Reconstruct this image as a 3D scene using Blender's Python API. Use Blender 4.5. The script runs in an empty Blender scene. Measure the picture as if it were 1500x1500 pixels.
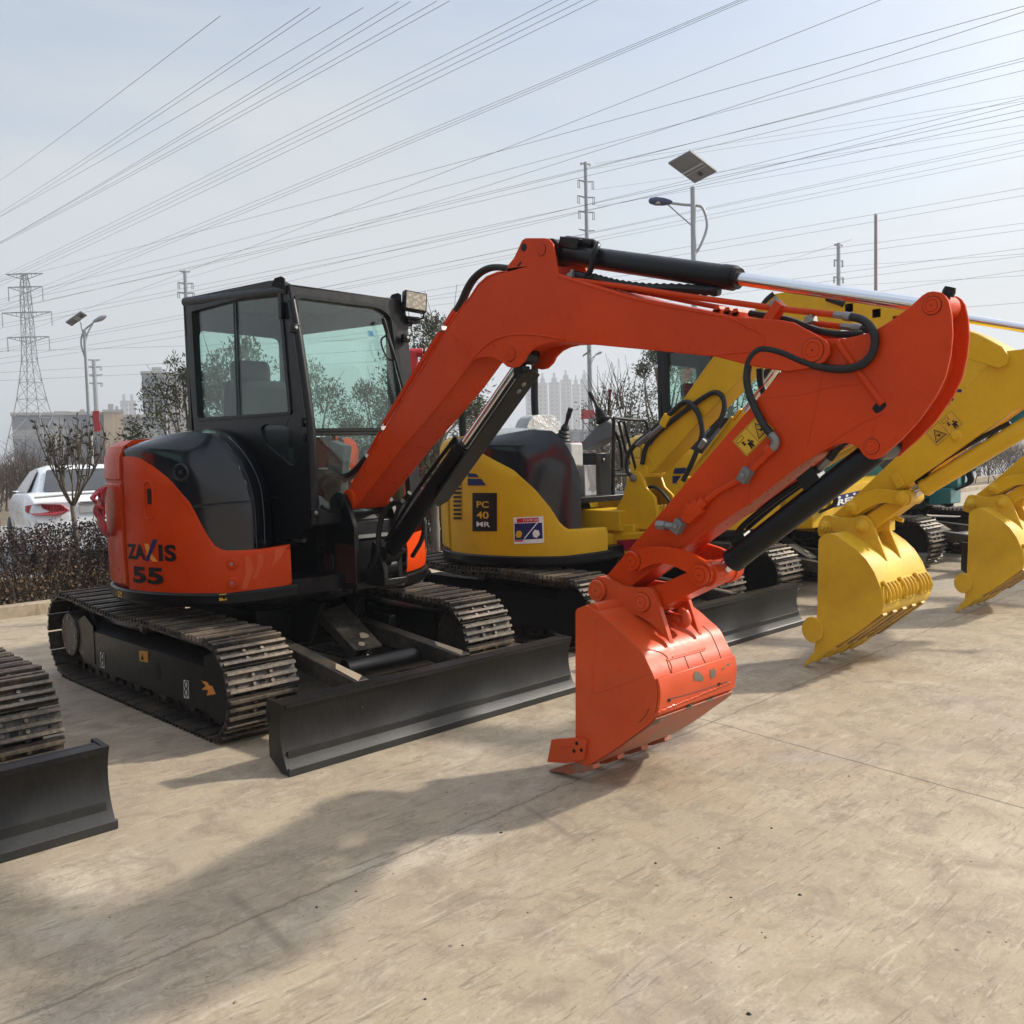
import bpy, bmesh, math, random
from mathutils import Vector, Matrix
from mathutils.geometry import tessellate_polygon
random.seed(7)
S = bpy.context.scene
C = S.collection
PI = math.pi

# ------------------------------------------------------------------ camera
F, YAW, PITCH, ROLL = 1375.8991, 0.7997, -0.0669, -0.0262
CAM = Vector((-3.2067, -5.5845, 1.4898))
cd = Vector((math.cos(YAW)*math.cos(PITCH), math.sin(YAW)*math.cos(PITCH), math.sin(PITCH)))
_r = cd.cross(Vector((0, 0, 1))).normalized(); _u = _r.cross(cd)
cr = _r*math.cos(ROLL) + _u*math.sin(ROLL); cu = -_r*math.sin(ROLL) + _u*math.cos(ROLL)
cam = bpy.data.cameras.new('camera'); co = bpy.data.objects.new('camera', cam); C.objects.link(co)
M = Matrix((cr, cu, -cd)).transposed().to_4x4(); M.translation = CAM
co.matrix_world = M
cam.sensor_width = 36; cam.lens = 36*F/1500; cam.clip_start = 0.05; cam.clip_end = 6000
S.camera = co

# survey helpers: outlines were measured on the planes the real panels lie in
def ray(px):
    return cd + cr*((px[0]-750)/F) - cu*((px[1]-750)/F)
def on(ax, val, px):
    v = ray(px); t = (val-CAM[ax])/v[ax]; return CAM + v*t
def at(px, D):
    v = ray(px); return CAM + v*(D/math.hypot(v[0], v[1]))
def YZ(x, pts):
    return [(p[1], p[2]) for p in (on(0, x, q) for q in pts)]
def PL(x, pts, s=0.0):
    return [p - Vector((s, 0, 0)) for p in (on(0, x, q) for q in pts)]
def onpl(px, P0, N):
    v = ray(px); t = (P0-CAM).dot(N)/v.dot(N); return CAM + v*t
def cyl_hit(px, R):
    v = ray(px); a = v[0]**2+v[1]**2; b = 2*(CAM[0]*v[0]+CAM[1]*v[1]); c = CAM[0]**2+CAM[1]**2-R*R
    t = (-b-math.sqrt(max(0, b*b-4*a*c)))/(2*a); p = CAM+v*t
    return math.degrees(math.atan2(p[1], p[0])) % 360, p[2]

# ------------------------------------------------------------------ materials
def newmat(name):
    m = bpy.data.materials.new(name); m.use_nodes = True
    nt = m.node_tree; b = nt.nodes['Principled BSDF']
    return m, nt, b
def N(nt, typ, **kw):
    n = nt.nodes.new(typ)
    for k, v in kw.items():
        if k.startswith('i_'):
            n.inputs[int(k[2:]) if k[2:].isdigit() else k[2:].replace('_', ' ')].default_value = v
        else: setattr(n, k, v)
    return n
def ramp(nt, fac, stops):
    r = nt.nodes.new('ShaderNodeValToRGB'); cr_ = r.color_ramp
    while len(cr_.elements) < len(stops): cr_.elements.new(0.5)
    for e, (p, c) in zip(cr_.elements, stops):
        e.position = p; e.color = (c, c, c, 1) if isinstance(c, (int, float)) else (*c, 1)
    nt.links.new(fac, r.inputs[0]); return r.outputs[0]
def noise(nt, scale, detail=4, rough=0.6, vec=None, dist=0.0):
    n = nt.nodes.new('ShaderNodeTexNoise'); n.inputs['Scale'].default_value = scale
    n.inputs['Detail'].default_value = detail; n.inputs['Roughness'].default_value = rough; n.inputs['Distortion'].default_value = dist
    if vec is not None: nt.links.new(vec, n.inputs['Vector'])
    return n.outputs['Fac']
def mixc(nt, fac, a, b):
    m = nt.nodes.new('ShaderNodeMix'); m.data_type = 'RGBA'
    for sock, v in ((m.inputs[0], fac), (m.inputs[6], a), (m.inputs[7], b)):
        if isinstance(v, bpy.types.NodeSocket): nt.links.new(v, sock)
        elif isinstance(v, (int, float)): sock.default_value = v
        else: sock.default_value = (*v, 1)
    return m.outputs[2]
def ocoord(nt, scale=None, world=False):
    tc = nt.nodes.new('ShaderNodeNewGeometry' if world else 'ShaderNodeTexCoord')
    v = tc.outputs['Position' if world else 'Object']
    if scale:
        mp = nt.nodes.new('ShaderNodeMapping'); mp.inputs['Scale'].default_value = scale
        nt.links.new(v, mp.inputs[0]); v = mp.outputs[0]
    return v
def bump(nt, b, h, strength=0.2, dist=0.01):
    bp = nt.nodes.new('ShaderNodeBump'); bp.inputs['Strength'].default_value = strength; bp.inputs['Distance'].default_value = dist
    nt.links.new(h, bp.inputs['Height']); nt.links.new(bp.outputs[0], b.inputs['Normal'])

def paint(name, col, rough=0.35, dust=0.25, dustcol=(0.22, 0.17, 0.12), coat=0.3, metallic=0.0, var=0.12, wav=0.0, spec=0.35):
    m, nt, b = newmat(name); b.inputs['Specular IOR Level'].default_value = spec
    v = ocoord(nt)
    n1 = noise(nt, 2.3, 5, 0.6, v); n2 = noise(nt, 22, 6, 0.7, v)
    dark = tuple(c*(1-var) for c in col); lite = tuple(min(1, c*(1+var)) for c in col)
    base = mixc(nt, ramp(nt, n1, [(0.3, 0), (0.7, 1)]), dark, lite)
    d = N(nt, 'ShaderNodeMath', operation='MULTIPLY'); nt.links.new(n1, d.inputs[0]); nt.links.new(n2, d.inputs[1])
    f = ramp(nt, d.outputs[0], [(0.22, 0), (0.5, dust)])
    bc = mixc(nt, f, base, dustcol)
    def scr(scale, w, amt):
        nr = noise(nt, scale, 2, .5, v, 1.5); s_ = N(nt, 'ShaderNodeMath', operation='SUBTRACT'); nt.links.new(nr, s_.inputs[0]); s_.inputs[1].default_value = .5; a_ = N(nt, 'ShaderNodeMath', operation='ABSOLUTE'); nt.links.new(s_.outputs[0], a_.inputs[0])
        k_ = N(nt, 'ShaderNodeMath', operation='MULTIPLY'); nt.links.new(ramp(nt, a_.outputs[0], [(0, amt), (w, 0)]), k_.inputs[0]); nt.links.new(ramp(nt, n1, [(.50, 0), (.62, 1)]), k_.inputs[1]); return k_.outputs[0]
    bc = mixc(nt, scr(7.0, .007, min(.5, dust*4)), bc, tuple(min(1, c*1.1+d*.35) for c, d in zip(col, dustcol)))
    bc = mixc(nt, ramp(nt, noise(nt, 95, 3, .6, v), [(.70, 0), (.76, min(.6, dust*4))]), bc, dustcol)
    nt.links.new(bc, b.inputs['Base Color'])
    nt.links.new(ramp(nt, n2, [(0.3, max(0.05, rough-0.07)), (0.75, min(1, rough+0.13))]), b.inputs['Roughness'])
    b.inputs['Metallic'].default_value = metallic; b.inputs['Coat Weight'].default_value = coat; b.inputs['Coat Roughness'].default_value = 0.15
    n3 = noise(nt, 6, 2, 0.5, v); 
    ad = N(nt, 'ShaderNodeMath', operation='MULTIPLY_ADD'); nt.links.new(n2, ad.inputs[0]); ad.inputs[1].default_value = 0.12; nt.links.new(n3, ad.inputs[2])
    bump(nt, b, ad.outputs[0], 0.10+wav, 0.006)
    return m

ORANGE = paint('orange_paint', (0.52, 0.043, 0.0035), 0.30, 0.05, (0.25, 0.08, 0.04), 0.04, var=.12, spec=.14)
ORANGEW = paint('worn_orange_paint', (0.54, 0.062, 0.010), 0.40, 0.22, (0.36, 0.13, 0.08), 0.08, var=0.18, wav=0.15, spec=.3)
YELLOW = paint('yellow_paint', (0.62, 0.365, 0.008), 0.38, 0.12, (0.26, 0.16, 0.05), 0.06, spec=.22)
YELLOWW = paint('worn_yellow_paint', (0.62, 0.38, 0.018), 0.45, 0.30, (0.32, 0.22, 0.08), 0.05, var=0.2, wav=0.15, spec=.28)
TEAL = paint('teal_paint', (0.012, 0.16, 0.18), 0.35, 0.12)
BLACK = paint('black_paint', (0.005, 0.0052, 0.006), 0.32, 0.04, (0.04, 0.036, 0.03), 0.04, spec=.2)
HOOD = paint('hood_black_paint', (0.007, 0.008, 0.012), 0.15, 0.04, (0.05, 0.05, 0.05), 0.5, spec=.35)
CABGREY = paint('cab_dark_grey', (0.009, 0.0092, 0.0102), 0.34, 0.10, (0.05, 0.047, 0.045), 0.05, spec=.22)
CLAMP = paint('clamp_grey', (0.15, 0.15, 0.155), .5, .3, (.1, .085, .07), 0)
DARKRED = paint('dark_red_primer', (0.03, 0.006, 0.006), 0.45, 0.2)
PLASTIC = paint('black_plastic', (0.018, 0.018, 0.019), 0.55, 0.2, (0.09, 0.085, 0.08), 0.0)
RUBBER = paint('black_rubber_hose', (0.010, 0.010, 0.011), 0.50, 0.35, (0.06, 0.055, 0.05), 0.0)
WHITEP = paint('white_paint', (0.78, 0.79, 0.80), 0.25, 0.06, (0.45, 0.43, 0.40), 0.6)
GREYP = paint('grey_galvanised', (0.34, 0.355, 0.37), 0.45, 0.15, metallic=0.3, coat=0)
REDP = paint('red_paint', (0.45, 0.012, 0.018), 0.4, 0.1)
CHROME, nt, b = newmat('chrome_rod'); b.inputs['Base Color'].default_value = (0.75, 0.76, 0.78, 1); b.inputs['Metallic'].default_value = 1
nt.links.new(ramp(nt, noise(nt, 30, 4, 0.7, ocoord(nt)), [(0.3, 0.10), (0.8, 0.28)]), b.inputs['Roughness'])
STEEL = paint('zinc_steel', (0.24, 0.235, 0.225), 0.42, 0.4, (0.13, 0.11, 0.09), 0, metallic=0.7)

def track_mat(name, a, bcol, rough):
    m, nt, b = newmat(name); v = ocoord(nt)
    n1 = noise(nt, 5, 6, 0.7, v); n2 = noise(nt, 45, 6, 0.75, v)
    mx = N(nt, 'ShaderNodeMath', operation='MULTIPLY_ADD'); nt.links.new(n1, mx.inputs[0]); mx.inputs[1].default_value = 0.6
    ml = N(nt, 'ShaderNodeMath', operation='MULTIPLY'); nt.links.new(n2, ml.inputs[0]); ml.inputs[1].default_value = 0.45; nt.links.new(ml.outputs[0], mx.inputs[2])
    nt.links.new(mixc(nt, ramp(nt, mx.outputs[0], [(0.46, 0), (0.66, 1)]), a, bcol), b.inputs['Base Color'])
    b.inputs['Roughness'].default_value = rough; b.inputs['Metallic'].default_value = 0.25
    bump(nt, b, n2, 0.35, 0.006); return m
SCRAPED = track_mat('scraped_orange_steel', (.42, .075, .025), (.24, .16, .11), .5)
SCRAPEDY = track_mat('scraped_yellow_steel', (.42, .25, .03), (.16, .12, .07), .55)
SHOE = track_mat('track_shoe_steel', (0.022, 0.021, 0.020), (0.12, 0.09, 0.062), 0.5)
GROUSER = track_mat('worn_grouser_steel', (0.07, 0.06, 0.05), (0.24, 0.185, 0.13), 0.55)
WORN = track_mat('worn_black_frame', (0.018, 0.018, 0.018), (0.10, 0.08, 0.06), 0.42)

# dozer blade: black paint rubbed to bare grey, vertical streaks, pits; sky sheen painted in as paler grey low down
BLADE, nt, b = newmat('scuffed_blade_steel'); v = ocoord(nt)
st = noise(nt, 9, 5, 0.7, ocoord(nt, (6, 6, 0.8))); n1 = noise(nt, 2.2, 5, 0.6, v); sp = noise(nt, 70, 3, 0.6, v)
geo = ocoord(nt); sep = N(nt, 'ShaderNodeSeparateXYZ'); nt.links.new(geo, sep.inputs[0])
low = N(nt, 'ShaderNodeMapRange'); nt.links.new(sep.outputs[2], low.inputs[0]); low.inputs[1].default_value = 0.36; low.inputs[2].default_value = 0.02
lm = N(nt, 'ShaderNodeMath', operation='MULTIPLY'); nt.links.new(low.outputs[0], lm.inputs[0]); nt.links.new(n1, lm.inputs[1])
c0 = mixc(nt, ramp(nt, st, [(0.4, 0), (0.75, 0.5)]), (0.008, 0.008, 0.008), (0.028, 0.026, 0.024))
c1 = mixc(nt, ramp(nt, lm.outputs[0], [(0.16, 0), (0.52, 0.75)]), c0, (0.045, 0.045, 0.045))
c2 = mixc(nt, ramp(nt, sp, [(0.72, 0), (0.78, 0.7)]), c1, (0.25, 0.23, 0.2))
nt.links.new(c2, b.inputs['Base Color']); b.inputs['Roughness'].default_value = 0.42; b.inputs['Metallic'].default_value = 0.15; b.inputs['Specular IOR Level'].default_value = .3
bump(nt, b, sp, 0.15, 0.004)

def flat(name, col, rough=0.5, metallic=0.0, emit=None):
    m, nt, b = newmat(name); b.inputs['Specular IOR Level'].default_value = .2; b.inputs['Roughness'].default_value = rough; b.inputs['Metallic'].default_value = metallic
    v = ocoord(nt); n = noise(nt, 14, 4, 0.6, v)
    nt.links.new(mixc(nt, ramp(nt, n, [(0.3, 0), (0.7, 1)]), tuple(c*0.88 for c in col), tuple(min(1, c*1.08) for c in col)), b.inputs['Base Color'])
    return m
INK = flat('black_ink', (0.010, 0.010, 0.010)); WHITE = flat('white_print', (0.72, 0.72, 0.70)); DECALY = flat('yellow_decal', (0.62, 0.36, 0.03), 0.4)
NAVY = flat('navy_print', (0.014, 0.02, 0.10)); ORG2 = flat('pale_orange_print', (0.75, 0.30, 0.06)); DKRED = flat('crimson_print', (0.30, 0.01, 0.03)); REDPR = flat('red_print', (0.5, 0.02, 0.03))
SLASH = flat('light_orange_stripe', (0.60, 0.085, 0.022), 0.35); MUD = flat('dried_mud', (0.30, 0.24, 0.17), 0.9); BARE = flat('bare_steel_patch', (0.13, 0.12, 0.085), 0.7)
SEATC = flat('dark_seat_fabric', (0.02, 0.022, 0.024), 0.8); GREYPL = flat('grey_console_plastic', (0.16, 0.165, 0.165), 0.5); LIGHTGREY = flat('light_grey_panel', (0.42, 0.42, 0.41), 0.5)
LENS, nt, b = newmat('lamp_lens'); b.inputs['Roughness'].default_value = 0.15; b.inputs['Coat Weight'].default_value = 0.8
vo = N(nt, 'ShaderNodeTexVoronoi', i_Scale=55.0); nt.links.new(ocoord(nt), vo.inputs['Vector'])
nt.links.new(mixc(nt, ramp(nt, vo.outputs['Distance'], [(0.1, 0), (0.6, 1)]), (0.62, 0.56, 0.42), (0.30, 0.26, 0.19)), b.inputs['Base Color'])
TAIL, nt, b = newmat('red_tail_lamp'); b.inputs['Roughness'].default_value = 0.12; b.inputs['Coat Weight'].default_value = 1
wv = N(nt, 'ShaderNodeTexWave', i_Scale=9.0, i_Distortion=3.0); nt.links.new(ocoord(nt), wv.inputs['Vector'])
nt.links.new(mixc(nt, wv.outputs['Fac'], (0.20, 0.004, 0.010), (0.50, 0.02, 0.03)), b.inputs['Base Color'])
PLASTICWRAP, nt, b = newmat('clear_seat_cover'); b.inputs['Base Color'].default_value = (0.55, 0.56, 0.57, 1); b.inputs['Roughness'].default_value = 0.2; b.inputs['Coat Weight'].default_value = 0.6
bump(nt, b, noise(nt, 9, 5, 0.65, ocoord(nt), 1.5), 0.9, 0.04)
RIBBON, nt, b = newmat('red_satin_ribbon'); b.inputs['Base Color'].default_value = (0.50, 0.008, 0.02, 1); b.inputs['Roughness'].default_value = 0.35; b.inputs['Sheen Weight'].default_value = 0.3

def glass(name, tint, rough=0.02, keep=0.9, dirt=0.08):
    m = bpy.data.materials.new(name); m.use_nodes = True; nt = m.node_tree
    for n in list(nt.nodes): nt.nodes.remove(n)
    out = N(nt, 'ShaderNodeOutputMaterial'); tr = N(nt, 'ShaderNodeBsdfTransparent'); tr.inputs[0].default_value = (*tint, 1)
    gl = N(nt, 'ShaderNodeBsdfGlossy'); gl.inputs['Roughness'].default_value = rough
    fr = N(nt, 'ShaderNodeFresnel'); mx = N(nt, 'ShaderNodeMixShader'); ge = N(nt, 'ShaderNodeNewGeometry'); io = N(nt, 'ShaderNodeMath', operation='MULTIPLY_ADD')
    nt.links.new(ge.outputs['Backfacing'], io.inputs[0]); io.inputs[1].default_value = 1/1.5-1.5; io.inputs[2].default_value = 1.5; nt.links.new(io.outputs[0], fr.inputs[0])
    nt.links.new(fr.outputs[0], mx.inputs[0]); nt.links.new(tr.outputs[0], mx.inputs[1]); nt.links.new(gl.outputs[0], mx.inputs[2])
    df = N(nt, 'ShaderNodeBsdfDiffuse'); df.inputs[0].default_value = (0.35, 0.37, 0.35, 1); m2 = N(nt, 'ShaderNodeMixShader')
    nt.links.new(ramp(nt, noise(nt, 3.5, 6, 0.7, ocoord(nt)), [(0.4, dirt*0.3), (0.75, dirt*1.8)]), m2.inputs[0])
    nt.links.new(mx.outputs[0], m2.inputs[1]); nt.links.new(df.outputs[0], m2.inputs[2]); nt.links.new(m2.outputs[0], out.inputs[0])
    return m
GLASS = glass('tinted_cab_glass', (0.86, 0.955, 0.92), dirt=0.014)
GLASSD = glass('dark_tinted_glass', (0.20, 0.27, 0.27), dirt=0.06)
CARGLASS, nt, b = newmat('car_rear_glass'); b.inputs['Base Color'].default_value = (0.09, 0.095, 0.10, 1); b.inputs['Roughness'].default_value = 0.08; b.inputs['Coat Weight'].default_value = 1
nt.links.new(mixc(nt, noise(nt, 2, 3, .5, ocoord(nt)), (0.03, 0.032, 0.034), (0.07, 0.072, 0.075)), b.inputs['Base Color']); b.inputs['Coat Weight'].default_value = .2; b.inputs['Specular IOR Level'].default_value = .3

# ------------------------------------------------------------------ mesh helpers
def spline(pts, per=8):
    P = [Vector(p) for p in pts]
    if len(P) < 3: return P
    out = []
    for i in range(len(P)-1):
        p0 = P[i-1] if i else P[0]*2-P[1]; p1 = P[i]; p2 = P[i+1]; p3 = P[i+2] if i+2 < len(P) else P[-1]*2-P[-2]
        for k in range(per):
            t = k/per
            out.append(0.5*((2*p1)+(p2-p0)*t+(2*p0-5*p1+4*p2-p3)*t*t+(3*p1-p0-3*p2+p3)*t*t*t))
    out.append(P[-1]); return out
def arc(c, r, a0, a1, n):
    return [(c[0]+r*math.cos(math.radians(a0+(a1-a0)*i/n)), c[1]+r*math.sin(math.radians(a0+(a1-a0)*i/n))) for i in range(n+1)]
def rounded(pts, r, n=5):
    out = []; k = len(pts); rr = r if isinstance(r, (list, tuple)) else [r]*k
    for i in range(k):
        p = Vector(pts[i]); a = Vector(pts[i-1])-p; b_ = Vector(pts[(i+1) % k])-p
        d = min(rr[i], a.length*0.48, b_.length*0.48)
        if d < 1e-5: out.append(tuple(p)); continue
        A = p+a.normalized()*d; B = p+b_.normalized()*d
        for j in range(n+1):
            t = j/n; q = A*(1-t)**2+p*2*t*(1-t)+B*t*t; out.append(tuple(q))
    return out

class MB:
    def __init__(s): s.v = []; s.f = []; s.m = []; s.mats = []
    def mi(s, mat):
        if mat not in s.mats: s.mats.append(mat)
        return s.mats.index(mat)
    def add(s, vs, fs, mat):
        o = len(s.v); s.v += [Vector(p) for p in vs]; i = s.mi(mat)
        for f in fs: s.f.append([o+k for k in f]); s.m.append(i)
    def box(s, c, size, mat, R=None):
        c = Vector(c); h = Vector(size)/2; vs = []
        for x in (-1, 1):
            for y in (-1, 1):
                for z in (-1, 1):
                    p = Vector((x*h.x, y*h.y, z*h.z)); vs.append(c+(R @ p if R else p))
        s.add(vs, [(0, 1, 3, 2), (4, 6, 7, 5), (0, 4, 5, 1), (2, 3, 7, 6), (0, 2, 6, 4), (1, 5, 7, 3)], mat)
    def prism3(s, loops, off, mat, capmat=None):
        """loops: outer loop and holes as 3D points in one plane, swept by the vector off"""
        loops = [[Vector(p) for p in l] for l in loops]; off = Vector(off)
        flatl = [p for l in loops for p in l]; n = len(flatl)
        if len(loops) == 1 and len(loops[0]) <= 4: tris = [tuple(range(n))]
        else: tris = tessellate_polygon(loops)
        fs = [tuple(t) for t in tris]
        nf = sum(((flatl[t[1]]-flatl[t[0]]).cross(flatl[t[2]]-flatl[t[0]]) for t in fs), Vector())
        if nf.dot(off) > 0: fs = [tuple(reversed(t)) for t in fs]
        s.add(flatl, fs, capmat or mat)
        s.add([p+off for p in flatl], [tuple(reversed(t)) for t in fs], capmat or mat)
        o = 0
        for l in loops:
            k = len(l); q = []
            for i in range(k):
                j = (i+1) % k; q.append((o+i, o+j, n+o+j, n+o+i))
            s.add(flatl+[p+off for p in flatl], q, mat); o += k
    def prism(s, poly, x0, x1, mat, holes=(), axis=0):
        def up(p):
            return Vector((x0, p[0], p[1])) if axis == 0 else Vector((p[0], x0, p[1])) if axis == 1 else Vector((p[0], p[1], x0))
        off = Vector((0, 0, 0)); off[axis] = x1-x0
        s.prism3([[up(p) for p in poly]]+[[up(p) for p in h] for h in holes], off, mat)
    def tube(s, pts, r, mat, n=10, per=8, smooth=True, caps=True, ripple=0.0):
        P = spline(pts, per) if smooth else [Vector(p) for p in pts]
        Tn = [(P[min(i+1, len(P)-1)]-P[max(i-1, 0)]).normalized() for i in range(len(P))]
        a = Vector((0, 0, 1)) if abs(Tn[0].z) < 0.9 else Vector((1, 0, 0)); u = Tn[0].cross(a).normalized(); vs = []; fs = []
        for i, p in enumerate(P):
            u = (u-Tn[i]*u.dot(Tn[i])).normalized(); w = Tn[i].cross(u)
            rr = (r[min(i*len(r)//len(P), len(r)-1)] if isinstance(r, list) else r)*(1+(ripple if i % 2 else -ripple))
            for k in range(n):
                t = 2*PI*k/n; vs.append(p+(u*math.cos(t)+w*math.sin(t))*rr)
        for i in range(len(P)-1):
            for k in range(n): fs.append((i*n+k, i*n+(k+1) % n, (i+1)*n+(k+1) % n, (i+1)*n+k))
        if caps: fs += [tuple(reversed(range(n))), tuple((len(P)-1)*n+k for k in range(n))]
        s.add(vs, fs, mat)
    def cyl(s, p0, p1, r0, mat, r1=None, n=24):
        p0 = Vector(p0); p1 = Vector(p1); s.lathe(p0, p1-p0, [(r0, 0), (r0 if r1 is None else r1, 1)], mat, n)
    def lathe(s, p0, ax, prof, mat, n=24):
        """prof: (radius, fraction along ax)"""
        p0 = Vector(p0); ax = Vector(ax); T = ax.normalized(); a = Vector((0, 0, 1)) if abs(T.z) < 0.9 else Vector((1, 0, 0))
        u = T.cross(a).normalized(); w = T.cross(u); vs = []; fs = []
        for r, t in prof:
            for k in range(n):
                q = 2*PI*k/n; vs.append(p0+ax*t+(u*math.cos(q)+w*math.sin(q))*r)
        for i in range(len(prof)-1):
            for k in range(n): fs.append((i*n+k, i*n+(k+1) % n, (i+1)*n+(k+1) % n, (i+1)*n+k))
        fs += [tuple(reversed(range(n))), tuple((len(prof)-1)*n+k for k in range(n))]
        s.add(vs, fs, mat)
    def pin(s, x, y, z, r, d, mat):
        """a pin head on a side plate: outer collar, groove and a centre dimple, facing -X"""
        s.lathe((x+0.004, y, z), (-0.0048, 0, 0), [(r+.0022, 0), (r+.0022, 1)], INK, 22)
        s.lathe((x+0.004, y, z), (-d-0.004, 0, 0), [(r, 0), (r, .75), (r*.93, 1), (r*.70, 1.0), (r*.66, .8), (r*.62, 1.05), (r*.1, 1.08)], mat, 22); s.cyl((x-d*1.1, y, z), (x-d*1.12-.0006, y, z), r*.09, INK, n=8)
    def quad(s, a, b_, c, d, mat): s.add([a, b_, c, d], [(0, 1, 2, 3)], mat)
    def build(s, name, parent=None, bevel=0.0, angle=35, seg=2, smooth=True):
        me = bpy.data.meshes.new(name); me.from_pydata([tuple(v) for v in s.v], [], s.f)
        for m in s.mats: me.materials.append(m)
        me.polygons.foreach_set('material_index', s.m)
        bm = bmesh.new(); bm.from_mesh(me); bmesh.ops.remove_doubles(bm, verts=bm.verts, dist=0.00005)
        bmesh.ops.recalc_face_normals(bm, faces=bm.faces) if bevel or smooth else None
        bm.to_mesh(me); bm.free()
        if smooth:
            me.polygons.foreach_set('use_smooth', [True]*len(me.polygons)); me.set_sharp_from_angle(angle=math.radians(angle))
        o = bpy.data.objects.new(name, me); C.objects.link(o)
        if parent: o.parent = parent
        if bevel:
            b_ = o.modifiers.new('bevel', 'BEVEL'); b_.width = bevel; b_.segments = seg; b_.limit_method = 'ANGLE'; b_.angle_limit = math.radians(40); b_.harden_normals = False
        return o

def root(name, label, cat, loc=(0, 0, 0), group=None, rz=0):
    o = bpy.data.objects.new(name, None); C.objects.link(o); o.location = loc; o.rotation_euler = (0, 0, rz)
    o.empty_display_size = 0.2
    o['label'] = label; o['category'] = cat
    if group: o['group'] = group
    return o
def tag(o, label, cat, group=None, kind=None):
    if label: o['label'] = label
    if cat: o['category'] = cat
    if group: o['group'] = group
    if kind: o['kind'] = kind
    return o
def lab(o, l): o['label'] = l; return o
def copy_tree(o, parent=None):
    c = o.copy(); C.objects.link(c); c.parent = parent
    for ch in list(o.children): copy_tree(ch, c)
    return c

def text_mesh(body, bold=0.0, spacing=1.0, shear=0.0):
    cu_ = bpy.data.curves.new('t', 'FONT'); cu_.body = body; cu_.size = 1; cu_.offset = bold; cu_.space_character = spacing; cu_.shear = shear
    cu_.resolution_u = 4
    ob = bpy.data.objects.new('t', cu_); C.objects.link(ob)
    dg = bpy.context.evaluated_depsgraph_get(); me = bpy.data.meshes.new_from_object(ob.evaluated_get(dg))
    vs = [v.co.copy() for v in me.vertices]; fs = [tuple(p.vertices) for p in me.polygons]
    bpy.data.objects.remove(ob); bpy.data.curves.remove(cu_); bpy.data.meshes.remove(me)
    xs = [v.x for v in vs]; ys = [v.y for v in vs]; x0, x1, y0, y1 = min(xs), max(xs), min(ys), max(ys)
    return [((v.x-x0)/(x1-x0), (v.y-y0)/(y1-y0)) for v in vs], fs
def text_on(mb, body, mat, corner, U, V, bold=0.0, spacing=1.0, shear=0.0, lift=0.0):
    """fits the text in the parallelogram corner + u*U + v*V"""
    uv, fs = text_mesh(body, bold, spacing, shear); c = Vector(corner); U = Vector(U); V = Vector(V); n = U.cross(V).normalized()*lift
    mb.add([c+U*a+V*b_+n for a, b_ in uv], fs, mat)
def cyl_patch(mb, quad, R, mat, n=8):
    """quad: four (angle, z) corners; a sticker wrapped round the curved side"""
    vs = []; fs = []
    for i in range(n+1):
        f = i/n
        for (a, b_) in ((0, 1), (3, 2)):
            an = math.radians(quad[a][0]+(quad[b_][0]-quad[a][0])*f); z = quad[a][1]+(quad[b_][1]-quad[a][1])*f; vs.append((R*math.cos(an), R*math.sin(an), z))
    for i in range(n): fs.append((2*i, 2*i+2, 2*i+3, 2*i+1))
    mb.add(vs, fs, mat)
def text_cyl(mb, body, mat, a0, z0, a1, z1, R, bold=0.0, spacing=1.0, cx=0.0):
    uv, fs = text_mesh(body, bold, spacing); vs = []
    for u, w in uv:
        a = math.radians(a0+(a1-a0)*u); vs.append(Vector((R*math.cos(a), R*math.sin(a), z0+(z1-z0)*w)))
    mb.add(vs, fs, mat)
from mathutils.bvhtree import BVHTree
def tree_of(*objs):
    vs = []; fs = []
    for o in objs:
        k = len(vs); mw = o.matrix_world if not o.parent else (o.parent.matrix_basis @ o.matrix_basis)
        vs += [mw @ v.co for v in o.data.vertices]; fs += [[k+i for i in p.vertices] for p in o.data.polygons]
    return BVHTree.FromPolygons(vs, fs)
def decal(tree, pxs, name, parent, mat, lift=0.003, s=0.0):
    """a sticker or mark lying on the surface, its outline given by measured corner points"""
    out = []
    for q in pxs:
        h = tree.ray_cast(CAM, ray(q).normalized())
        if h[0] is None: return None
        n = h[1] if h[1].dot(ray(q)) < 0 else -h[1]
        out.append(h[0]+n*lift-Vector((s, 0, 0)))
    mb = MB(); fs = [tuple(range(len(out)))] if len(out) <= 4 else tessellate_polygon([out])
    mb.add(out, fs, mat); return mb.build(name, parent, smooth=False)

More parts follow.
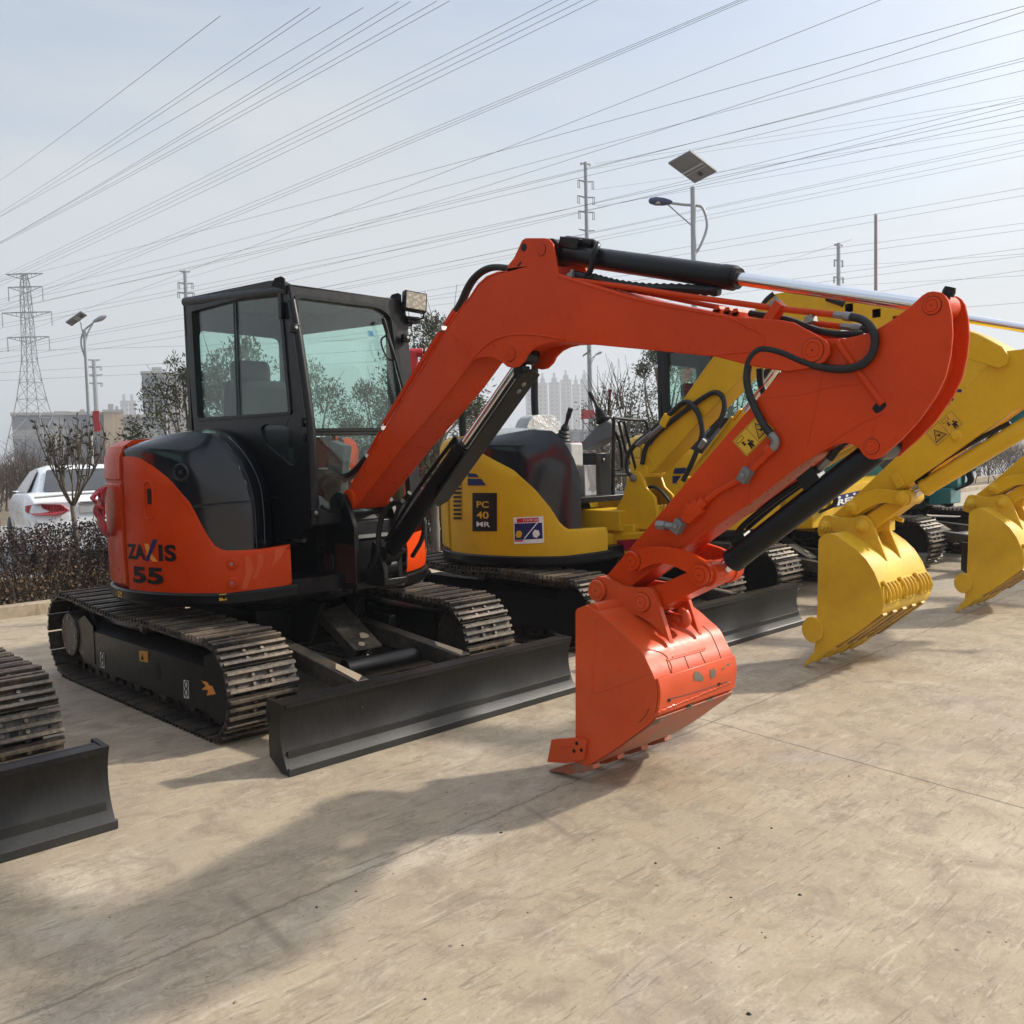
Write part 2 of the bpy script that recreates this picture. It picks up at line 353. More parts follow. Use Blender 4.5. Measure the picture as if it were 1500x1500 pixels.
# ================================================================== UNDERCARRIAGE
def belt_path():
    pts = [(-.97+(2.02*i/24), .02) for i in range(25)]
    pts += arc((1.13, .30), .27, -72, 90, 20)
    pts += [(.95, .566), (.75, .553), (.5, .533), (.27, .520), (.05, .524), (-.14, .534), (-.35, .532), (-.6, .522), (-.80, .52)]
    pts += arc((-.97, .27), .25, 90, 268, 22)
    return [Vector((0, a, b_)) for a, b_ in pts]
def make_belt(name, x0, x1, parent):
    P = belt_path(); P.append(P[0]); L = [0]
    for i in range(1, len(P)): L.append(L[-1]+(P[i]-P[i-1]).length)
    n = 44; pitch = L[-1]/n; mb = MB(); w = x1-x0; xc = (x0+x1)/2; rnd = random.Random(3 if x0 < 0 else 4)
    def pos(d):
        d %= L[-1]
        for i in range(1, len(P)):
            if L[i] >= d: return P[i-1].lerp(P[i], (d-L[i-1])/max(1e-6, L[i]-L[i-1]))
    for k in range(n):
        d = (k+.5)*pitch; c = pos(d); t = (pos(d+.06)-pos(d-.06)).normalized(); nn = Vector((0, t.z, -t.y))
        R = Matrix((Vector((1, 0, 0)), t, nn)).transposed()
        def put(u, tt, h, size, m): mb.box(c+Vector((u+xc, 0, 0))+t*tt+nn*h, size, m, R)
        put(0, 0, -.006, (w, pitch*.90, .013), SHOE)
        put(0, -pitch*.40, .004, (w, .020, .012), SHOE)
        for j, (tt, hh) in enumerate(((-.046, .026), (.0, .020), (.046, .026))):
            put(0, tt, hh/2-.002, (w-.004, .015, hh), SHOE)
            put(0, tt, hh-.001, (w-.004-rnd.random()*.006, .0165, .006), GROUSER)
        for u in (-.052, .052):
            for tt in (-.024, .024):
                p = c+Vector((xc+u, 0, 0))+t*tt; mb.cyl(p, p+nn*.017, .0105, GROUSER, n=6)
        for u in (-.145, .145): 
            p = c+Vector((xc+u, 0, 0))+t*.022; mb.cyl(p, p+nn*.0015, .009, INK, n=8)
        put(0, .022, .0005, (.034, .022, .003), INK)
        for u in (-.055, .055):
            put(u, 0, -.045, (.022, pitch*1.02, .062), WORN)
            p = c+Vector((xc+u*1.35, 0, 0))-nn*.045; mb.cyl(p-Vector((.012, 0, 0)), p+Vector((.012, 0, 0)), .02, SHOE, n=8)
    return mb.build(name, parent, angle=30)
def undercarriage(R):
    parts = []
    for sg in (-1, 1):
        x0, x1 = (-1.0, -.6) if sg < 0 else (.6, 1.0)
        parts.append(make_belt('track_belt', x0, x1, R))
        mb = MB(); xo = sg*.935; xi = sg*.70
        sec = [(xo, .12), (xo, .365), (sg*.86, .425), (xi, .425), (xi, .12)]
        ys = (-.84, .78)
        vs = [Vector((a, y, b_)) for y in ys for a, b_ in sec]; k = len(sec)
        fs = [tuple(range(k)), tuple(range(2*k-1, k-1, -1))]+[(i, (i+1) % k, k+(i+1) % k, k+i) for i in range(k)]
        mb.add(vs, fs, BLACK)
        # rounded front end plate that follows the idler
        fr = [(-.842, .12), (-.842, .42)]+[(-.97+.185*math.cos(math.radians(a)), .27+.185*math.sin(math.radians(a))) for a in range(75, 286, 14)]
        mb.prism(fr, xo, xo-sg*.02, BLACK)
        mb.prism([(.72, .15), (.72, .40), (.86, .46), (1.02, .40), (1.0, .2), (.9, .13)], xo+sg*.004, xo-sg*.018, BLACK)
        mb.prism(rounded([(-.28, .20), (-.28, .30), (-.22, .30), (-.22, .20)], .028), xo, xo+sg*.002, INK)
        for y in (-.62, -.25, .12, .5):
            mb.lathe((xo-sg*.02, y, .13), (-sg*.20, 0, 0), [(.055, 0), (.065, .1), (.065, .9), (.055, 1)], WORN, 14)
        mb.lathe((sg*.90, .05, .47), (-sg*.22, 0, 0), [(.03, 0), (.05, .1), (.05, .9), (.03, 1)], WORN, 14)
        f = mb.build('track_frame', R, .006); parts.append(f)
        mb = MB(); mb.lathe((sg*.90, -.97, .27), (-sg*.2, 0, 0), [(.07, 0), (.08, .02), (.17, .2), (.19, .3), (.19, .8), (.15, 1)], WORN, 26); mb.build('idler_wheel', f)
        mb = MB(); mb.lathe((sg*.955, 1.13, .30), (-sg*.34, 0, 0), [(.05, 0), (.145, .01), (.155, .08), (.155, .35), (.20, .36), (.20, .5), (.15, .52), (.15, 1)], WORN, 26)
        for a in range(0, 360, 45): mb.cyl((sg*.957, 1.13+.115*math.cos(math.radians(a)), .30+.115*math.sin(math.radians(a))), (sg*.945, 1.13+.115*math.cos(math.radians(a)), .30+.115*math.sin(math.radians(a))), .013, STEEL, n=6)
        mb.build('drive_sprocket', f)
    mb = MB()
    mb.prism([(-.72, -.42), (.72, -.42), (.72, -.30), (.46, .0), (.72, .32), (.72, .48), (-.72, .48), (-.72, .32), (-.46, 0), (-.72, -.30)], .27, .42, BLACK, axis=2)
    mb.box((0, 0, .45), (.8, .9, .20), BLACK); mb.cyl((0, 0, .5), (0, 0, .66), .38, BLACK, n=40)
    for sx in (-.42, .42): mb.box((sx, -.55, .36), (.06, .34, .16), BLACK)
    mb.prism([(-.80, .60), (-.72, .62), (-.45, .56), (-.40, .30), (-.62, .34)], -.16, -.12, BLACK); mb.prism([(-.80, .60), (-.72, .62), (-.45, .56), (-.40, .30), (-.62, .34)], .12, .16, BLACK)
    parts.append(mb.build('centre_frame', R, .01))
    # blade
    prof = YZ(-1.0, [(413.5, 1033), (411, 1050), (410, 1075), (411.5, 1095), (415, 1115), (419, 1133), (424, 1138.3)])
    back = YZ(-1.0, [(391, 1023.5), (389, 1040), (391.5, 1053), (393.5, 1065), (394, 1090), (395, 1108), (412, 1133)])
    prof = [(a, max(.004, b_)) for a, b_ in prof]; back = [(a, max(.004, b_)) for a, b_ in back]
    (ya, za), (ym, zm), (yb_, zb_) = prof[0], prof[2], prof[-1]
    def fy(z): return ya*(z-zm)*(z-zb_)/((za-zm)*(za-zb_))+ym*(z-za)*(z-zb_)/((zm-za)*(zm-zb_))+yb_*(z-za)*(z-zm)/((zb_-za)*(zb_-zm))
    front = [(fy(za+(zb_-za)*i/24), za+(zb_-za)*i/24) for i in range(25)]
    mb = MB()
    th = [(a+.035, b_) for a, b_ in front]
    mb.prism(front+list(reversed(th)), -.978, .978, BLADE)
    pt = front[0]
    mb.box((0, pt[0]+.045, pt[1]-.012), (1.956, .085, .022), BLADE)
    mb.box((0, pt[0]+.09, pt[1]-.06), (1.956, .02, .12), BLADE)
    mb.box((0, front[-1][0]+.055, .055), (1.956, .03, .10), BLADE)
    ep = front+list(reversed(back))
    hole = rounded([(back[1][0]-.012, back[1][1]-.005), (back[1][0]-.012, back[1][1]-.055), (back[1][0]-.034, back[1][1]-.055), (back[1][0]-.034, back[1][1]-.005)], .01)
    for x0, x1 in ((-1.0, -.978), (.978, 1.0)): mb.prism(ep, x0, x1, BLADE)
    for x0, x1 in ((-1.0015, -1.0), (1.0, 1.0015)): mb.prism(hole, x0, x1, INK)
    # bolt-on cutting edge
    cy, cz = front[-1]
    mb.prism([(cy-.006, .003), (cy-.008, .036), (cy-.002, .042), (cy+.012, .036), (cy+.012, .003)], -1.001, 1.001, BLADE)
    bl = mb.build('dozer_blade', R, .004); parts.append(bl)
    for sg, pa, pb in ((-1, (529, 997), (412, 938)), (1, (679, 959), (529, 906))):
        a = on(2, .33, pa); b_ = on(2, .42, pb); d = (b_-a).normalized(); x = Vector((0, 0, 1)).cross(d).normalized(); z = d.cross(x)
        Rm = Matrix((x, d, z)).transposed(); mb = MB()
        ln = (b_-a).length+.02; c = (a+b_)/2-z*.045-d*.0
        mb.box(c, (.085, ln, .10), WORN, Rm)
        mb.add([a+x*.03-d*.02+z*.008, a-x*.035+d*.05+z*.008, a-x*.03+d*.3+z*.008, a+x*.02+d*.22+z*.008], [(0, 1, 2, 3)], MUD)
        mb.build('push_arm', bl, .006)
    a = on(2, .27, (505, 982)); b_ = on(2, .27, (640, 956)); mb = MB(); mb.cyl(a, b_, .062, BLACK, n=24)
    mb.cyl(b_-(b_-a)*.06, b_, .068, WORN, n=24)
    m0 = (a+b_)/2+Vector((0, 0, .0632)); mb.build('cross_tube', bl)
    q = [on(0, -.10, (467, 896)), on(0, -.10, (520, 952)), on(0, .12, (560, 945)), on(0, .12, (505, 884))]
    n = (q[1]-q[0]).cross(q[3]-q[0]).normalized(); n = n if n.z > 0 else -n
    mb = MB(); mb.prism3([q], -n*.012, WORN); 
    for i, j in ((0, 1), (2, 3)): mb.prism3([[q[i], q[j], q[j]-n*.06, q[i]-n*.06]], (q[2]-q[0]).normalized()*(.01 if i == 0 else -.01), WORN)
    ax0 = (q[0]+q[3])/2-n*.07; ax1 = (q[1]+q[2])/2-n*.07; mb.cyl(ax0, ax1, .05, BLACK); mb.cyl(ax1, ax1+(ax1-ax0).normalized()*.10+Vector((0, 0, -.03)), .028, CHROME)
    mb.pin(q[0].x-.01, q[0].y, q[0].z-.0, .022, .02, STEEL)
    u = (q[1]-q[0]); w = (q[3]-q[0]); o = q[0]+n*.002
    for (cu_, cw, rr, mt) in ((.80, .62, .13, MUD), (.93, .35, .10, MUD), (.5, .5, .025, INK)):
        k = 9; rnd = random.Random(int(cu_*100)); mb.add([o+u*(cu_+rr*.55*(.6+.6*rnd.random())*math.cos(2*PI*i/k))+w*(cw+rr*1.3*(.6+.6*rnd.random())*math.sin(2*PI*i/k)) for i in range(k)], [tuple(range(k))], mt)
    mb.build('lift_cylinder_guard', bl, .002)
    return parts

# ================================================================== UPPER STRUCTURE
def lerp_tab(tab, a):
    tab = sorted(tab)
    if a <= tab[0][0]: return tab[0][1]
    for (x0, y0), (x1, y1) in zip(tab, tab[1:]):
        if a <= x1: return y0+(y1-y0)*(a-x0)/(x1-x0)
    return tab[-1][1]
TOPT = [(176, 1.575), (186, 1.587), (198, 1.613), (210, 1.637), (220.9, 1.622), (223.3, 1.597), (227.3, 1.515), (230.8, 1.40), (232.6, 1.30), (233.4, 1.234)]
BOUND = [(183.3, 1.50), (190, 1.497), (193.5, 1.486), (200, 1.435), (206, 1.367), (213.7, 1.223), (216.5, 1.12), (218.3, 1.06), (221, .987), (224, .957), (235.5, .957), (245.2, .974)]
def wall(mb, angs, zlo, zhi, R, mat, rows=6, bulge=0.0):
    vs = []; fs = []; m = rows+1
    for a in angs:
        t = math.radians(a); z0 = zlo(a); z1 = zhi(a)
        for i in range(m):
            f = i/rows; r = R(a, f) if callable(R) else R; r += bulge*math.sin(PI*f)
            vs.append(Vector((r*math.cos(t), r*math.sin(t), z0+(z1-z0)*f)))
    for i in range(len(angs)-1):
        for j in range(rows): fs.append((i*m+j, (i+1)*m+j, (i+1)*m+j+1, i*m+j+1))
    mb.add(vs, fs, mat)
def frange(a, b_, st):
    n = max(1, int(round(abs(b_-a)/st))); return [a+(b_-a)*i/n for i in range(n+1)]
def house(R, P, kind, s=0.0):
    zb = .725 if kind == 'orange' else .66
    zbot = lambda a: zb+max(0, (a-225)/20)*.03
    bound = BOUND if kind == 'orange' else [(160, 1.50), (190, 1.48), (205, 1.36), (216, 1.20), (225, 1.12), (245.2, 1.10)] if kind == 'tall' else [(160, 1.50), (176, 1.49), (187, 1.455), (203, 1.325), (213, 1.17), (220, 1.02), (224, .90), (227, .86), (245.2, .86)]
    a_gap = 183.3 if kind == 'orange' else 160
    mb = MB()
    wall(mb, frange(a_gap, 245.2, 2.0), zbot, lambda a: lerp_tab(bound, a), 1.0, P, 8, .004)
    # lip returning under the dark cover and end face at the front
    vs = []; fs = []
    an = frange(a_gap, 245.2, 2.0)
    for a in an:
        t = math.radians(a); z = lerp_tab(bound, a)
        for r, dz in ((1.0, 0), (.996, .006), (.94, .006)): vs.append(Vector((r*math.cos(t), r*math.sin(t), z+dz)))
    for i in range(len(an)-1):
        for j in range(2): fs.append((i*3+j, (i+1)*3+j, (i+1)*3+j+1, i*3+j+1))
    mb.add(vs, fs, P)
    t = math.radians(245.2); z0 = zbot(245.2); z1 = lerp_tab(bound, 245.2)
    mb.add([(math.cos(t), math.sin(t), z0), (math.cos(t), math.sin(t), z1), (.95*math.cos(t)+.0, .95*math.sin(t), z1), (.95*math.cos(t)+.0, .95*math.sin(t), z0)], [(0, 1, 2, 3)], P)
    body = mb.build('side_panel', R, angle=40); mb = MB()
    wall(mb, frange(-67, 20, 3), lambda a: zb+.012, lambda a: .975, 1.0, P, 5, .012)
    mb.build('front_corner_panel', R, angle=40)
    # counterweight
    mb = MB(); tops = lambda a: 1.575
    an = frange(20, a_gap-.9, 3.2)
    prof = [(.985, zb), (1.012, zb+.03), (1.018, zb+.25), (1.016, 1.34), (1.006, 1.35), (1.006, 1.365), (1.016, 1.375), (1.012, 1.50), (.985, 1.565), (.93, 1.60), (.72, 1.615)]
    m = len(prof); vs = []; fs = []
    for a in an:
        t = math.radians(a)
        lowz = 9 if kind != 'yellow' else 1.02+max(0, min(1, (a-105)/25))*.7
        for r, z in prof: vs.append(Vector((r*math.cos(t), r*math.sin(t), min(z, lowz+.0004*z))))
    for i in range(len(an)-1):
        for j in range(m-1): fs.append((i*m+j, (i+1)*m+j, (i+1)*m+j+1, i*m+j+1))
    fs += [tuple(range(m)), tuple(reversed([(len(an)-1)*m+j for j in range(m)]))]
    mb.add(vs, fs, P); cw = mb.build('counterweight', R, angle=30)
    mb = MB()
    mb.prism([(.97*math.cos(math.radians(a)), .97*math.sin(math.radians(a))) for a in frange(40, 140, 6)], zb, 1.60 if kind != 'yellow' else 1.0, BLACK, axis=2)
    mb.prism([(.965*math.cos(math.radians(a)), .965*math.sin(math.radians(a))) for a in frange(-70, 246, 6)], zb-.04, zb+.05, BLACK, axis=2)
    an = frange(-70, 247, 3); vs = []; fs = []; prof = [(.93, zb-.085), (1.0, zb-.08), (1.015, zb-.06), (1.015, zb-.012), (1.003, zb-.001), (.95, zb)]
    for a in an:
        t = math.radians(a)
        for r, z in prof: vs.append(Vector((r*math.cos(t), r*math.sin(t), z+max(0, (a-225)/20)*.03)))
    m = len(prof)
    for i in range(len(an)-1):
        for j in range(m-1): fs.append((i*m+j, (i+1)*m+j, (i+1)*m+j+1, i*m+j+1))
    mb.add(vs, fs, BLACK)
    wall(mb, [a_gap-1.2, a_gap+.3], zbot, lambda a: 1.57, .972, INK, 1)
    mb.build('swing_platform', R, angle=30)
    # dark hood with rounded nose
    mb = MB(); Rh = .990
    ins = lambda a: .085 if a < 210 else .085+(.012-.085)*min(1, (a-210)/20)
    Rf = lambda a, f: Rh-ins(a)*max(0, (f-.45)/.55)**2.2
    wall(mb, frange(a_gap-.4, 233.4, 1.6), lambda a: lerp_tab(bound, a)-.01, lambda a: lerp_tab(TOPT, a), Rf, HOOD, 14, .0)
    cre = [((Rh-ins(a))*math.cos(math.radians(a)), (Rh-ins(a))*math.sin(math.radians(a)), lerp_tab(TOPT, a)) for a in (233.4, 232.6, 231.8, 230.8, 229.2, 227.3, 225.4, 223.3, 220.9, 216, 210, 204, 198, 192, 186, 180, 174)]
    cre = [(cre[0][0], cre[0][1], .93 if kind == 'orange' else .85), (cre[0][0], cre[0][1], 1.1)]+cre
    sil = [(-.28, -.49, .93 if kind == 'orange' else .85), (-.28, -.489, 1.105), (-.28, -.470, 1.24), (-.28, -.440, 1.32), (-.28, -.405, 1.372), (-.28, -.369, 1.4165), (-.28, -.305, 1.475), (-.28, -.235, 1.5235), (-.28, -.15, 1.572), (-.28, -.069, 1.6087), (-.28, .063, 1.647), (-.28, .173, 1.664), (-.28, .25, 1.67), (-.28, .33, 1.672), (-.28, .40, 1.672), (-.28, .48, 1.67), (-.28, .54, 1.668), (-.28, .6, 1.665), (-.28, .66, 1.66)]
    K = 8; vs = []; fs = []
    for i, (a, b_) in enumerate(zip(cre, sil)):
        A = Vector(a); B = Vector(b_)
        for k in range(K+1):
            f = k/K; p = A.lerp(B, f); bul = .030*math.sin(PI*f)*(1 if i < 9 else .5)
            p += Vector((-.5, -.6, .45)).normalized()*bul
            vs.append(p)
    for i in range(len(cre)-1):
        for k in range(K): fs.append((i*(K+1)+k, (i+1)*(K+1)+k, (i+1)*(K+1)+k+1, i*(K+1)+k+1))
    mb.add(vs, fs, HOOD)
    mb.add([Vector(p) for p in sil]+[(-.28, .66, zb), (-.28, -.49, zb)], [tuple(range(len(sil)+2))], BLACK)
    hood = mb.build('hood_cover', R, angle=50)
    return body, cw, hood

def swing_bracket(R, P, s=0.0):
    mb = MB()
    base = [on(2, .68, q) for q in ((440, 857), (523, 866), (596, 855), (600, 838))]
    base = [(p.x, p.y) for p in base]+[(.42, -.6), (-.05, -.4)]
    mb.prism(base, .685, .725, P, axis=2)
    pl = YZ(-.03, [(510, 736), (521.6, 773), (524, 859), (487, 859), (430, 853), (428, 802), (442, 798), (453, 792), (461, 787), (470, 774), (477, 757), (483, 738), (488, 726), (496, 720), (504, 724)])
    mb.prism(pl, -.045, -.012, P); mb.prism(pl, .272, .305, P)
    mid = YZ(-.01, [(519, 764), (522.5, 792), (523, 858), (450, 855), (470, 790), (505, 760)])
    mb.prism(mid, -.012, .272, P)
    if P is BLACK:
        tp = YZ(-.01, [(508, 752), (524, 790), (522, 794), (505, 758)]); mb.prism(tp, -.012, .272, CABGREY)
        for xx in (.07, .19): mb.prism(YZ(xx, [(548, 792), (556, 800), (566, 838), (566, 858), (540, 858)]), xx-.015, xx+.015, P)
        mb.cyl((.05, mid[1][0]-.06, .80), (.21, mid[1][0]-.06, .80), .05, P)
    br = mb.build('swing_bracket', R, .004)
    if P is BLACK:
        mb = MB(); mb.prism(YZ(-.055, [(432, 806), (476, 808), (484, 818), (485, 852), (432, 848)]), -.058, -.046, DARKRED)
        mb.prism(YZ(-.055, [(490, 795), (519, 800), (521, 856), (488, 856)]), -.050, -.0452, DARKRED); mb.build('side_cover', br, .003)
        mb = MB(); mb.tube(PL(-.065, [(428, 802), (460, 803), (478, 804), (485, 811), (488, 822), (487, 858)]), .013, BLACK); mb.build('guard_rail', br)
    p = YZ(-.045, [(498, 738)])[0]; mb = MB(); mb.pin(-.045, p[0], p[1], .05, .012, P); mb.build('pivot_pin', br)
    return br

def frame_wall(mb, P0, Nn, outer, holes, th, mat):
    mb.prism3([[onpl(q, P0, Nn) for q in outer]]+[[onpl(q, P0, Nn) for q in h] for h in holes], -Nn*th, mat)
def cab(R, detailed=True):
    X = -.24; NX = Vector((-1, 0, 0)); PX = Vector((X, 0, 0))
    A = on(0, X, (424, 420)); B = on(0, X, (459, 769))
    up = (A-B).normalized(); NF = Vector((1, 0, 0)).cross(up).normalized(); NF = NF if NF.y < 0 else -NF
    mb = MB()
    side_out = [(268, 441), (272, 436), (394, 411), (408, 410), (418, 416), (424, 430), (434, 490), (446, 570), (453, 628), (457, 700), (459, 769), (446, 776), (438, 790), (400, 790), (330, 760), (300, 690), (285, 640)]
    win = rounded([(281, 455), (396, 423.5), (409, 424), (425, 604), (290, 614)], [3, 10, 10, 5, 5])
    tri = rounded([(381, 627), (388, 621), (416, 623), (429.5, 634), (431, 682), (424, 681), (388, 650)], 5)
    frame_wall(mb, PX, NX, side_out, [win, tri], .045, CABGREY)
    front_out = [(424, 416), (585, 438.5), (593, 447), (597, 475), (603, 552), (610, 640), (614, 690), (617, 757), (459, 769), (457, 700), (453, 628), (446, 570), (434, 490)]
    ws = rounded([(433, 434), (556, 449), (574, 463), (586, 560), (593, 627), (458.5, 628.5)], [9, 12, 12, 3, 4, 4])
    wl = rounded([(458.8, 637), (594, 636), (602, 735), (585, 745), (480, 752), (466, 742)], [3, 3, 8, 8, 14, 8])
    P0 = A+Vector((.0, 0, 0)); frame_wall(mb, P0, NF, front_out, [ws, wl], .05, CABGREY)
    # the roof
    rc = [on(0, X, (424, 418)), on(0, X, (268, 438)), None, onpl((588, 440), P0, NF)]
    rc[2] = Vector((rc[3].x, rc[1].y, rc[1].z-.04))
    rf = [c+Vector((0, 0, .005)) for c in rc]
    n = (rf[1]-rf[0]).cross(rf[3]-rf[0]).normalized(); n = n if n.z > 0 else -n
    mb.prism3([rf], -n*.05, CABGREY)
    mb.tube([rc[0]+Vector((.02, .03, -.02)), rc[1]+Vector((.02, 0, -.02))], .034, CABGREY, n=14, smooth=False)
    # far side and rear walls with window openings
    xl = rc[3].x; yf, yr = -.68, .66
    zt = 2.43
    mb.prism([(yf, .75), (yr, .75), (yr, zt+.06), (yf, zt)], xl-.04, xl, CABGREY, holes=[rounded([(yf+.09, 1.02), (yr-.09, 1.30), (yr-.09, zt-.06), (yf+.09, zt-.10)], .06)])
    mb.prism([(X, .75), (xl, .75), (xl, zt+.06), (X, zt+.12)], yr-.04, yr, CABGREY, holes=[rounded([(X+.09, 1.45), (xl-.09, 1.45), (xl-.09, zt-.08), (X+.09, zt-.06)], .05)], axis=1)
    mb.box((.26, .04, .80), (.64, 1.20, .10), CABGREY)
    mb.box((.22, -.50, .895), (.66, .38, .33), BLACK)
    pa, pb = on(1, .60, (513, 520)).x, on(1, .60, (540, 520)).x
    if pb < xl+.3: mb.box(((pa+pb)/2, .60, 1.6), (pb-pa, .05, 1.7), CABGREY)
    # corner pillar and window trims
    mb.tube([on(0, X+.006, q) for q in ((427, 440), (436, 490), (447.5, 570), (454.5, 628), (458, 700), (459.5, 768))], .026, CABGREY, n=12)
    c = mb.build('cab', R, .006, angle=40)
    g = MB(); g.prism3([[onpl(q, PX+Vector((.02, 0, 0)), NX) for q in rounded([(279, 453), (398, 421), (411, 422), (427, 606), (289, 616)], 6)]], (.006, 0, 0), GLASS)
    g.build('side_window', c, smooth=False)
    g = MB()
    def rng(o_, i_, d0, th, m): g.prism3([[onpl(q, PX, NX)+Vector((d0, 0, 0)) for q in o_], [onpl(q, PX, NX)+Vector((d0, 0, 0)) for q in i_]], (th, 0, 0), m)
    rng(rounded([(277, 451), (397, 419.5), (412, 420.5), (428, 607), (287, 618)], 5), rounded([(282, 456.5), (395.5, 425), (407.5, 425.5), (423.6, 603), (291, 612.5)], [3, 9, 9, 4, 4]), -.008, .02, BLACK)
    a = onpl((339, 441), PX, NX); b_ = onpl((345, 610), PX, NX)
    for dx, w in ((.012, .014), (.030, .010)):
        for dy in (0.0, -.022): g.prism3([[a+Vector((dx, dy-w/2, 0)), a+Vector((dx, dy+w/2, 0)), b_+Vector((dx, dy+w/2, 0)), b_+Vector((dx, dy-w/2, 0))]], (.006, 0, 0), BLACK if dy == 0 else GLASSD)
    g.build('window_frame', c, .002)
    g = MB(); g.prism3([[onpl(q, PX+Vector((.015, 0, 0)), NX) for q in rounded([(380, 625), (388, 619), (418, 621), (431, 633), (432, 684), (424, 683), (386, 651)], 5)]], (.006, 0, 0), GLASSD); g.build('quarter_window', c, smooth=False)
    g = MB(); g.prism3([[onpl(q, P0-NF*.018, NF) for q in rounded([(431, 431), (558, 447), (577, 462), (589, 560), (596, 630), (457, 631)], 10)]], -NF*.006, GLASS); g.build('windscreen', c, smooth=False)
    g = MB(); g.prism3([[onpl(q, P0-NF*.018, NF) for q in rounded([(457, 635), (597, 634), (605, 737), (588, 748), (478, 755), (464, 744)], 10)]], -NF*.006, GLASS); g.build('lower_windscreen', c, smooth=False)
    g = MB(); g.prism3([[onpl(q, P0, NF)+NF*.006 for q in rounded([(429.5, 430), (559, 446), (578, 461), (590, 560), (596.5, 631), (456.5, 632.5)], [10, 12, 12, 3, 4, 4])], [onpl(q, P0, NF)+NF*.006 for q in rounded([(434.5, 436), (555, 451), (572, 464), (584, 560), (591, 626.5), (459.8, 627.5)], [9, 12, 12, 3, 4, 4])]], -NF*.02, BLACK); g.build('windscreen_seal', c, .002)
    g = MB(); g.box(((X+xl)/2, yr-.015, 1.92), (xl-X-.16, .006, .98), GLASS); g.build('rear_window', c, smooth=False)
    g = MB(); g.prism([(yf+.07, .98), (yr-.05, .98), (yr-.05, zt-.03), (yf+.07, zt-.08)], xl-.022, xl-.016, GLASS); g.build('door_window', c, smooth=False)
    # interior
    g = MB(); g.box((.17, .22, 1.20), (.50, .50, .14), SEATC); g.box((.17, .47, 1.62), (.48, .13, .80), SEATC, Matrix.Rotation(.12, 3, 'X')); g.box((.17, .52, 2.08), (.30, .10, .17), SEATC)
    g.box((.17, .25, .98), (.36, .40, .30), BLACK); st = g.build('seat', c, .05, seg=3)
    q = on(0, -.02, (398, 561)); g = MB(); g.lathe((-.02, .12, 1.30), (0, -.12, .05), [(.02, 0), (.05, .4), (.05, 1)], SEATC, 12)
    for xx in (-.13, .46):
        g.box((xx, .12, 1.28), (.14, .55, .22), GREYPL); g.tube([(xx, -.10, 1.38), (xx, -.13, 1.50), (xx, -.15, 1.60)], [.022, .018, .024], BLACK)
    g.build('control_console', c, .015)
    g = MB(); g.box((.16, -.52, 1.0), (.6, .12, .10), GREYPL)
    for xx in (.04, .12, .20, .28): g.tube([(xx, -.48, 1.02), (xx, -.50, 1.28), (xx, -.46, 1.36)], .012, BLACK)
    for xx in (.08, .24): g.box((xx, -.56, 1.06), (.10, .16, .02), BLACK, Matrix.Rotation(.5, 3, 'X'))
    g.build('pedals', c, .004)
    g = MB(); g.box((.12, -.60, 1.34), (.06, .16, .44), GREYPL, Matrix.Rotation(.25, 3, 'X')); g.box((-.16, -.45, 1.36), (.08, .2, .34), GREYPL); g.tube([(.30, -.60, 1.25), (.30, -.62, 1.50), (.42, -.62, 1.50), (.42, -.60, 1.25)], .012, BLACK); g.build('monitor_stand', c, .008)
    if detailed:
        g = MB(); text_on(g, 'HITACHI', LIGHTGREY, (.33, .395, 1.72), (-.30, 0, 0), (0, .006, .045), .01); g.build('seat_lettering', st, smooth=False)
        # hinge clamps and door studs along the pillar
        for q in ((430.5, 483), (445.5, 620), (449, 642.5), (459.5, 752), (590, 497)):
            g = MB(); p = onpl(q, P0, NF)+NF*.030+Vector((-.016 if q[0] < 500 else 0, 0, 0)); g.box(p, (.055, .035, .05), BLACK); g.cyl(p+NF*.016, p+NF*.028, .012, STEEL, n=10); g.build('glass_clamp', c, .004)
        g = MB(); g.box(onpl((416, 455), PX, NX)+Vector((-.018, 0, 0)), (.024, .035, .10), BLACK); g.build('door_hinge', c, .004)
        for q, w in (((411, 409), .10), ((582.5, 433), .09)):
            g = MB(); p = onpl(q, P0, NF); g.prism3([[p+Vector((-.02, .08, -.03)), p+Vector((.025, 0, -.06)), p+Vector((.02, -.005, .008)), p+Vector((.01, .01, .02)), p+Vector((-.012, .05, .012))]], (.012, .006, 0), CABGREY); g.build('lifting_eye', c, .003)
        g = MB(); p0, p1 = onpl((556, 468), P0, NF)+NF*.035, onpl((572, 525), P0, NF)+NF*.04; p2, p3 = onpl((586, 579), P0, NF)+NF*.045, onpl((568, 540), P0, NF)+NF*.03
        g.tube([p0, p1], .013, BLACK, smooth=False); g.tube([onpl((559, 492), P0, NF)+NF*.05, onpl((571, 528), P0, NF)+NF*.055, onpl((588, 590), P0, NF)+NF*.05], .010, BLACK); g.tube([onpl((560, 493), P0, NF)+NF*.05, onpl((553, 500), P0, NF)+NF*.04, onpl((556, 515), P0, NF)+NF*.04, onpl((564, 528), P0, NF)+NF*.04, onpl((570, 529), P0, NF)+NF*.05], .006, BLACK); g.tube([onpl((573, 530), P0, NF)+NF*.04, onpl((589, 592), P0, NF)+NF*.035], .009, CHROME, smooth=False); g.build('wiper', c)
        g = MB(); st_ = [onpl(q, P0-NF*.015, NF) for q in ((539, 484), (549, 486), (550, 493), (540, 492))]; g.add([p+NF*.001 for p in st_], [(0, 1, 2, 3)], flat('pale_blue_sticker', (.16, .42, .55))); g.build('window_sticker', c, smooth=False)
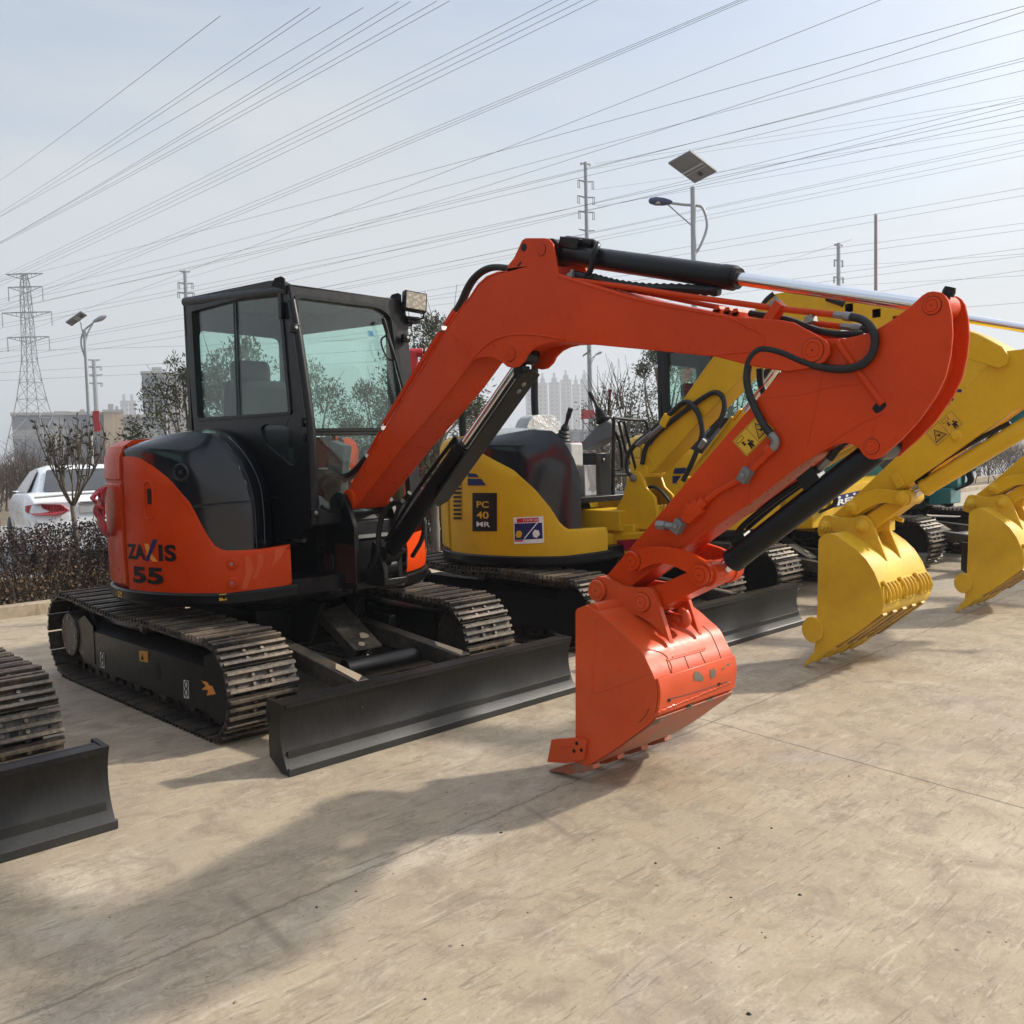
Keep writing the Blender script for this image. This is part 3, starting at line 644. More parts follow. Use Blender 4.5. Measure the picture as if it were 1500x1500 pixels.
        p = onpl((603, 459), P0, NF); lc = p+Vector((-.01, -.045, .065)); Rl = Matrix.Rotation(-.28, 3, 'Z') @ Matrix.Rotation(.12, 3, 'Y') @ Matrix.Rotation(-.12, 3, 'X')
        g = MB(); g.box(lc, (.155, .05, .125), BLACK, Rl)
        for i in range(5): g.box(lc+Rl @ Vector((-.06+.03*i, .035, 0)), (.006, .03, .10), BLACK, Rl)
        g.tube([p+Vector((-.07, 0, -.01)), p+Vector((-.065, -.04, -.035)), p+Vector((.045, -.06, -.035)), p+Vector((.055, -.04, .06))], .007, BLACK, per=3); g.box(p+Vector((-.01, .01, -.045)), (.10, .09, .04), BLACK); g.box(p+Vector((-.03, .05, -.06)), (.05, .12, .05), BLACK)
        wl_ = g.build('work_lamp', c, .006)
        g = MB(); g.box(lc+Rl @ Vector((0, -.027, 0)), (.135, .006, .107), LENS, Rl); g.build('lens', wl_, .002)
    return c
# ================================================================== DIGGING ARM SETS
def cylinder(name, R, x, p0, p1, r, t_end, rr, body, rod_to=1.0, boss0=.05, boss1=.045, bossmat=None, n=28):
    """hydraulic ram in the plane x; p0/p1 are (y, z) pins, barrel from p0 to the fraction t_end"""
    a = Vector((x, *p0)); b_ = Vector((x, *p1)); d = b_-a; L = d.length; mb = MB()
    mb.cyl(a+Vector((-.055, 0, 0)), a+Vector((.055, 0, 0)), boss0, body, n=20)
    mb.lathe(a, d, [(r*.75, .01), (r, .035), (r, t_end-.045), (r*1.06, t_end-.04), (r*1.06, t_end-.012), (r*.9, t_end-.01), (r*.88, t_end), (rr*1.2, t_end)], body, n)
    o = mb.build(name, R, angle=30); mb = MB()
    mb.cyl(a+d*(t_end-.05), a+d*(rod_to-.03/L), rr, CHROME, n=24); mb.cyl(b_+Vector((-.05, 0, 0)), b_+Vector((.05, 0, 0)), boss1, bossmat or body, n=22)
    mb.build('rod', o, angle=30); return o, a, b_, d

def shell_extrude(mb, prof, x0, x1, th, mat):
    """bucket skin: the profile is the outer line, swept across and given thickness inwards"""
    P = [Vector((0, *p)) for p in prof]; inn = []
    for i, p in enumerate(P):
        t = (P[min(i+1, len(P)-1)]-P[max(i-1, 0)]).normalized(); inn.append(p+Vector((0, -t.z, t.y))*th)
    poly = [(p.y, p.z) for p in P]+[(p.y, p.z) for p in reversed(inn)]
    mb.prism(poly, x0, x1, mat)

def warning_label(R, x, corners, s=0.0, flip=False):
    """two-field pictogram sticker: corners tl, tr, br, bl as seen, u along tl-tr"""
    q = PL(x, corners, s); o = q[0]; U = q[1]-q[0]; V = q[3]-q[0]; mb = MB(); nrm = Vector((-1, 0, 0))
    def P(u, v, l=.0012): return o+U*u+V*v+nrm*l
    def poly(pts, m, l): mb.add([P(u, v, l) for u, v in pts], [tuple(range(len(pts)))], m)
    def frame(u0, v0, u1, v1, w, wv, l=.002):
        for a in ((u0, v0, u1, v0+wv), (u0, v1-wv, u1, v1), (u0, v0, u0+w, v1), (u1-w, v0, u1, v1)): poly([(a[0], a[1]), (a[2], a[1]), (a[2], a[3]), (a[0], a[3])], INK, l)
    poly([(0, 0), (1, 0), (1, 1), (0, 1)], DECALY, .001)
    frame(.02, .03, .98, .97, .008, .016); poly([(.495, .03), (.505, .03), (.505, .97), (.495, .97)], INK, .002)
    a = (0.0, .5) if not flip else (.5, 0.0)
    def L(pts, off, l=.0025, m=INK): poly([(off+u*.5, v) for u, v in pts], m, l)
    pa, tr = a
    # falling block, arrow and person
    L([(.12, .12), (.58, .12), (.58, .30), (.12, .30)], pa); L([(.15, .145), (.55, .145), (.55, .275), (.15, .275)], pa, .003, DECALY)
    L([(.36, .36), (.48, .45), (.40, .45), (.40, .52), (.48, .52), (.36, .61), (.24, .52), (.32, .52), (.32, .45), (.24, .45)], pa)
    L([(.60, .50), (.70, .48), (.74, .55), (.70, .60), (.62, .58)], pa); L([(.46, .60), (.80, .62), (.84, .76), (.78, .76), (.72, .68), (.72, .92), (.62, .92), (.60, .76), (.56, .92), (.46, .92), (.50, .70)], pa)
    # triangle with crossed marks
    L([(.5, .16), (.92, .84), (.08, .84)], tr); L([(.5, .25), (.83, .79), (.17, .79)], tr, .003, DECALY)
    L([(.5, .30), (.76, .75), (.24, .75)], tr, .0032); L([(.5, .335), (.72, .73), (.28, .73)], tr, .0035, DECALY)
    for k in range(3): L([(.40+.07*k, .50+.05*k), (.45+.07*k, .48+.05*k), (.52+.05*k, .62+.03*k), (.46+.05*k, .64+.03*k)], tr, .0037)
    L([(.42, .68), (.60, .52), (.63, .55), (.45, .71)], tr, .0037)
    return mb.build('warning_label', R, smooth=False)

def teeth(bk, edge, xs, mat, L=.13, tip=None):
    """edge: (y, z) of the lip, tip: (y, z) of the tooth point"""
    e = Vector((0, *edge)); t = Vector((0, *tip)); d = (t-e).normalized(); n = Vector((0, -d.z, d.y)); n = n if n.y < 0 else -n
    for x in xs:
        mb = MB(); X = Vector((x, 0, 0)); ln = (t-e).length
        def sect(s_, w, h0, h1): return [e+d*s_+X+Vector((sx*w, 0, 0))+n*h for sx, h in ((-1, h0), (1, h0), (1, h1), (-1, h1))]
        secs = [sect(-.08, .024, -.004, .018), sect(-.01, .032, -.020, .026), sect(ln*.45, .032, -.018, .024), sect(ln*.46, .027, -.016, .020), sect(ln, .024, -.004, .004)]
        vs = [p for q in secs for p in q]; fs = [(3, 2, 1, 0), (16, 17, 18, 19)]
        for i in range(4):
            for k in range(4): fs.append((i*4+k, i*4+(k+1) % 4, (i+1)*4+(k+1) % 4, (i+1)*4+k))
        mb.add(vs, fs, mat); mb.build('tooth', bk, .003)

def boom_orange(R):
    xb0, xb1 = .02, .24; xc = .13; W = xb1-xb0
    low = [(521, 743), (549, 708), (592, 652), (627, 612), (664, 567), (690, 530), (700, 525), (712, 523.5), (722, 524.5), (735, 530.5)]
    lug = [(742, 537), (750, 539), (759, 537), (767, 529), (771, 520), (780, 511), (792, 505), (806, 502), (828, 501)]
    tipb = [(953, 513), (1047, 522.5), (1057, 525), (1104, 537), (1149, 544), (1175, 541), (1197, 536)]
    end = [(1208, 529), (1215, 518), (1214.5, 506), (1208, 498), (1200, 493)]
    top = [(1161, 472), (1143, 468.5), (1071, 464), (1059, 460), (935, 436), (817, 401)]
    ear = [(813, 380), (809, 357), (803, 349.5), (796, 348.5), (769, 348.5), (764, 352), (760, 361), (752, 378), (744, 388)]
    toe = [(742, 396.5), (728, 397.5), (712, 404), (699, 416), (688, 433), (667, 460), (600, 567), (517, 703), (511, 716), (512, 732)]
    out = YZ(xb0, low+lug+tipb+end+top+ear+toe)
    # main box: body section without the lug and fork, plus two cheek plates
    body = YZ(xb0, low+[(745, 520), (760, 508), (780, 503), (806, 501.5), (828, 501)]+[(953, 513), (1047, 522.5), (1090, 515), (1120, 490), (1080, 466), (1059, 460), (935, 436), (817, 401), (790, 396), (742, 396.5), (728, 397.5), (712, 404), (699, 416), (688, 433), (667, 460), (600, 567), (517, 703), (511, 716), (512, 732)])
    mb = MB(); mb.prism(body, xb0+.004, xb1-.004, ORANGE)
    mb.prism(out, xb0, xb0+.016, ORANGE); mb.prism(out, xb1-.016, xb1, ORANGE)
    f = YZ(xb0, [(518, 736)]); mb.cyl((xb0-.022, -.865-.02, 1.215), (xb1+.022, -.865-.02, 1.215), .062, ORANGE)
    bm = mb.build('boom', R, .005, angle=30)
    # doubler seam and stiffener lines
    mb = MB()
    for line, r in (([(692, 527), (705, 512), (722, 499), (740, 492), (762, 489.5), (790, 491), (828, 497)], .006), ([(663, 491), (677, 506), (692, 527)], .005), ([(531, 715), (528, 712)], .004),
                    ([(1071, 466), (1098, 480), (1114, 487), (1119, 495), (1118, 507)], .0045), ([(1047, 520), (1075, 517), (1100, 515)], .004),
                    ([(524, 740), (549, 708), (592, 652), (627, 612), (664, 567), (690, 530)], .004), ([(519, 704), (600, 570), (667, 463), (689, 436), (701, 418), (714, 406.5), (729, 400)], .004), ([(817, 404), (935, 439.5), (1059, 463.5)], .004)):
        mb.tube(PL(xb0-.0005, line), r, ORANGE, n=8, per=5)
    mb.build('weld_seam', bm)
    for q, r in (((747.5, 519), .034), ((793, 366), .028), ((1191, 513), .042)):
        mb = MB(); p = YZ(xb0, [q])[0]; mb.pin(xb0, p[0], p[1], r, .006, ORANGE); mb.build('pivot_pin', bm, angle=30)
    mb = MB(); p = YZ(xb0, [(767.5, 362.5)])[0]; mb.cyl((xb0-.001, *p), (xb0-.0035, *p), .018, INK, n=18)
    e = YZ(xb0-.002, [(757, 390), (762, 383), (764, 384), (760, 391)]); mb.add([(xb0-.002, a, b_) for a, b_ in e], [(0, 1, 2, 3)], INK); mb.build('sling_eye', bm, smooth=False)
    # pipes along the top and back
    mb = MB()
    mb.tube(PL(.06, [(762, 396), (800, 403), (840, 410), (920, 421), (1000, 433), (1080, 444), (1140, 452), (1222, 461)]), .0125, ORANGE)
    mb.tube(PL(.15, [(850, 412), (940, 428), (1020, 444), (1057, 451), (1064, 453)]), .011, ORANGE); mb.tube(PL(.13, [(1180, 471), (1205, 475), (1232, 478)]), .012, ORANGE)
    mb.tube(PL(.10, [(667, 456), (600, 562), (557, 633), (536, 672)]), .010, ORANGE); mb.tube(PL(.15, [(666, 452), (600, 557), (557, 628)]), .010, ORANGE)
    for q in ((1060, 455), (1075, 457), (1087, 459)):
        p = on(0, .10, q); mb.cyl(p-Vector((.05, 0, 0)), p+Vector((.06, 0, 0)), .017, ORANGE, n=6); mb.box(p+Vector((0, 0, -.015)), (.1, .04, .03), ORANGE)
    p = on(0, .06, (1135, 459)); mb.box(p, (.05, .035, .09), ORANGE, Matrix.Rotation(.7, 3, 'X'))
    pp = mb.build('hydraulic_pipe', bm)
    for q in ((838, 404), (1136, 445), (1188, 468), (648, 482), (560, 628)):
        mb = MB(); p = on(0, .06, q); mb.box(p, (.04, .032, .026), STEEL, Matrix.Rotation(-.2, 3, 'X')); mb.cyl(p, p+Vector((0, 0, .028)), .009, STEEL, n=6); mb.build('pipe_clamp', bm, .002)
    for q0, q1, x in (((1222, 461), (1245, 464), .06), ((1232, 478), (1258, 481), .13), ((754, 395), (770, 397.5), .06)):
        mb = MB(); a, b_ = PL(x, [q0, q1]); mb.cyl(a, b_, .0145, STEEL, n=6); mb.cyl(a.lerp(b_, .6), a.lerp(b_, 1.15), .0165, STEEL, n=12); mb.build('hose_fitting', bm, .002)
    mb = MB()
    mb.tube(PL(.03, [(1246, 464), (1262, 468), (1276, 480), (1282, 498), (1277, 519), (1262, 534), (1239, 540.5), (1211, 539), (1180, 531), (1150, 518), (1128, 512), (1112, 513), (1099, 527), (1094, 552), (1098, 577), (1109, 604), (1122, 627), (1131, 637)])[:], .0150, RUBBER, n=14)
    h = mb.build('arm_hose', bm); mb = MB()
    mb.tube(PL(.23, [(1113, 540), (1114, 558), (1119, 574), (1127, 584)]), .015, RUBBER, n=12); mb.build('far_hose', bm); mb = MB(); mb.tube(PL(.13, [(1258, 481), (1275, 484), (1290, 492)]), .015, RUBBER, n=12); mb.build('far_hose', bm)
    mb = MB(); mb.tube(PL(.10, [(1098, 459), (1130, 464), (1160, 470), (1195, 483), (1225, 489.5), (1263, 489.5)]), .0135, RUBBER, n=8, per=22, ripple=.08); mb.build('corrugated_hose', bm)
    for dx, k in ((0.05, 0), (.13, 3)):
        mb = MB(); mb.tube(PL(dx, [(668+k, 455), (676+k, 440), (684+k, 422), (694+k, 407), (708+k, 396), (726+k, 391.5), (756+k, 395)]), .0165, RUBBER, n=10); mb.build('knee_hose', bm)
    for x, pts, r, kw in ((.05, [(538, 668), (520, 688), (505, 698), (484, 696), (470, 705), (465, 730), (471, 757), (482, 773)], .017, {}), (.12, [(536, 672), (520, 695), (505, 703), (488, 708), (480, 722), (482, 738)], .017, {}),
                          (.06, [(590, 734), (575, 738), (561, 754), (555, 780), (553, 812), (541, 842)], .016, dict(per=16, ripple=.05)), (.14, [(600, 722), (586, 740), (579, 765), (582, 795), (592, 808)], .014, {}), (.30, [(604, 815), (618, 790), (621, 765), (615, 745)], .014, {})):
        mb = MB(); mb.tube(PL(x, pts), r, RUBBER, n=10, **kw); mb.build('foot_hose', bm)
    # boom ram with its guard plate
    pin_u = YZ(xb0, [(747.5, 519)])[0]; pin_l = YZ(xc, [(570, 811)])[0]
    bc, a, b_, d = cylinder('boom_cylinder', R, xc, pin_l, pin_u, .050, .60, .028, BLACK)
    n = Vector((0, -d.z, d.y)).normalized(); n = n if n.y < 0 else -n
    n2 = -n if n.z > 0 else n
    mb = MB(); o = n2*.075
    g = [a+d*.36+o, a+d*.97+o]
    quad = [g[0]+Vector((-.055, 0, 0)), g[1]+Vector((-.062, 0, 0)), g[1]+d*.02+Vector((.0, 0, 0)), g[1]+Vector((.075, 0, 0)), g[0]+Vector((.065, 0, 0)), g[0]-d*.03+Vector((.02, 0, 0))]
    mb.prism3([quad], n2*.010, CABGREY)
    for t in (.93, .90): mb.cyl(a+d*t+o, a+d*t+o+n2*.02, .014, STEEL, n=8)
    mb.box(a+d*.95+o*.5, (.06, .06, .06), BLACK); mb.build('ram_guard', bc, .004)
    mb = MB(); mb.tube([a+d*.60-n2*.055+Vector((-.03, 0, 0)), a+d*.3-n2*.07+Vector((-.03, 0, 0)), a+d*.04-n2*.05+Vector((-.03, 0, 0))], .011, BLACK); mb.build('ram_pipe', bc)
    # arm ram
    p0 = YZ(xb0, [(793, 366)])[0]; p1 = YZ(.05, [(1365.5, 447.7)])[0]
    L = Vector(p1)-Vector(p0); cut = YZ(xc, [(1083, 408)])[0]; t_end = (Vector(cut)-Vector(p0)).length/L.length
    ac, a, b_, d = cylinder('arm_cylinder', R, xc, p0, p1, .048, t_end, .0262, BLACK, boss0=.06, boss1=.045, bossmat=ORANGE)
    mb = MB(); T = d.normalized(); up = Vector((1, 0, 0)).cross(T); up = up if up.z > 0 else -up
    mb.box(a+T*.10+up*.05, (.09, .12, .05), BLACK, Matrix((Vector((1, 0, 0)), T, up)).transposed()); mb.cyl(a+T*.04+up*.062, a+T*.22+up*.062, .022, BLACK, n=8)
    mb.tube([a+T*.22+up*.062, a+T*.27+up*.058+Vector((-.03, 0, 0)), a+T*.285+up*.02+Vector((-.062, 0, 0)), a+T*.285-up*.05+Vector((-.064, 0, 0)), a+T*.26-up*.085+Vector((-.06, 0, 0))], .0135, BLACK)
    mb.cyl(a+T*.16-up*.09+Vector((-.05, 0, 0)), a+T*.30-up*.09+Vector((-.05, 0, 0)), .022, BLACK, n=8); mb.build('port_block', ac, .004)
    mb = MB(); mb.tube([a+T*.28-up*.088+Vector((-.04, 0, 0)), a+T*.42-up*.098+Vector((-.03, 0, 0)), a+T*.58-up*.094+Vector((-.02, 0, 0)), a+T*.75-up*.075+Vector((-.01, 0, 0)), a+T*(d.length*t_end-.08)-up*.06], .021, RUBBER, n=9, per=9, ripple=.13); mb.build('wrapped_hose', ac)
    return bm

def arm_orange(R):
    x0, x1 = .05, .21
    outl = [(1143, 545), (1153, 520), (1170, 503), (1205, 497), (1237, 496), (1267, 489), (1284, 482), (1306.5, 468.5), (1332.5, 449.5), (1350, 433), (1358, 428), (1367, 426.5), (1377, 428), (1384, 433), (1389, 441), (1393.5, 462), (1395, 490), (1392, 520), (1384.5, 552), (1371, 580), (1346, 616), (1319, 645), (1291, 669.5), (1280.5, 673), (1271, 671.5), (1264, 666), (1258, 657), (1249, 651), (1237, 648.5), (1223, 650.5), (1178, 676), (1095, 740), (1060, 762), (925, 858), (905, 872), (888, 876), (876, 870), (873, 860), (878, 850), (888, 844)]
    o = YZ(x0, outl)
    core = YZ(x0, [(1143, 545), (1160, 520), (1205, 500), (1267, 493), (1306, 474), (1330, 462), (1352, 470), (1370, 500), (1372, 535), (1358, 570), (1336, 600), (1312, 626), (1290, 642), (1262, 645), (1237, 643), (1178, 674), (1095, 738), (925, 857), (892, 864), (888, 845)])
    mb = MB(); mb.prism(core, x0+.01, x1-.01, ORANGE); mb.prism(o, x0, x0+.014, ORANGE); mb.prism(o, x1-.014, x1, ORANGE)
    p = YZ(x0, [(880, 862)])[0]; mb.cyl((x0-.01, *p), (x1+.01, *p), .055, ORANGE)
    am = mb.build('arm', R, .004, angle=30)
    mb = MB()
    for line, r in (([(1226, 500), (1240, 520), (1262, 551), (1283, 580), (1293, 592)], .013),): mb.tube(PL(x0-.002, line), r, ORANGE, n=10)
    for line, r in (([(1295, 606), (1262, 620), (1218, 648), (1190, 668)], .0022), ([(1262, 562), (1210, 569), (1180, 577), (1120, 583)], .0022), ([(1206, 540), (1200, 575), (1190, 620), (1182, 655)], .0016), ([(1282, 612), (1278, 640)], .0016), ([(1100, 700), (1096, 735)], .0016), ([(1132, 548), (1105, 580), (1075, 616)], .002), ([(1040, 770), (960, 826), (925, 850)], .003)): mb.tube(PL(x0-.0005, line), r, ORANGE, n=6)
    mb.build('weld_seam', am)
    mb = MB(); mb.prism(rounded(YZ(x0, [(1277, 598), (1284, 590), (1296, 587), (1299, 594), (1292, 602), (1283, 606)]), .008), x0-.002, x0-.0005, INK); mb.build('pipe_slot', am, smooth=False)
    for q, r in (((1365.5, 447.7), .030), ((1277, 654), .027), ((926.5, 821.7), .03)):
        mb = MB(); p = YZ(x0, [q])[0]; mb.pin(x0, p[0], p[1], r, .006, ORANGE); mb.build('pivot_pin', am, angle=30)
    mb = MB(); p = YZ(x0, [(1377, 428)])[0]; mb.lathe((.10, p[0]-.005, p[1]-.01), (0, -.01, .03), [(.02, 0), (.022, .5), (.018, 1)], BLACK, 12); mb.build('grease_cap', am)
    mb = MB(); mb.tube(PL(.035, [(1131, 659), (1092, 697), (1050, 720), (1029, 738)]), .0125, ORANGE, smooth=False); a, b_ = PL(.03, [(1124, 662), (1131, 655)]); mb.cyl(a, b_, .022, ORANGE, n=6)
    a, b_ = PL(.03, [(1033, 733), (1003, 762)]); mb.cyl(a, b_, .022, ORANGE, n=6); dd = (b_-a).normalized(); mb.box(a.lerp(b_, .55), (.04, .09, .06), ORANGE, Matrix((Vector((1, 0, 0)), dd, Vector((1, 0, 0)).cross(dd))).transposed()); a, b_ = PL(.02, [(1010, 738), (1006, 752)]); mb.cyl(a, b_, .016, ORANGE, n=10)
    ap = mb.build('arm_pipe', am, .002)
    for q in ((1092, 696), (994, 771)):
        mb = MB(); p = on(0, .025, q); mb.box(p, (.045, .04, .06), CLAMP, Matrix.Rotation(.55, 3, 'X')); mb.cyl(p+Vector((-.024, 0, 0)), p+Vector((-.032, 0, 0)), .012, STEEL, n=8); mb.build('pipe_bracket', am, .004)
    mb = MB(); mb.tube(PL(.025, [(1001, 763), (994, 770), (985, 771), (974, 769)]), .016, STEEL, n=10); a, b_ = PL(.025, [(976, 769.5), (963, 769)]); mb.cyl(a, b_, .021, STEEL, n=6); mb.build('hose_fitting', am); mb = MB(); mb.tube([on(0, .03, (1130, 636)), on(0, .03, (1136, 645)), on(0, .03, (1135, 653)), on(0, .03, (1130, 658))], .017, STEEL, n=10); mb.build('hose_fitting', am)
    warning_label(am, x0-.001, [(1073.3, 646), (1112, 605.5), (1131, 630), (1094, 669)])
    # bucket ram
    xc = .13; pu = YZ(x0, [(1277, 654)])[0]; pl = YZ(.0, [(1027, 842)])[0]
    v = Vector(pl)-Vector(pu); cut = YZ(xc, [(1072, 826)])[0]
    bc, a, b_, d = cylinder('bucket_cylinder', R, xc, pu, pl, .049, .915, .030, BLACK, boss0=.05, boss1=.05, bossmat=ORANGE)
    T = d.normalized(); up = Vector((1, 0, 0)).cross(T); up = up if up.z > 0 else -up
    mb = MB(); mb.box(a+d*.33+up*.062+Vector((-.01, 0, 0)), (.07, .08, .06), BLACK, Matrix((Vector((1, 0, 0)), T, up)).transposed()); mb.tube([a+d*.35+up*.075+Vector((-.02, 0, 0)), a+d*.55+up*.085+Vector((-.02, 0, 0)), a+d*.75+up*.082+Vector((-.02, 0, 0)), a+d*.82+up*.06+Vector((-.01, 0, 0))], .012, BLACK)
    mb.tube([a+d*.35+up*.075+Vector((.02, 0, 0)), a+d*.55+up*.08+Vector((.02, 0, 0)), a+d*.76+up*.075+Vector((.02, 0, 0))], .010, BLACK); mb.box(a+d*.80+up*.055, (.06, .07, .03), BLACK, Matrix((Vector((1, 0, 0)), T, up)).transposed())
    mb.tube([a+d*.05+up*.085, a+d*.13+up*.10, a+d*.22+up*.085], .017, RUBBER, n=8, per=14, ripple=.06); mb.cyl(a+d*.22+up*.085, a+d*.31+up*.075, .016, STEEL, n=6); mb.build('ram_pipe', bc, .002)
    # links
    lk = YZ(.005, [(917.5, 822), (920, 812), (928, 806.5), (945.6, 801), (964.6, 800), (986.6, 802.5), (1008.6, 810), (1030.6, 821.5), (1039, 830), (1042, 842), (1040, 851), (1033, 857.5), (1024, 855), (1016, 847), (1005.7, 838), (986.6, 829), (964.6, 824.5), (948.5, 829), (936, 836), (926, 836.5), (919, 831)])
    for xa, xb in ((.005, .030), (.230, .255)):
        mb = MB(); mb.prism(lk, xa, xb, ORANGE)
        if xa < .1:
            for q in ((926.5, 821.7), (1027, 842)): p = YZ(.005, [q])[0]; mb.pin(.005, p[0], p[1], .044, .016, ORANGE)
        mb.build('side_link', R, .004)
    pe = YZ(.0, [(941, 882)])[0]; pr = YZ(.0, [(1027, 842)])[0]; a = Vector(pe); b_ = Vector(pr); d = (b_-a).normalized(); n = Vector((-d.y, d.x)); n = n if n.y > 0 else -n
    mb = MB(); mb.prism([tuple(a+n*.045), tuple(b_+n*.04-d*.03), tuple(b_-n*.045-d*.01), tuple(a-n*.05)], .045, .215, ORANGE); mb.cyl((.035, *pe), (.225, *pe), .06, ORANGE); mb.cyl((.03, *pr), (.08, *pr), .055, ORANGE); mb.cyl((.18, *pr), (.23, *pr), .055, ORANGE)
    mb.build('bucket_link', R, .005)
    return am

def bucket_orange(R):
    x0, x1 = -.16, .42
    side = [(842.8, 896), (845, 892), (857.5, 886.5), (868, 892), (880, 901), (893, 912), (905, 922), (914, 930), (923, 939), (939, 955), (950.5, 977), (957, 990), (961, 1005), (961.5, 1019), (959.5, 1041), (955, 1056), (930, 1075), (905, 1093.5), (873, 1114), (861, 1121), (842, 1122), (842.8, 1078)]
    sp = YZ(x0, side)
    mb = MB(); mb.prism(sp, x0, x0+.02, ORANGEW); mb.prism(sp, x1-.02, x1, ORANGEW)
    prof = YZ(x0, [(860, 900), (866, 893), (878, 897), (893, 910), (905, 920), (914, 928), (923, 937), (939, 953), (950, 975), (957, 990), (961, 1005), (962, 1019), (959.5, 1041), (955, 1057), (930, 1076), (905, 1094.5), (873, 1115), (845, 1129)])
    sm = [(p.y, p.z) for p in spline([(0, *q) for q in prof], 3)]
    shell_extrude(mb, sm, x0+.001, x1-.001, .018, ORANGEW)
    hub = YZ(x0, [(866, 896)])[0]; mb.cyl((x0+.012, *hub), (x1-.012, *hub), .036, ORANGEW, n=22)
    bk = mb.build('bucket', R, .0025, angle=28)
    # wear plates across the heel and lip plate
    S_ = [Vector((0, *q)) for q in sm]
    def strip(i0, i1, xa, xb, th, mt=None):
        m = MB(); pts = S_[i0:i1+1]; offs = []
        for i, p in enumerate(pts):
            t = (pts[min(i+1, len(pts)-1)]-pts[max(i-1, 0)]).normalized(); n = Vector((0, t.z, -t.y)); offs.append((p+n*.0005, p+n*th))
        poly = [(a.y, a.z) for a, _ in offs]+[(b_.y, b_.z) for _, b_ in reversed(offs)]
        m.prism(poly, xa, xb, mt or ORANGEW); return m
    nS = len(S_)
    def near(q):
        y, z = YZ(x0, [q])[0]; return min(range(nS), key=lambda i: (S_[i].y-y)**2+(S_[i].z-z)**2)
    ia, ib = near((958.5, 993)), near((957, 1048))
    st = strip(ia, ib, x0+.004, x1-.004, .014); st.build('wear_plate', bk, .003)
    i2 = near((930, 1075)); strip(ib+1, min(i2+6, nS-1), x0+.004, x1-.004, .009, SCRAPED).build('heel_plate', bk, .003)
    T = tree_of(bk)
    # welds and cut lines on the back
    mb = MB(); Rt = tree_of(*bk.children, bk)
    def line(pxs, r, mat, lift=.001):
        P = []
        for q in spline([(a, b_, 0) for a, b_ in pxs], 6):
            h = Rt.ray_cast(CAM, ray((q.x, q.y)).normalized())
            if h[0] is not None: P.append(h[0]-ray((q.x, q.y)).normalized()*lift)
        if len(P) > 2: mb.tube(P, r, mat, n=6, smooth=False)
    for l in ([(977, 967), (979, 975), (983, 986)], [(1002, 960), (1005, 968), (1009, 979)], [(1025, 954), (1028, 961), (1033, 971)], [(1029, 917), (1040, 927), (1049, 945), (1056, 964)]): line(l, .0022, INK, .000)
    for l in ([(985, 963), (1010, 956), (1033, 949)], [(976, 967), (1000, 961), (1032, 952)], [(980, 930), (988, 950)]): line(l, .0045, ORANGEW, .0)
    line([(978, 1024), (1000, 1019), (1030, 1010), (1068, 998)], .002, INK, 0)
    for l in ([(942, 951), (960, 953), (975, 960), (984, 976), (984, 985)],): line(l, .003, ORANGEW)
    rnd = random.Random(5); 
    zz = [(959+i*1.6, 1045-i*.66+rnd.uniform(-.8, .8)) for i in range(70)]
    line(zz, .0045, ORANGEW)
    line([(936, 1058), (944, 1050), (951, 1038)], .0015, INK, 0)
    mb.build('weld_seam', bk)
    mb = MB()
    for l in ([(872, 905), (870, 960), (868, 1015)], [(870, 1017), (905, 1004), (947, 987)], [(880, 903), (872, 906)]): mb.tube(PL(x0-.0008, l), .003, ORANGEW, n=6)
    mb.build('side_crease', bk)
    jr = random.Random(3)
    def rag(pts):
        o = []
        for i, q in enumerate(pts):
            q2 = pts[(i+1) % len(pts)]
            for f in (0, .33, .66): o.append((q[0]+(q2[0]-q[0])*f+jr.uniform(-.9, .9), q[1]+(q2[1]-q[1])*f+jr.uniform(-.9, .9)))
        return o
    for pts in ([(1015, 990), (1018, 984), (1023, 983.5), (1025, 987), (1030, 991), (1029, 997), (1021, 997), (1014, 998), (1017, 994)], [(1040, 981), (1045, 979), (1048, 983), (1048, 991), (1041, 995), (1040, 988)], [(1056, 980), (1060, 977), (1061, 979), (1057, 982)], [(1065, 974), (1068, 971), (1069, 973), (1066, 976)]):
        decal(Rt, rag(pts), 'bare_patch', bk, BARE, .002)
    for pts in ([(1003, 1041), (1014, 1035), (1017, 1028), (1009, 1032)], [(1035, 1027), (1045, 1018), (1043, 1026)], [(955, 1063), (964, 1058), (968, 1051), (960, 1057)]): decal(Rt, rag(pts), 'bare_patch', bk, BARE, .002)
    for q in ((980, 1026), (1053, 1002)):
        decal(Rt, [(q[0]-2.5, q[1]+.5), (q[0]-1, q[1]-2), (q[0]+2.5, q[1]-2), (q[0]+1, q[1]+2), (q[0]-2, q[1]+2.5)], 'bolt_hole', bk, INK, .002)
    # ears
    for xa, xb in ((.012, .036), (.226, .250)):
        ear = YZ(.012, [(867, 862), (870, 851), (877, 846), (886, 845), (896, 851), (910, 858), (928, 861), (945.6, 860.5), (952, 862), (958, 868), (963, 882), (967.6, 896), (975, 920), (982, 943), (968, 925), (952, 912), (935, 902), (912, 897), (898, 894), (884, 891), (874, 884), (868, 873)])
        mb = MB(); mb.prism(ear, xa, xb, ORANGEW)
        if xa < .1:
            for q, r in (((876, 865), .05), ((941, 882), .042)): p = YZ(.012, [q])[0]; mb.pin(.012, p[0], p[1], r, .016, ORANGEW)
        mb.build('ear_plate', bk, .004)
    # lifting hook between the ears
    pts = [on(0, .15, q) for q in ((975, 908), (985, 905), (994, 907), (1001, 914), (1005, 908), (1003, 899), (996, 893))]
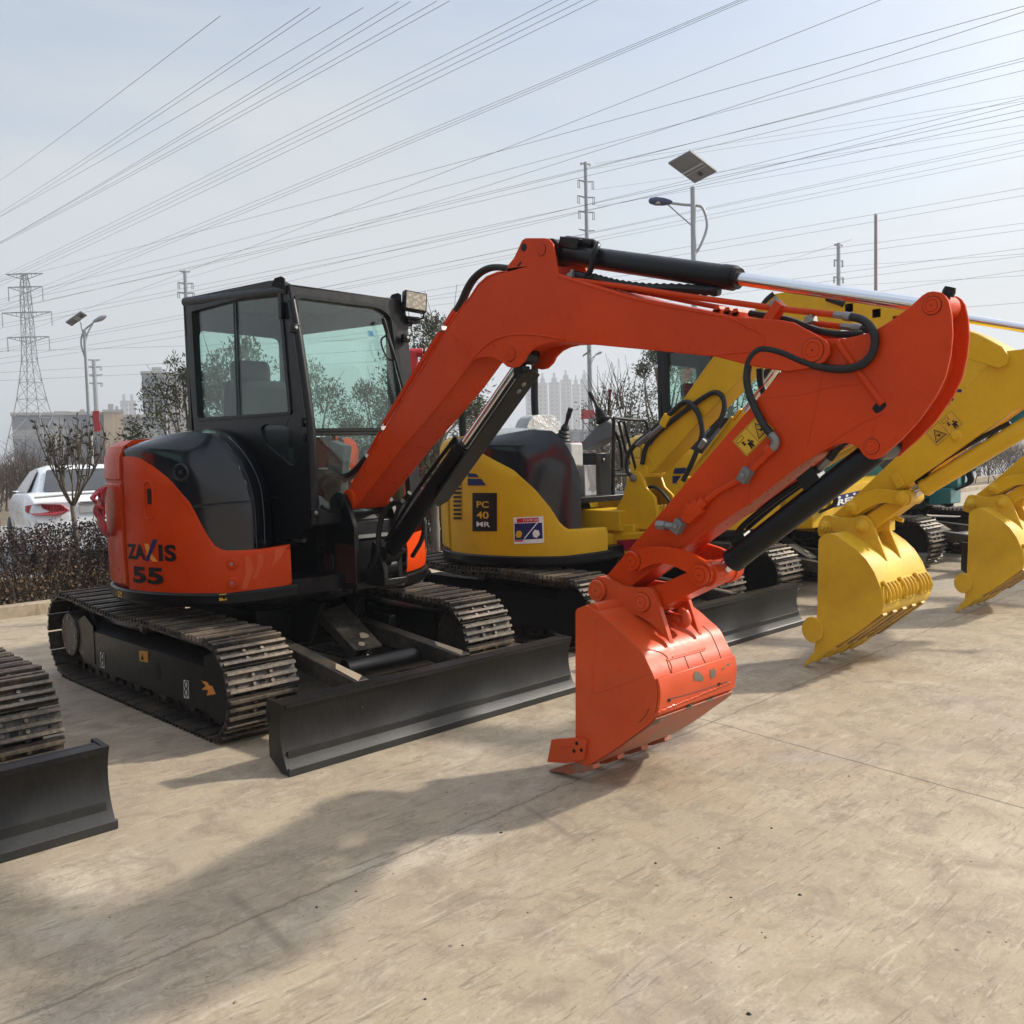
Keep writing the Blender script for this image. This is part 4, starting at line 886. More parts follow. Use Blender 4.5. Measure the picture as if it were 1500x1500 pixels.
    mb = MB(); mb.tube(pts, [.026, .024, .022, .022, .024, .022, .016], ORANGEW, n=12); mb.box(pts[0]+Vector((.02, .03, -.04)), (.08, .10, .08), ORANGEW); mb.build('lifting_hook', bk)
    # side cutters and teeth
    cut = YZ(x0-.004, [(811, 1082.5), (844, 1080), (862, 1083), (857, 1112), (832, 1117), (805, 1115)])
    for xa, sg in ((x0-.020, -1), (x1, 1)):
        mb = MB(); mb.prism(cut, xa, xa+.02, ORANGEW)
        if sg < 0:
            for q in ((844.5, 1089), (840.5, 1100), (851, 1099)): p = YZ(x0-.022, [q])[0]; mb.cyl((xa+.001, *p), (xa-.0015, *p), .009, INK, n=14)
            mb.tube(PL(x0-.021, [(823, 1093), (841, 1092)]), .004, ORANGEW)
        mb.build('side_cutter', bk, .004)
    e = YZ(x0, [(848, 1124)])[0]; t = YZ(x0, [(803, 1137)])[0]; t = (t[0], max(t[1], .006))
    teeth(bk, (e[0], max(e[1], .02)), [x0+.03, x0+.20, x0+.375, x1-.03], SCRAPED, tip=t)
    return bk

# ------------------------------------------------------------------ the yellow sister machines (second in the row measured)
def arm_set_yellow(R, P, s, ram=None, label=True, letters=False):
    ram = ram or P
    xb0, xb1 = s-.10, s+.10; xa0, xa1 = s-.07, s+.07
    def Y(x, pts): return YZ(x, pts)
    low = [(958, 692), (964, 689), (1020, 627), (1090, 553), (1115, 527), (1135, 510), (1160, 500)]
    out = Y(xb0, low+[(1172, 504), (1184, 500), (1196, 490), (1215, 481), (1284, 484), (1360, 500), (1405, 522), (1440, 532), (1465, 540), (1477, 534), (1480, 522), (1470, 508), (1435, 490), (1405, 480), (1340, 452), (1240, 436), (1205, 431), (1190, 420), (1165, 419), (1155, 428), (1138, 431), (1124, 438), (1112, 450), (1090, 480), (1046, 525), (940, 676), (935, 690), (942, 696)])
    mb = MB(); sh = lambda p: (p[0], p[1])
    mb.prism(out, -.10+.004, .10-.004, P); mb.prism(out, -.10, -.086, P); mb.prism(out, .086, .10, P)
    f = Y(xb0, [(945, 690)])[0]; mb.cyl((-.12, *f), (.12, *f), .06, P)
    bm = mb.build('boom', R, .005)
    L = lambda x, pts: [p-Vector((s, 0, 0)) for p in (on(0, x, q) for q in pts)]
    mb = MB(); mb.tube(L(xb0, [(951, 664), (965, 686)]), .005, P); mb.tube(L(xb0, [(962, 688), (1020, 625), (1092, 550)]), .004, P); mb.tube(L(xb0, [(942, 678), (1048, 527), (1092, 482)]), .004, P); mb.build('weld_seam', bm)
    if letters:
        mb = MB(); o = Vector((-.1005, -2.35, 2.30)); text_on(mb, 'KOMATSU', NAVY, o, (0, -.78, -.23), (0, -.03, .10), .03); mb.build('lettering', bm, smooth=False)
    mb = MB()
    mb.tube(L(xb0-.03, [(934, 700), (923, 690), (923, 668), (935, 650), (957, 632), (985, 606), (1004, 590), (1016, 592), (1027, 608), (1032, 632), (1026, 655), (1016, 680), (1004, 704)]), .020, RUBBER); mb.build('boom_hose', bm); mb = MB()
    mb.tube(L(xb0-.02, [(944, 680), (950, 655), (970, 632), (1000, 607), (1030, 585), (1050, 575), (1062, 582), (1064, 600), (1056, 620), (1040, 640)]), .019, RUBBER)
    mb.build('boom_hose', bm)
    for q0, q1 in (((937, 652), (960, 632)), ((955, 640), (976, 622))):
        mb = MB(); a, b_ = L(xb0-.03, [q0, q1]); mb.cyl(a, b_, .024, STEEL, n=8); mb.build('hose_fitting', bm)
    mb = MB(); a, b_ = L(xb0-.03, [(1028, 655), (1036, 645)]); mb.cyl(a, b_, .022, STEEL, n=8); mb.build('hose_fitting', bm)
    mb = MB(); p = L(xb0-.02, [(980, 616)])[0]; mb.box(p, (.07, .06, .10), P, Matrix.Rotation(.6, 3, 'X')); mb.build('hose_clamp', bm, .006)
    mb = MB(); mb.tube(L(xb0+.03, [(1140, 436), (1200, 446), (1260, 462), (1300, 470), (1340, 474)]), .015, P); mb.tube(L(xb0+.08, [(1180, 440), (1260, 456), (1320, 466)]), .013, P)
    for q in ((1250, 452), (1290, 460), (1320, 470)): mb.box(L(xb0+.03, [q])[0], (.06, .06, .06), P)
    mb.build('hydraulic_pipe', bm, .003); mb = MB(); mb.tube(L(xb0, [(1118, 452), (1126, 440), (1138, 430)]), .018, RUBBER); mb.tube(L(xb0, [(1215, 437), (1226, 441), (1240, 446)]), .022, RUBBER); mb.tube(L(xb0+.06, [(1262, 452), (1290, 463), (1322, 465)]), .016, RUBBER); mb.build('knee_hose', bm)
    # boom ram under the boom
    pl = Y(s, [(1000, 735)])[0]; pu = Y(s, [(1180, 487)])[0]
    bc, a, b_, d = cylinder('boom_cylinder', R, 0, pl, pu, .050, .56, .027, ram); T = d.normalized(); up = Vector((1, 0, 0)).cross(T); up = up if up.z > 0 else -up
    mb = MB(); mb.tube([a+T*.16+up*.06, a+T*.3+up*.075, a+d*.5+up*.06], .014, ram); mb.box(a+T*.17+up*.06+Vector((-.03, 0, 0)), (.08, .09, .06), ram, Matrix((Vector((1, 0, 0)), T, up)).transposed()); mb.build('ram_pipe', bc, .003)
    p0 = Y(xb0, [(1178, 428)])[0]
    # arm
    wl = [(1206, 768), (1200, 775), (1202, 784), (1212, 788), (1224, 784), (1248, 765), (1333, 711), (1433, 640), (1490, 600), (1520, 592), (1540, 600), (1556, 596), (1575, 570), (1588, 535), (1590, 500), (1583, 478), (1570, 474), (1540, 492), (1500, 512), (1470, 515), (1440, 543), (1366, 621), (1248, 733)]
    ao = Y(xa0, wl); mb = MB(); mb.prism(ao, -.07, -.057, P); mb.prism(ao, .057, .07, P)
    core = Y(xa0, [(1212, 782), (1248, 763), (1333, 709), (1433, 638), (1490, 598), (1540, 580), (1560, 540), (1562, 505), (1540, 500), (1500, 516), (1470, 519), (1440, 545), (1366, 623), (1215, 765)]); mb.prism(core, -.06, .06, P)
    am = mb.build('arm', R, .004)
    mb = MB(); p = Y(xa0, [(1319, 703)])[0]; mb.box((-.078, *p), (.02, .06, .10), P, Matrix.Rotation(-.5, 3, 'X')); mb.build('bracket_pad', am, .004); mb = MB(); p = Y(xa0, [(1403, 638)])[0]; mb.lathe((-.068, *p), (-.03, 0, 0), [(.04, 0), (.03, .3), (.022, .4), (.022, 1)], P, 14); mb.build('bracket_pad', am, .004)
    if label: warning_label(am, xa0-.001, [(1358.5, 634), (1396.5, 600.5), (1412, 619.5), (1375.5, 654)], s, flip=True)
    p1 = Y(xa0, [(1573, 492)])[0]; cylinder('arm_cylinder', R, 0, p0, p1, .050, .58, .027, ram, bossmat=P)
    # bucket ram, links
    pu = Y(xa0, [(1545, 598)])[0]; pl = Y(s-.12, [(1323, 729)])[0]
    bc, a, b_, d = cylinder('bucket_cylinder', R, 0, pu, pl, .055, .90, .03, ram, bossmat=P); T = d.normalized(); up = Vector((1, 0, 0)).cross(T); up = up if up.z > 0 else -up
    mb = MB(); mb.tube([a+d*.25+up*.07, a+d*.5+up*.085, a+d*.72+up*.085, a+d*.84+up*.07], .014, RUBBER); mb.box(a+d*.86+up*.06, (.06, .10, .05), BLACK, Matrix((Vector((1, 0, 0)), T, up)).transposed()); mb.build('ram_pipe', bc, .003)
    xl = s-.125
    lk = Y(xl, [(1241, 742), (1244, 735), (1251, 732), (1268, 722), (1285, 716.5), (1300, 716), (1316, 719), (1326, 718), (1333, 725), (1333, 734), (1326, 741), (1316, 738), (1300, 736), (1286, 738), (1270, 746), (1258, 754), (1248, 753)])
    for xa, xb in ((-.125, -.10), (.10, .125)):
        mb = MB(); mb.prism(lk, xa, xb, P)
        if xa < 0:
            for q in ((1250, 742.5), (1324, 729.5)): p = Y(xl, [q])[0]; mb.lathe((-.12, *p), (-.05, 0, 0), [(.045, 0), (.045, .3), (.032, .35), (.032, .6), (.022, .65), (.022, 1)], P, 20)
        mb.build('side_link', R, .004)
    pe = Y(xl, [(1266, 770)])[0]; pr = Y(xl, [(1324, 729.5)])[0]; a = Vector(pe); b_ = Vector(pr); d = (b_-a).normalized(); n = Vector((-d.y, d.x)); mb = MB()
    mb.prism([tuple(a+n*.05), tuple(b_+n*.04), tuple(b_-n*.04), tuple(a-n*.05)], -.085, .085, P); mb.cyl((-.095, *pe), (.095, *pe), .06, P); mb.cyl((-.095, *pr), (.095, *pr), .05, P)
    mb.build('bucket_link', R, .005)
    # bucket
    x0, x1 = s-.35, s+.37; l0, l1 = -.35, .37
    side = [(1202, 797), (1203, 789), (1209, 783), (1219, 780), (1228, 783), (1240, 792), (1258, 805), (1272, 819), (1284, 838), (1292, 858), (1296, 876), (1297, 888), (1294, 897), (1285, 905), (1262, 923), (1240, 938), (1224, 947), (1212, 956), (1196, 955), (1199, 925), (1201, 860)]
    sp = Y(x0, side); mb = MB(); mb.prism(sp, l0, l0+.018, YELLOWW if P is YELLOW else P); mb.prism(sp, l1-.018, l1, YELLOWW if P is YELLOW else P)
    PM = YELLOWW if P is YELLOW else P
    pr_ = Y(x0, [(1218, 781), (1228, 784), (1240, 793), (1258, 806), (1272, 820), (1284, 839), (1292, 859), (1296, 877), (1297, 888), (1294, 896.5), (1285, 904.5), (1262, 922.5), (1240, 937.5), (1224, 946.5), (1206, 958)])
    sm = [(p.y, p.z) for p in spline([(0, *q) for q in pr_], 3)]; shell_extrude(mb, sm, l0+.001, l1-.001, .016, PM); bk = mb.build('bucket', R, .0025, angle=28)
    S_ = [Vector((0, *q)) for q in sm]
    def near(q):
        y, z = Y(x0, [q])[0]; return min(range(len(S_)), key=lambda i: (S_[i].y-y)**2+(S_[i].z-z)**2)
    i0, i1 = near((1290, 853)), near((1297, 886)); rnd = random.Random(9)
    for g0 in (.03, .27, .50):
        mb = MB()
        for k in range(4):
            xx = l0+g0+.015+k*.05; P0_, P1_ = S_[i0], S_[i1]; t = (P1_-P0_).normalized(); n = Vector((0, t.z, -t.y)); n = n if n.y < 0 else -n
            mb.tube([P0_+n*.004+Vector((xx, 0, 0)), P0_.lerp(P1_, .3)+n*.03+Vector((xx, 0, 0)), P0_.lerp(P1_, .7)+n*.034+Vector((xx, 0, 0)), P1_+n*.01+Vector((xx, 0, 0))], .012, PM, n=8)
        for f in (.06, .94): mb.tube([S_[i0].lerp(S_[i1], f)+Vector((l0+g0+.01, 0, 0))+n*.012, S_[i0].lerp(S_[i1], f)+Vector((l0+g0+.17, 0, 0))+n*.012], .012, PM, n=8, smooth=False)
        mb.build('wear_block', bk)
    for k in range(5):
        mb = MB(); j0, j1 = near((1292, 899)), near((1225, 946)); xx = l0+.06+k*.145; A_, B_ = S_[j0], S_[j1]; t = (B_-A_).normalized(); n = Vector((0, t.z, -t.y)); n = n if n.z < 0 else -n
        mb.box((A_+B_)/2+Vector((xx, 0, 0))+n*.008, (.06, (B_-A_).length, .022), SCRAPEDY if P is YELLOW else PM, Matrix((Vector((1, 0, 0)), t, Vector((1, 0, 0)).cross(t))).transposed()); mb.build('wear_strip', bk, .004)
    xe = s-.115
    ear = Y(xe, [(1204, 773), (1204, 762), (1209, 755), (1217, 754), (1233, 758), (1250, 758), (1266, 754), (1272, 756), (1279, 763), (1284, 775), (1294, 800), (1302, 821), (1288, 815), (1270, 802), (1252, 790), (1236, 780), (1222, 778), (1212, 780)])
    for xa, xb in ((-.115, -.09), (.09, .115)):
        mb = MB(); mb.prism(ear, xa, xb, PM)
        if xa < 0:
            for q in ((1212, 771), (1266, 770)): p = Y(xe, [q])[0]; mb.lathe((-.11, *p), (-.06, 0, 0), [(.05, 0), (.05, .25), (.036, .3), (.036, .6), (.02, .65), (.02, 1)], PM, 8)
        mb.build('ear_plate', bk, .004)
    hp = [on(0, s+.02, q)-Vector((s, 0, 0)) for q in ((1310, 762), (1313, 757), (1319, 760), (1326, 762))]; mb = MB(); mb.tube(hp, .014, PM); mb.box(hp[0]+Vector((0, .05, -.02)), (.08, .1, .09), PM); mb.build('lifting_hook', bk)
    cy, cz = Y(x0, [(1195, 921)])[0]; dome = [(cy+.075*math.cos(math.radians(a)), cz+.085*math.sin(math.radians(a))) for a in range(0, 360, 18)]
    for xa in (l0-.02, l1): mb = MB(); mb.prism(dome, xa, xa+.02, PM); mb.build('side_cutter', bk, .004)
    e = Y(x0, [(1203, 954)])[0]; t = Y(x0, [(1180, 980)])[0]; teeth(bk, (e[0], max(.03, e[1])), [l0+.03, l0+.19, l0+.36, l0+.53, l1-.03], PM, tip=(t[0], max(.006, t[1])))
    return bm
DKREDP = paint('dark_red_grip', (.10, .008, .010), .5, .1)
# ================================================================== THE ROW OF MACHINES
ROW = 'excavators parked side by side in a row'
R1 = root('excavator', 'orange mini excavator with black hood and cab, boom raised over its orange bucket', 'excavator', (0, 0, 0), ROW)
under = undercarriage(R1)
body, cw, hood = house(R1, ORANGE, 'orange')
br = swing_bracket(R1, BLACK)
cb = cab(R1)
lower = list(R1.children)
boom_orange(R1); arm_orange(R1); bucket_orange(R1)

# lettering and marks of the orange machine
mb = MB()
def zx(body_, mat, q0, q1, bold=.012, sp=1.0):
    (a0, z1), (a1, z0) = cyl_hit(q0, 1.0065), cyl_hit(q1, 1.0065); text_cyl(mb, body_, mat, a0, z0, a1, z1, 1.0065, bold, sp)
zx('ZA', INK, (186, 796), (213.5, 820.5), .04, 1.0); zx('IS', INK, (231.5, 797.5), (259, 823), .04, 1.08); zx('55', INK, (194, 829), (240, 857), .04, 1.02)
def cquad(pts, mat, R_=1.0067):
    vs = []
    for q in pts:
        a, z = cyl_hit(q, R_); a = math.radians(a); vs.append((R_*math.cos(a), R_*math.sin(a), z))
    mb.add(vs, [tuple(range(len(vs)))], mat)
cquad([(211, 796.5), (217.5, 796.5), (221, 808), (216, 811)], ORG2, 1.0062); cquad([(214, 811.5), (219, 807), (231, 822.5), (223, 822.5)], ORG2, 1.0062)
cquad([(223.5, 790.5), (231, 790), (222, 811), (217, 822), (212.5, 822), (216.5, 811)], NAVY, 1.0072)
mb.build('lettering', body, smooth=False)
mb = MB()
for pts in ([(359, 814), (366, 815), (372, 834), (361, 863), (354, 863), (360, 840)], [(371, 812), (378, 812), (378, 826), (370, 847), (376, 848), (386, 824), (386, 811)], [(403, 804), (417, 801.5), (413, 815), (397, 832), (402, 819)]): cquad(pts, SLASH, 1.0055)
mb.build('paint_stripes', body, smooth=False)
for q in ((340, 826), (341, 854)):
    a, z = cyl_hit(q, 1.004); t = math.radians(a); n = Vector((math.cos(t), math.sin(t), 0)); mb = MB()
    mb.lathe(n*1.004+Vector((0, 0, z)), n*.012, [(.034, 0), (.034, .35), (.027, .7), (.026, .3), (.012, .3), (.012, 1.0)], ORANGE, 20); mb.cyl(n*1.006+Vector((0, 0, z)), n*1.018+Vector((0, 0, z)), .009, STEEL, n=8); mb.build('panel_bolt', body)
a, z = cyl_hit((219, 727), 1.004); t = math.radians(a); n = Vector((math.cos(t), math.sin(t), 0)); e = Vector((-math.sin(t), math.cos(t), 0)); o = n*1.006+Vector((0, 0, z)); up = Vector((0, 0, 1))
mb = MB(); mb.prism3([[o+e*x+up*y for x, y in rounded([(-.014, -.045), (.014, -.045), (.014, .045), (-.014, .045)], .013)]], n*.003, INK)
rr = rounded([(-.04, -.13), (.03, -.13), (.03, .085), (-.04, .085)], .035); mb.tube([o+e*x+up*y-n*.002 for x, y in rr+rr[:1]], .006, ORANGE, n=6, smooth=False); mb.build('door_handle', body)
tr = tree_of(hood)
h = tr.ray_cast(CAM, ray((265, 692)).normalized()); n = h[1] if h[1].dot(ray((265, 692))) < 0 else -h[1]
mb = MB(); mb.lathe(h[0]-n*.004, n*.016, [(.052, 0), (.052, .5), (.044, 1), (.036, .2), (.014, .2), (.012, .9)], PLASTIC, 26); mb.build('fuel_cap', hood)
mb = MB()
def hline(pxs, r, m):
    P = []
    for q in spline([(a_, b_, 0) for a_, b_ in pxs], 8):
        h_ = tr.ray_cast(CAM, ray((q.x, q.y)).normalized())
        if h_[0] is not None: P.append(h_[0])
    mb.tube(P, r, m, n=6, smooth=False)
hline([(284, 741), (310, 738.5), (340, 736), (367, 734)], .006, INK); hline([(283, 743), (310, 741), (340, 738.5), (367.5, 737)], .004, HOOD)
hline([(371, 804), (369.5, 760), (367, 733), (357, 700), (340, 668), (322, 645), (312, 637)], .0045, HOOD)
hline([(376, 806), (375, 770), (372, 735), (363, 700), (347, 670), (330, 648)], .003, HOOD); hline([(388, 806), (387, 760), (382, 715), (370, 684), (352, 657), (335, 640)], .004, HOOD)
mb.build('panel_seam', hood)
f1 = [o for o in under if o.name.startswith('track_frame')][0]
def fmark(pts, m, name, d=0.0015):
    mb = MB(); mb.add([p+Vector((-d, 0, 0)) for p in PL(-.937, pts)], [tuple(range(len(pts)))], m); return mb.build(name, f1, smooth=False)
fm = fmark([(204, 953), (217, 954), (217.5, 970.5), (204.5, 968)], DECALY, 'caution_label'); mb = MB(); p = PL(-.940, [(206, 966), (208.5, 957), (210.5, 967)]); mb.add(p, [(0, 1, 2)], INK); p = PL(-.940, [(211.5, 958), (215.5, 958.7), (215.5, 967.5), (211.5, 966.5)]); mb.add(p, [(0, 1, 2, 3)], ORG2); mb.build('label_print', fm, smooth=False)
for c0 in ((150, 967), (273, 1009.5)):
    w, hh = (3, 12) if c0[0] < 200 else (3.8, 14)
    o_ = fmark([(c0[0]-w, c0[1]-hh), (c0[0]+w, c0[1]-hh+1.5), (c0[0]+w+.5, c0[1]+hh), (c0[0]-w+.5, c0[1]+hh-1.5)], WHITE, 'tie_down_label')
    mb = MB()
    for yy in (-.45, .35):
        pts = [(c0[0]+w*.62*math.cos(k*PI/6), c0[1]+yy*hh+hh*.40*math.sin(k*PI/6)) for k in range(13)]; mb.tube(PL(-.9395, pts), .0035, INK, n=6, smooth=False)
    mb.build('label_print', o_)
fmark([(295, 997), (303.5, 998.5), (308, 1005), (311, 1004), (316.5, 1016.5), (303, 1019), (305.5, 1011), (295.5, 1010), (302, 1004.5)], ORG2, 'travel_arrow')
sk = [c for c in R1.children if c.name.startswith('swing_platform')][0]
T = tree_of(sk)
for pts in ([(321, 871), (332, 870), (332.5, 879), (321.5, 880)], [(173.5, 866), (179, 867), (179.5, 875), (174, 874)]):
    d = decal(T, pts, 'rating_label', sk, DECALY, .003)
    if d:
        (x0, y0), (x1, y1) = pts[0], pts[2]; mx, my = (x0+x1)/2, (y0+y1)/2
        for q in ([(x0+1.5, y0+1.5), (mx, y0+1.5), (mx, my), (x0+1.5, my)], [(mx, my), (x1-1.5, my), (x1-1.5, y1-1.5), (mx, y1-1.5)]): decal(T, q, 'label_print', d, INK, .0045)
# tool box and step between hood and cab
mb = MB(); q = on(0, -.22, (409, 756)); mb.box((-.17, q.y+.10, q.z-.02), (.10, .22, .24), BLACK); mb.box((-.19, q.y+.09, q.z+.11), (.13, .25, .014), CABGREY); mb.box((-.225, q.y-.02, q.z+.03), (.012, .03, .05), STEEL); mb.box((-.17, q.y+.08, q.z-.18), (.12, .26, .03), BLACK)
mb.build('battery_box', R1, .004)
mb = MB(); mb.tube([on(1, -.72, p_) for p_ in ((611, 700), (617, 740), (622, 775), (620, 805), (612, 825), (600, 836))], .017, RUBBER); mb.build('edge_trim', body)

# ---- leftmost neighbour: only its track and blade stand in view, so its boom is not built
R0 = root('excavator', 'excavator of which only a black track and dozer blade show at the left edge', 'excavator', (-2.79, 0, 0), ROW)
for o in lower: copy_tree(o, R0)

# ---- yellow machine with open canopy
s2 = 2.78
R2 = root('excavator', 'yellow mini excavator with open driver seat, next to the orange one', 'excavator', (s2, 0, 0), ROW)
for o in under: copy_tree(o, R2)
for o in R2.children:
    for c in list(o.children):
        if c.name.split('.')[0] in ('caution_label', 'tie_down_label', 'travel_arrow'):
            for g in list(c.children): bpy.data.objects.remove(g)
            bpy.data.objects.remove(c)
body2, cw2, hood2 = house(R2, YELLOW, 'yellow')
arm_set_yellow(R2, YELLOW, 2.81)
br2 = None
def bracket_yellow(R, s, P):
    x = s-.13; mb = MB(); L = lambda pts, xx=x: [(p[1], p[2]) for p in (on(0, xx, q) for q in pts)]
    pl = L([(932, 690), (940, 691), (945, 700), (950, 715), (962, 727), (966, 748), (966, 775), (910, 775), (906, 745), (915, 728), (920, 710), (925, 696)])
    for a, b_ in ((-.13, -.10), (.10, .13)): mb.prism(pl, a, b_, P)
    c = L([(962, 740), (962, 778), (915, 780), (912, 745)]); mb.prism(c, -.10, .10, P)
    q0 = L([(905, 785), (962, 780)])
    mb.box((0, q0[0][0]-.05, .80), (.36, .36, .14), P); mb.cyl((0, -.82, .62), (0, -.82, 1.02), .11, P); mb.box((-.05, -.62, .90), (.34, .5, .16), P); mb.box((-.30, -.70, .74), (.30, .16, .12), P)
    b = mb.build('swing_bracket', R, .008)
    mb = MB(); p = L([(932, 700)])[0]; mb.lathe((-.13, *p), (-.02, 0, 0), [(.03, 0), (.03, .8), (.024, 1)], STEEL, 18); mb.build('pivot_pin', b)
    mb = MB()
    for k in range(6):
        p0, p1 = on(0, s-.07+.026*k, (950, 722)), on(0, s-.07+.026*k, (975, 760)); o_ = Vector((s, 0, 0))
        mb.tube([p0-o_+Vector((0, .10, .0)), p0-o_+Vector((0, -.08, .05)), p0.lerp(p1, .5)-o_+Vector((0, -.15, .03)), p1-o_+Vector((0, -.13, -.02)), p1-o_+Vector((0, .05, -.12))], .0125, RUBBER, n=7, per=5)
    mb.build('hose_bundle', b)
    xx = s-.2; rr_ = [on(0, xx, q) for q in ((907, 791), (950, 788), (950, 806), (907, 806))]; o_ = Vector((s, 0, 0)); mb = MB(); mb.prism3([[p_-o_ for p_ in rr_]], (.004, 0, 0), DKRED); mb.build('red_marker', b)
    bx = [on(0, xx, q) for q in ((884, 783), (952, 778), (952, 812), (884, 810))]; mb = MB(); mb.prism3([[p_-o_+Vector((.006, 0, 0)) for p_ in bx]], (.30, 0, 0), P); mb.build('pivot_block', b, .01)
    return b
bracket_yellow(R2, 2.81, YELLOW)
T2 = [cyl_hit]
def yc(px, R_=1.0, s=s2):
    v = ray(px); ox = CAM[0]-s; a = v[0]**2+v[1]**2; b_ = 2*(ox*v[0]+CAM[1]*v[1]); c = ox*ox+CAM[1]**2-R_*R_
    t = (-b_-math.sqrt(max(0, b_*b_-4*a*c)))/(2*a); p = CAM+v*t; return math.degrees(math.atan2(p[1], p[0]-s)) % 360, p[2]
mb = MB()
def yq(pts, m, R_=1.0075):
    Q = [yc(q, R_) for q in pts]
    if len(Q) == 4: cyl_patch(mb, Q, R_, m); return
    mb.add([(R_*math.cos(math.radians(a_)), R_*math.sin(math.radians(a_)), z_) for a_, z_ in Q], [tuple(range(len(Q)))], m)
yq([(692, 722), (728, 722), (728, 778), (692, 778)], INK)
def yt(tx, m, q0, q1, bold=.02):
    (a0, z1), (a1, z0) = yc(q0, 1.010), yc(q1, 1.010); text_cyl(mb, tx, m, a0, z0, a1, z1, 1.010, bold)
yt('PC', DECALY, (698, 734), (716, 744)); yt('40', DECALY, (698, 749), (716, 760)); yt('MR', WHITE, (698, 764), (718, 772), .015)
mb.build('model_plate', body2, smooth=False)
mb = MB(); yq([(752, 758), (796, 756), (797, 795), (753, 797)], WHITE); yq([(753.5, 767), (794, 765.5), (795, 789), (754, 791)], NAVY, 1.0085)
yq([(757, 759.5), (789, 758), (789, 764.5), (757, 766)], REDPR, 1.009)
try: yt('ハッキリ!!', WHITE, (766, 759.5), (788, 764))
except Exception: pass
yq([(767, 789), (786, 766), (788, 766), (769, 789)], WHITE, 1.009); yq([(755, 784), (757, 778), (762, 777), (765, 781), (763, 787), (757, 788)], DECALY, 1.009); yq([(780, 781), (783, 776), (789, 777), (791, 783), (786, 788), (781, 786)], WHITE, 1.009); yq([(753.5, 791.5), (766, 791), (766, 793), (754, 793.5)], REDPR, 1.009)
mb.build('service_sticker', body2, smooth=False)
mb = MB()
for pts in ([(685, 693), (697, 694), (702, 699), (685, 699)], [(685, 701), (705, 701.5), (712, 711), (685, 711)]): yq(pts, NAVY)
mb.build('blue_stripes', body2, smooth=False)

mb = MB()
for k in range(9):
    y0 = 708+k*6.2; yq([(664, y0), (676, y0), (676, y0+3.2), (664, y0+3.2)], INK, 1.012)
mb.build('grille_slots', cw2, smooth=False)
# canopy, seat and controls
def L2(ax, v, pts): return [on(ax, v, q)-Vector((s2, 0, 0)) for q in pts]
mb = MB()
for x in (-.42, .52): mb.tube([(x, .74, 1.55), (x, .76, 2.0), (x, .72, 2.42), (x, .60, 2.46)], .035, CABGREY)
mb.prism(rounded([(-.50, -.42), (.60, -.42), (.60, .86), (-.50, .86)], .12), 2.47, 2.53, CABGREY, axis=2); cn = mb.build('canopy', R2, .012)
mb = MB(); sx = .36
mb.box((sx, .30, 1.20), (.50, .52, .14), SEATC); mb.box((sx, .50, 1.10), (.5, .3, .2), SEATC); st = mb.build('seat', R2, .05, seg=3)
mb = MB(); bk_ = rounded([(-.27, 1.20), (.27, 1.20), (.27, 1.62), (.17, 1.80), (-.17, 1.80), (-.27, 1.62)], .10); mb.prism([(sx+a, b_) for a, b_ in bk_], .48, .64, PLASTICWRAP, axis=1); mb.build('seat_back_cover', st, .06, seg=4)
mb = MB(); mb.prism(rounded([(sx-.28, -.02), (sx+.28, -.02), (sx+.28, .50), (sx-.28, .50)], .08), 1.26, 1.30, PLASTICWRAP, axis=2); mb.build('seat_cover', st, .02, seg=3)
def stick(pts, x, r=.016, boot=True, top=PLASTIC):
    P = L2(0, x, pts); m = MB(); m.tube(P, [r*.8, r, r*1.35], top, n=10)
    if boot: d = (P[1]-P[0]).normalized(); m.lathe(P[0]-d*.03, d*.14, [(.07, 0), (.068, .12), (.055, .2), (.06, .3), (.045, .42), (.05, .52), (.035, .64), (.038, .75), (.02, 1)], RUBBER, 16)
    return m
for pts, x in (([(825, 640), (829, 622), (836, 598)], s2-.22), ([(882, 612), (873, 592), (864, 575)], s2+.5)):
    c = L2(0, x, [pts[0]])[0]; m = MB()
    if x < s2: m.box(c+Vector((0, .10, -.15)), (.16, .5, .20), LIGHTGREY)
    else:
        P = L2(0, x, [(896, 620), (897, 640), (880, 648), (856, 660), (845, 655), (858, 640), (872, 624), (886, 617)]); m.prism3([P], Vector((.17, 0, 0)), GREYPL)
    k = m.build('control_console', R2, .02, seg=3); stick(pts, x).build('joystick', k)
mb = stick([(891, 612), (891.5, 598), (892.5, 586)], s2+.55, .009, False, PLASTIC); lk_ = mb.build('lock_lever', R2); mb = stick([(892.5, 587), (893.3, 578), (894, 570)], s2+.55, .013, False, DKREDP); mb.build('grip', lk_)
y0 = -.50; mb = MB(); mb.tube(L2(1, y0, [(898, 725), (898, 680), (899, 612)]), .016, BLACK, smooth=False); mb.tube(L2(1, y0, [(899, 612), (930, 615), (944, 616), (950, 632), (956, 660)]), .013, CABGREY, per=4); mb.tube(L2(1, y0+.05, [(901, 632), (908, 650), (911, 680), (909, 687), (899, 688)]), .012, BLACK); mb.tube(L2(1, y0, [(906, 617), (914, 650), (922, 680)]), .012, BLACK); mb.tube(L2(1, y0, [(914, 617), (922, 650), (932, 690)]), .012, BLACK)
mb.tube(L2(1, y0, [(900, 695), (925, 695)]), .012, BLACK, smooth=False); mb.build('front_rail', R2)
mb = MB(); c = L2(1, -.35, [(884, 694)])[0]; mb.box(c+Vector((0, .12, 0)), (.20, .24, .36), CABGREY); mb.box(c+Vector((-.17, .12, -.05)), (.15, .24, .26), LIGHTGREY); mb.cyl(c+Vector((0, 0, .12)), c+Vector((0, -.012, .12)), .014, STEEL, n=10); mb.build('control_box', R2, .006)
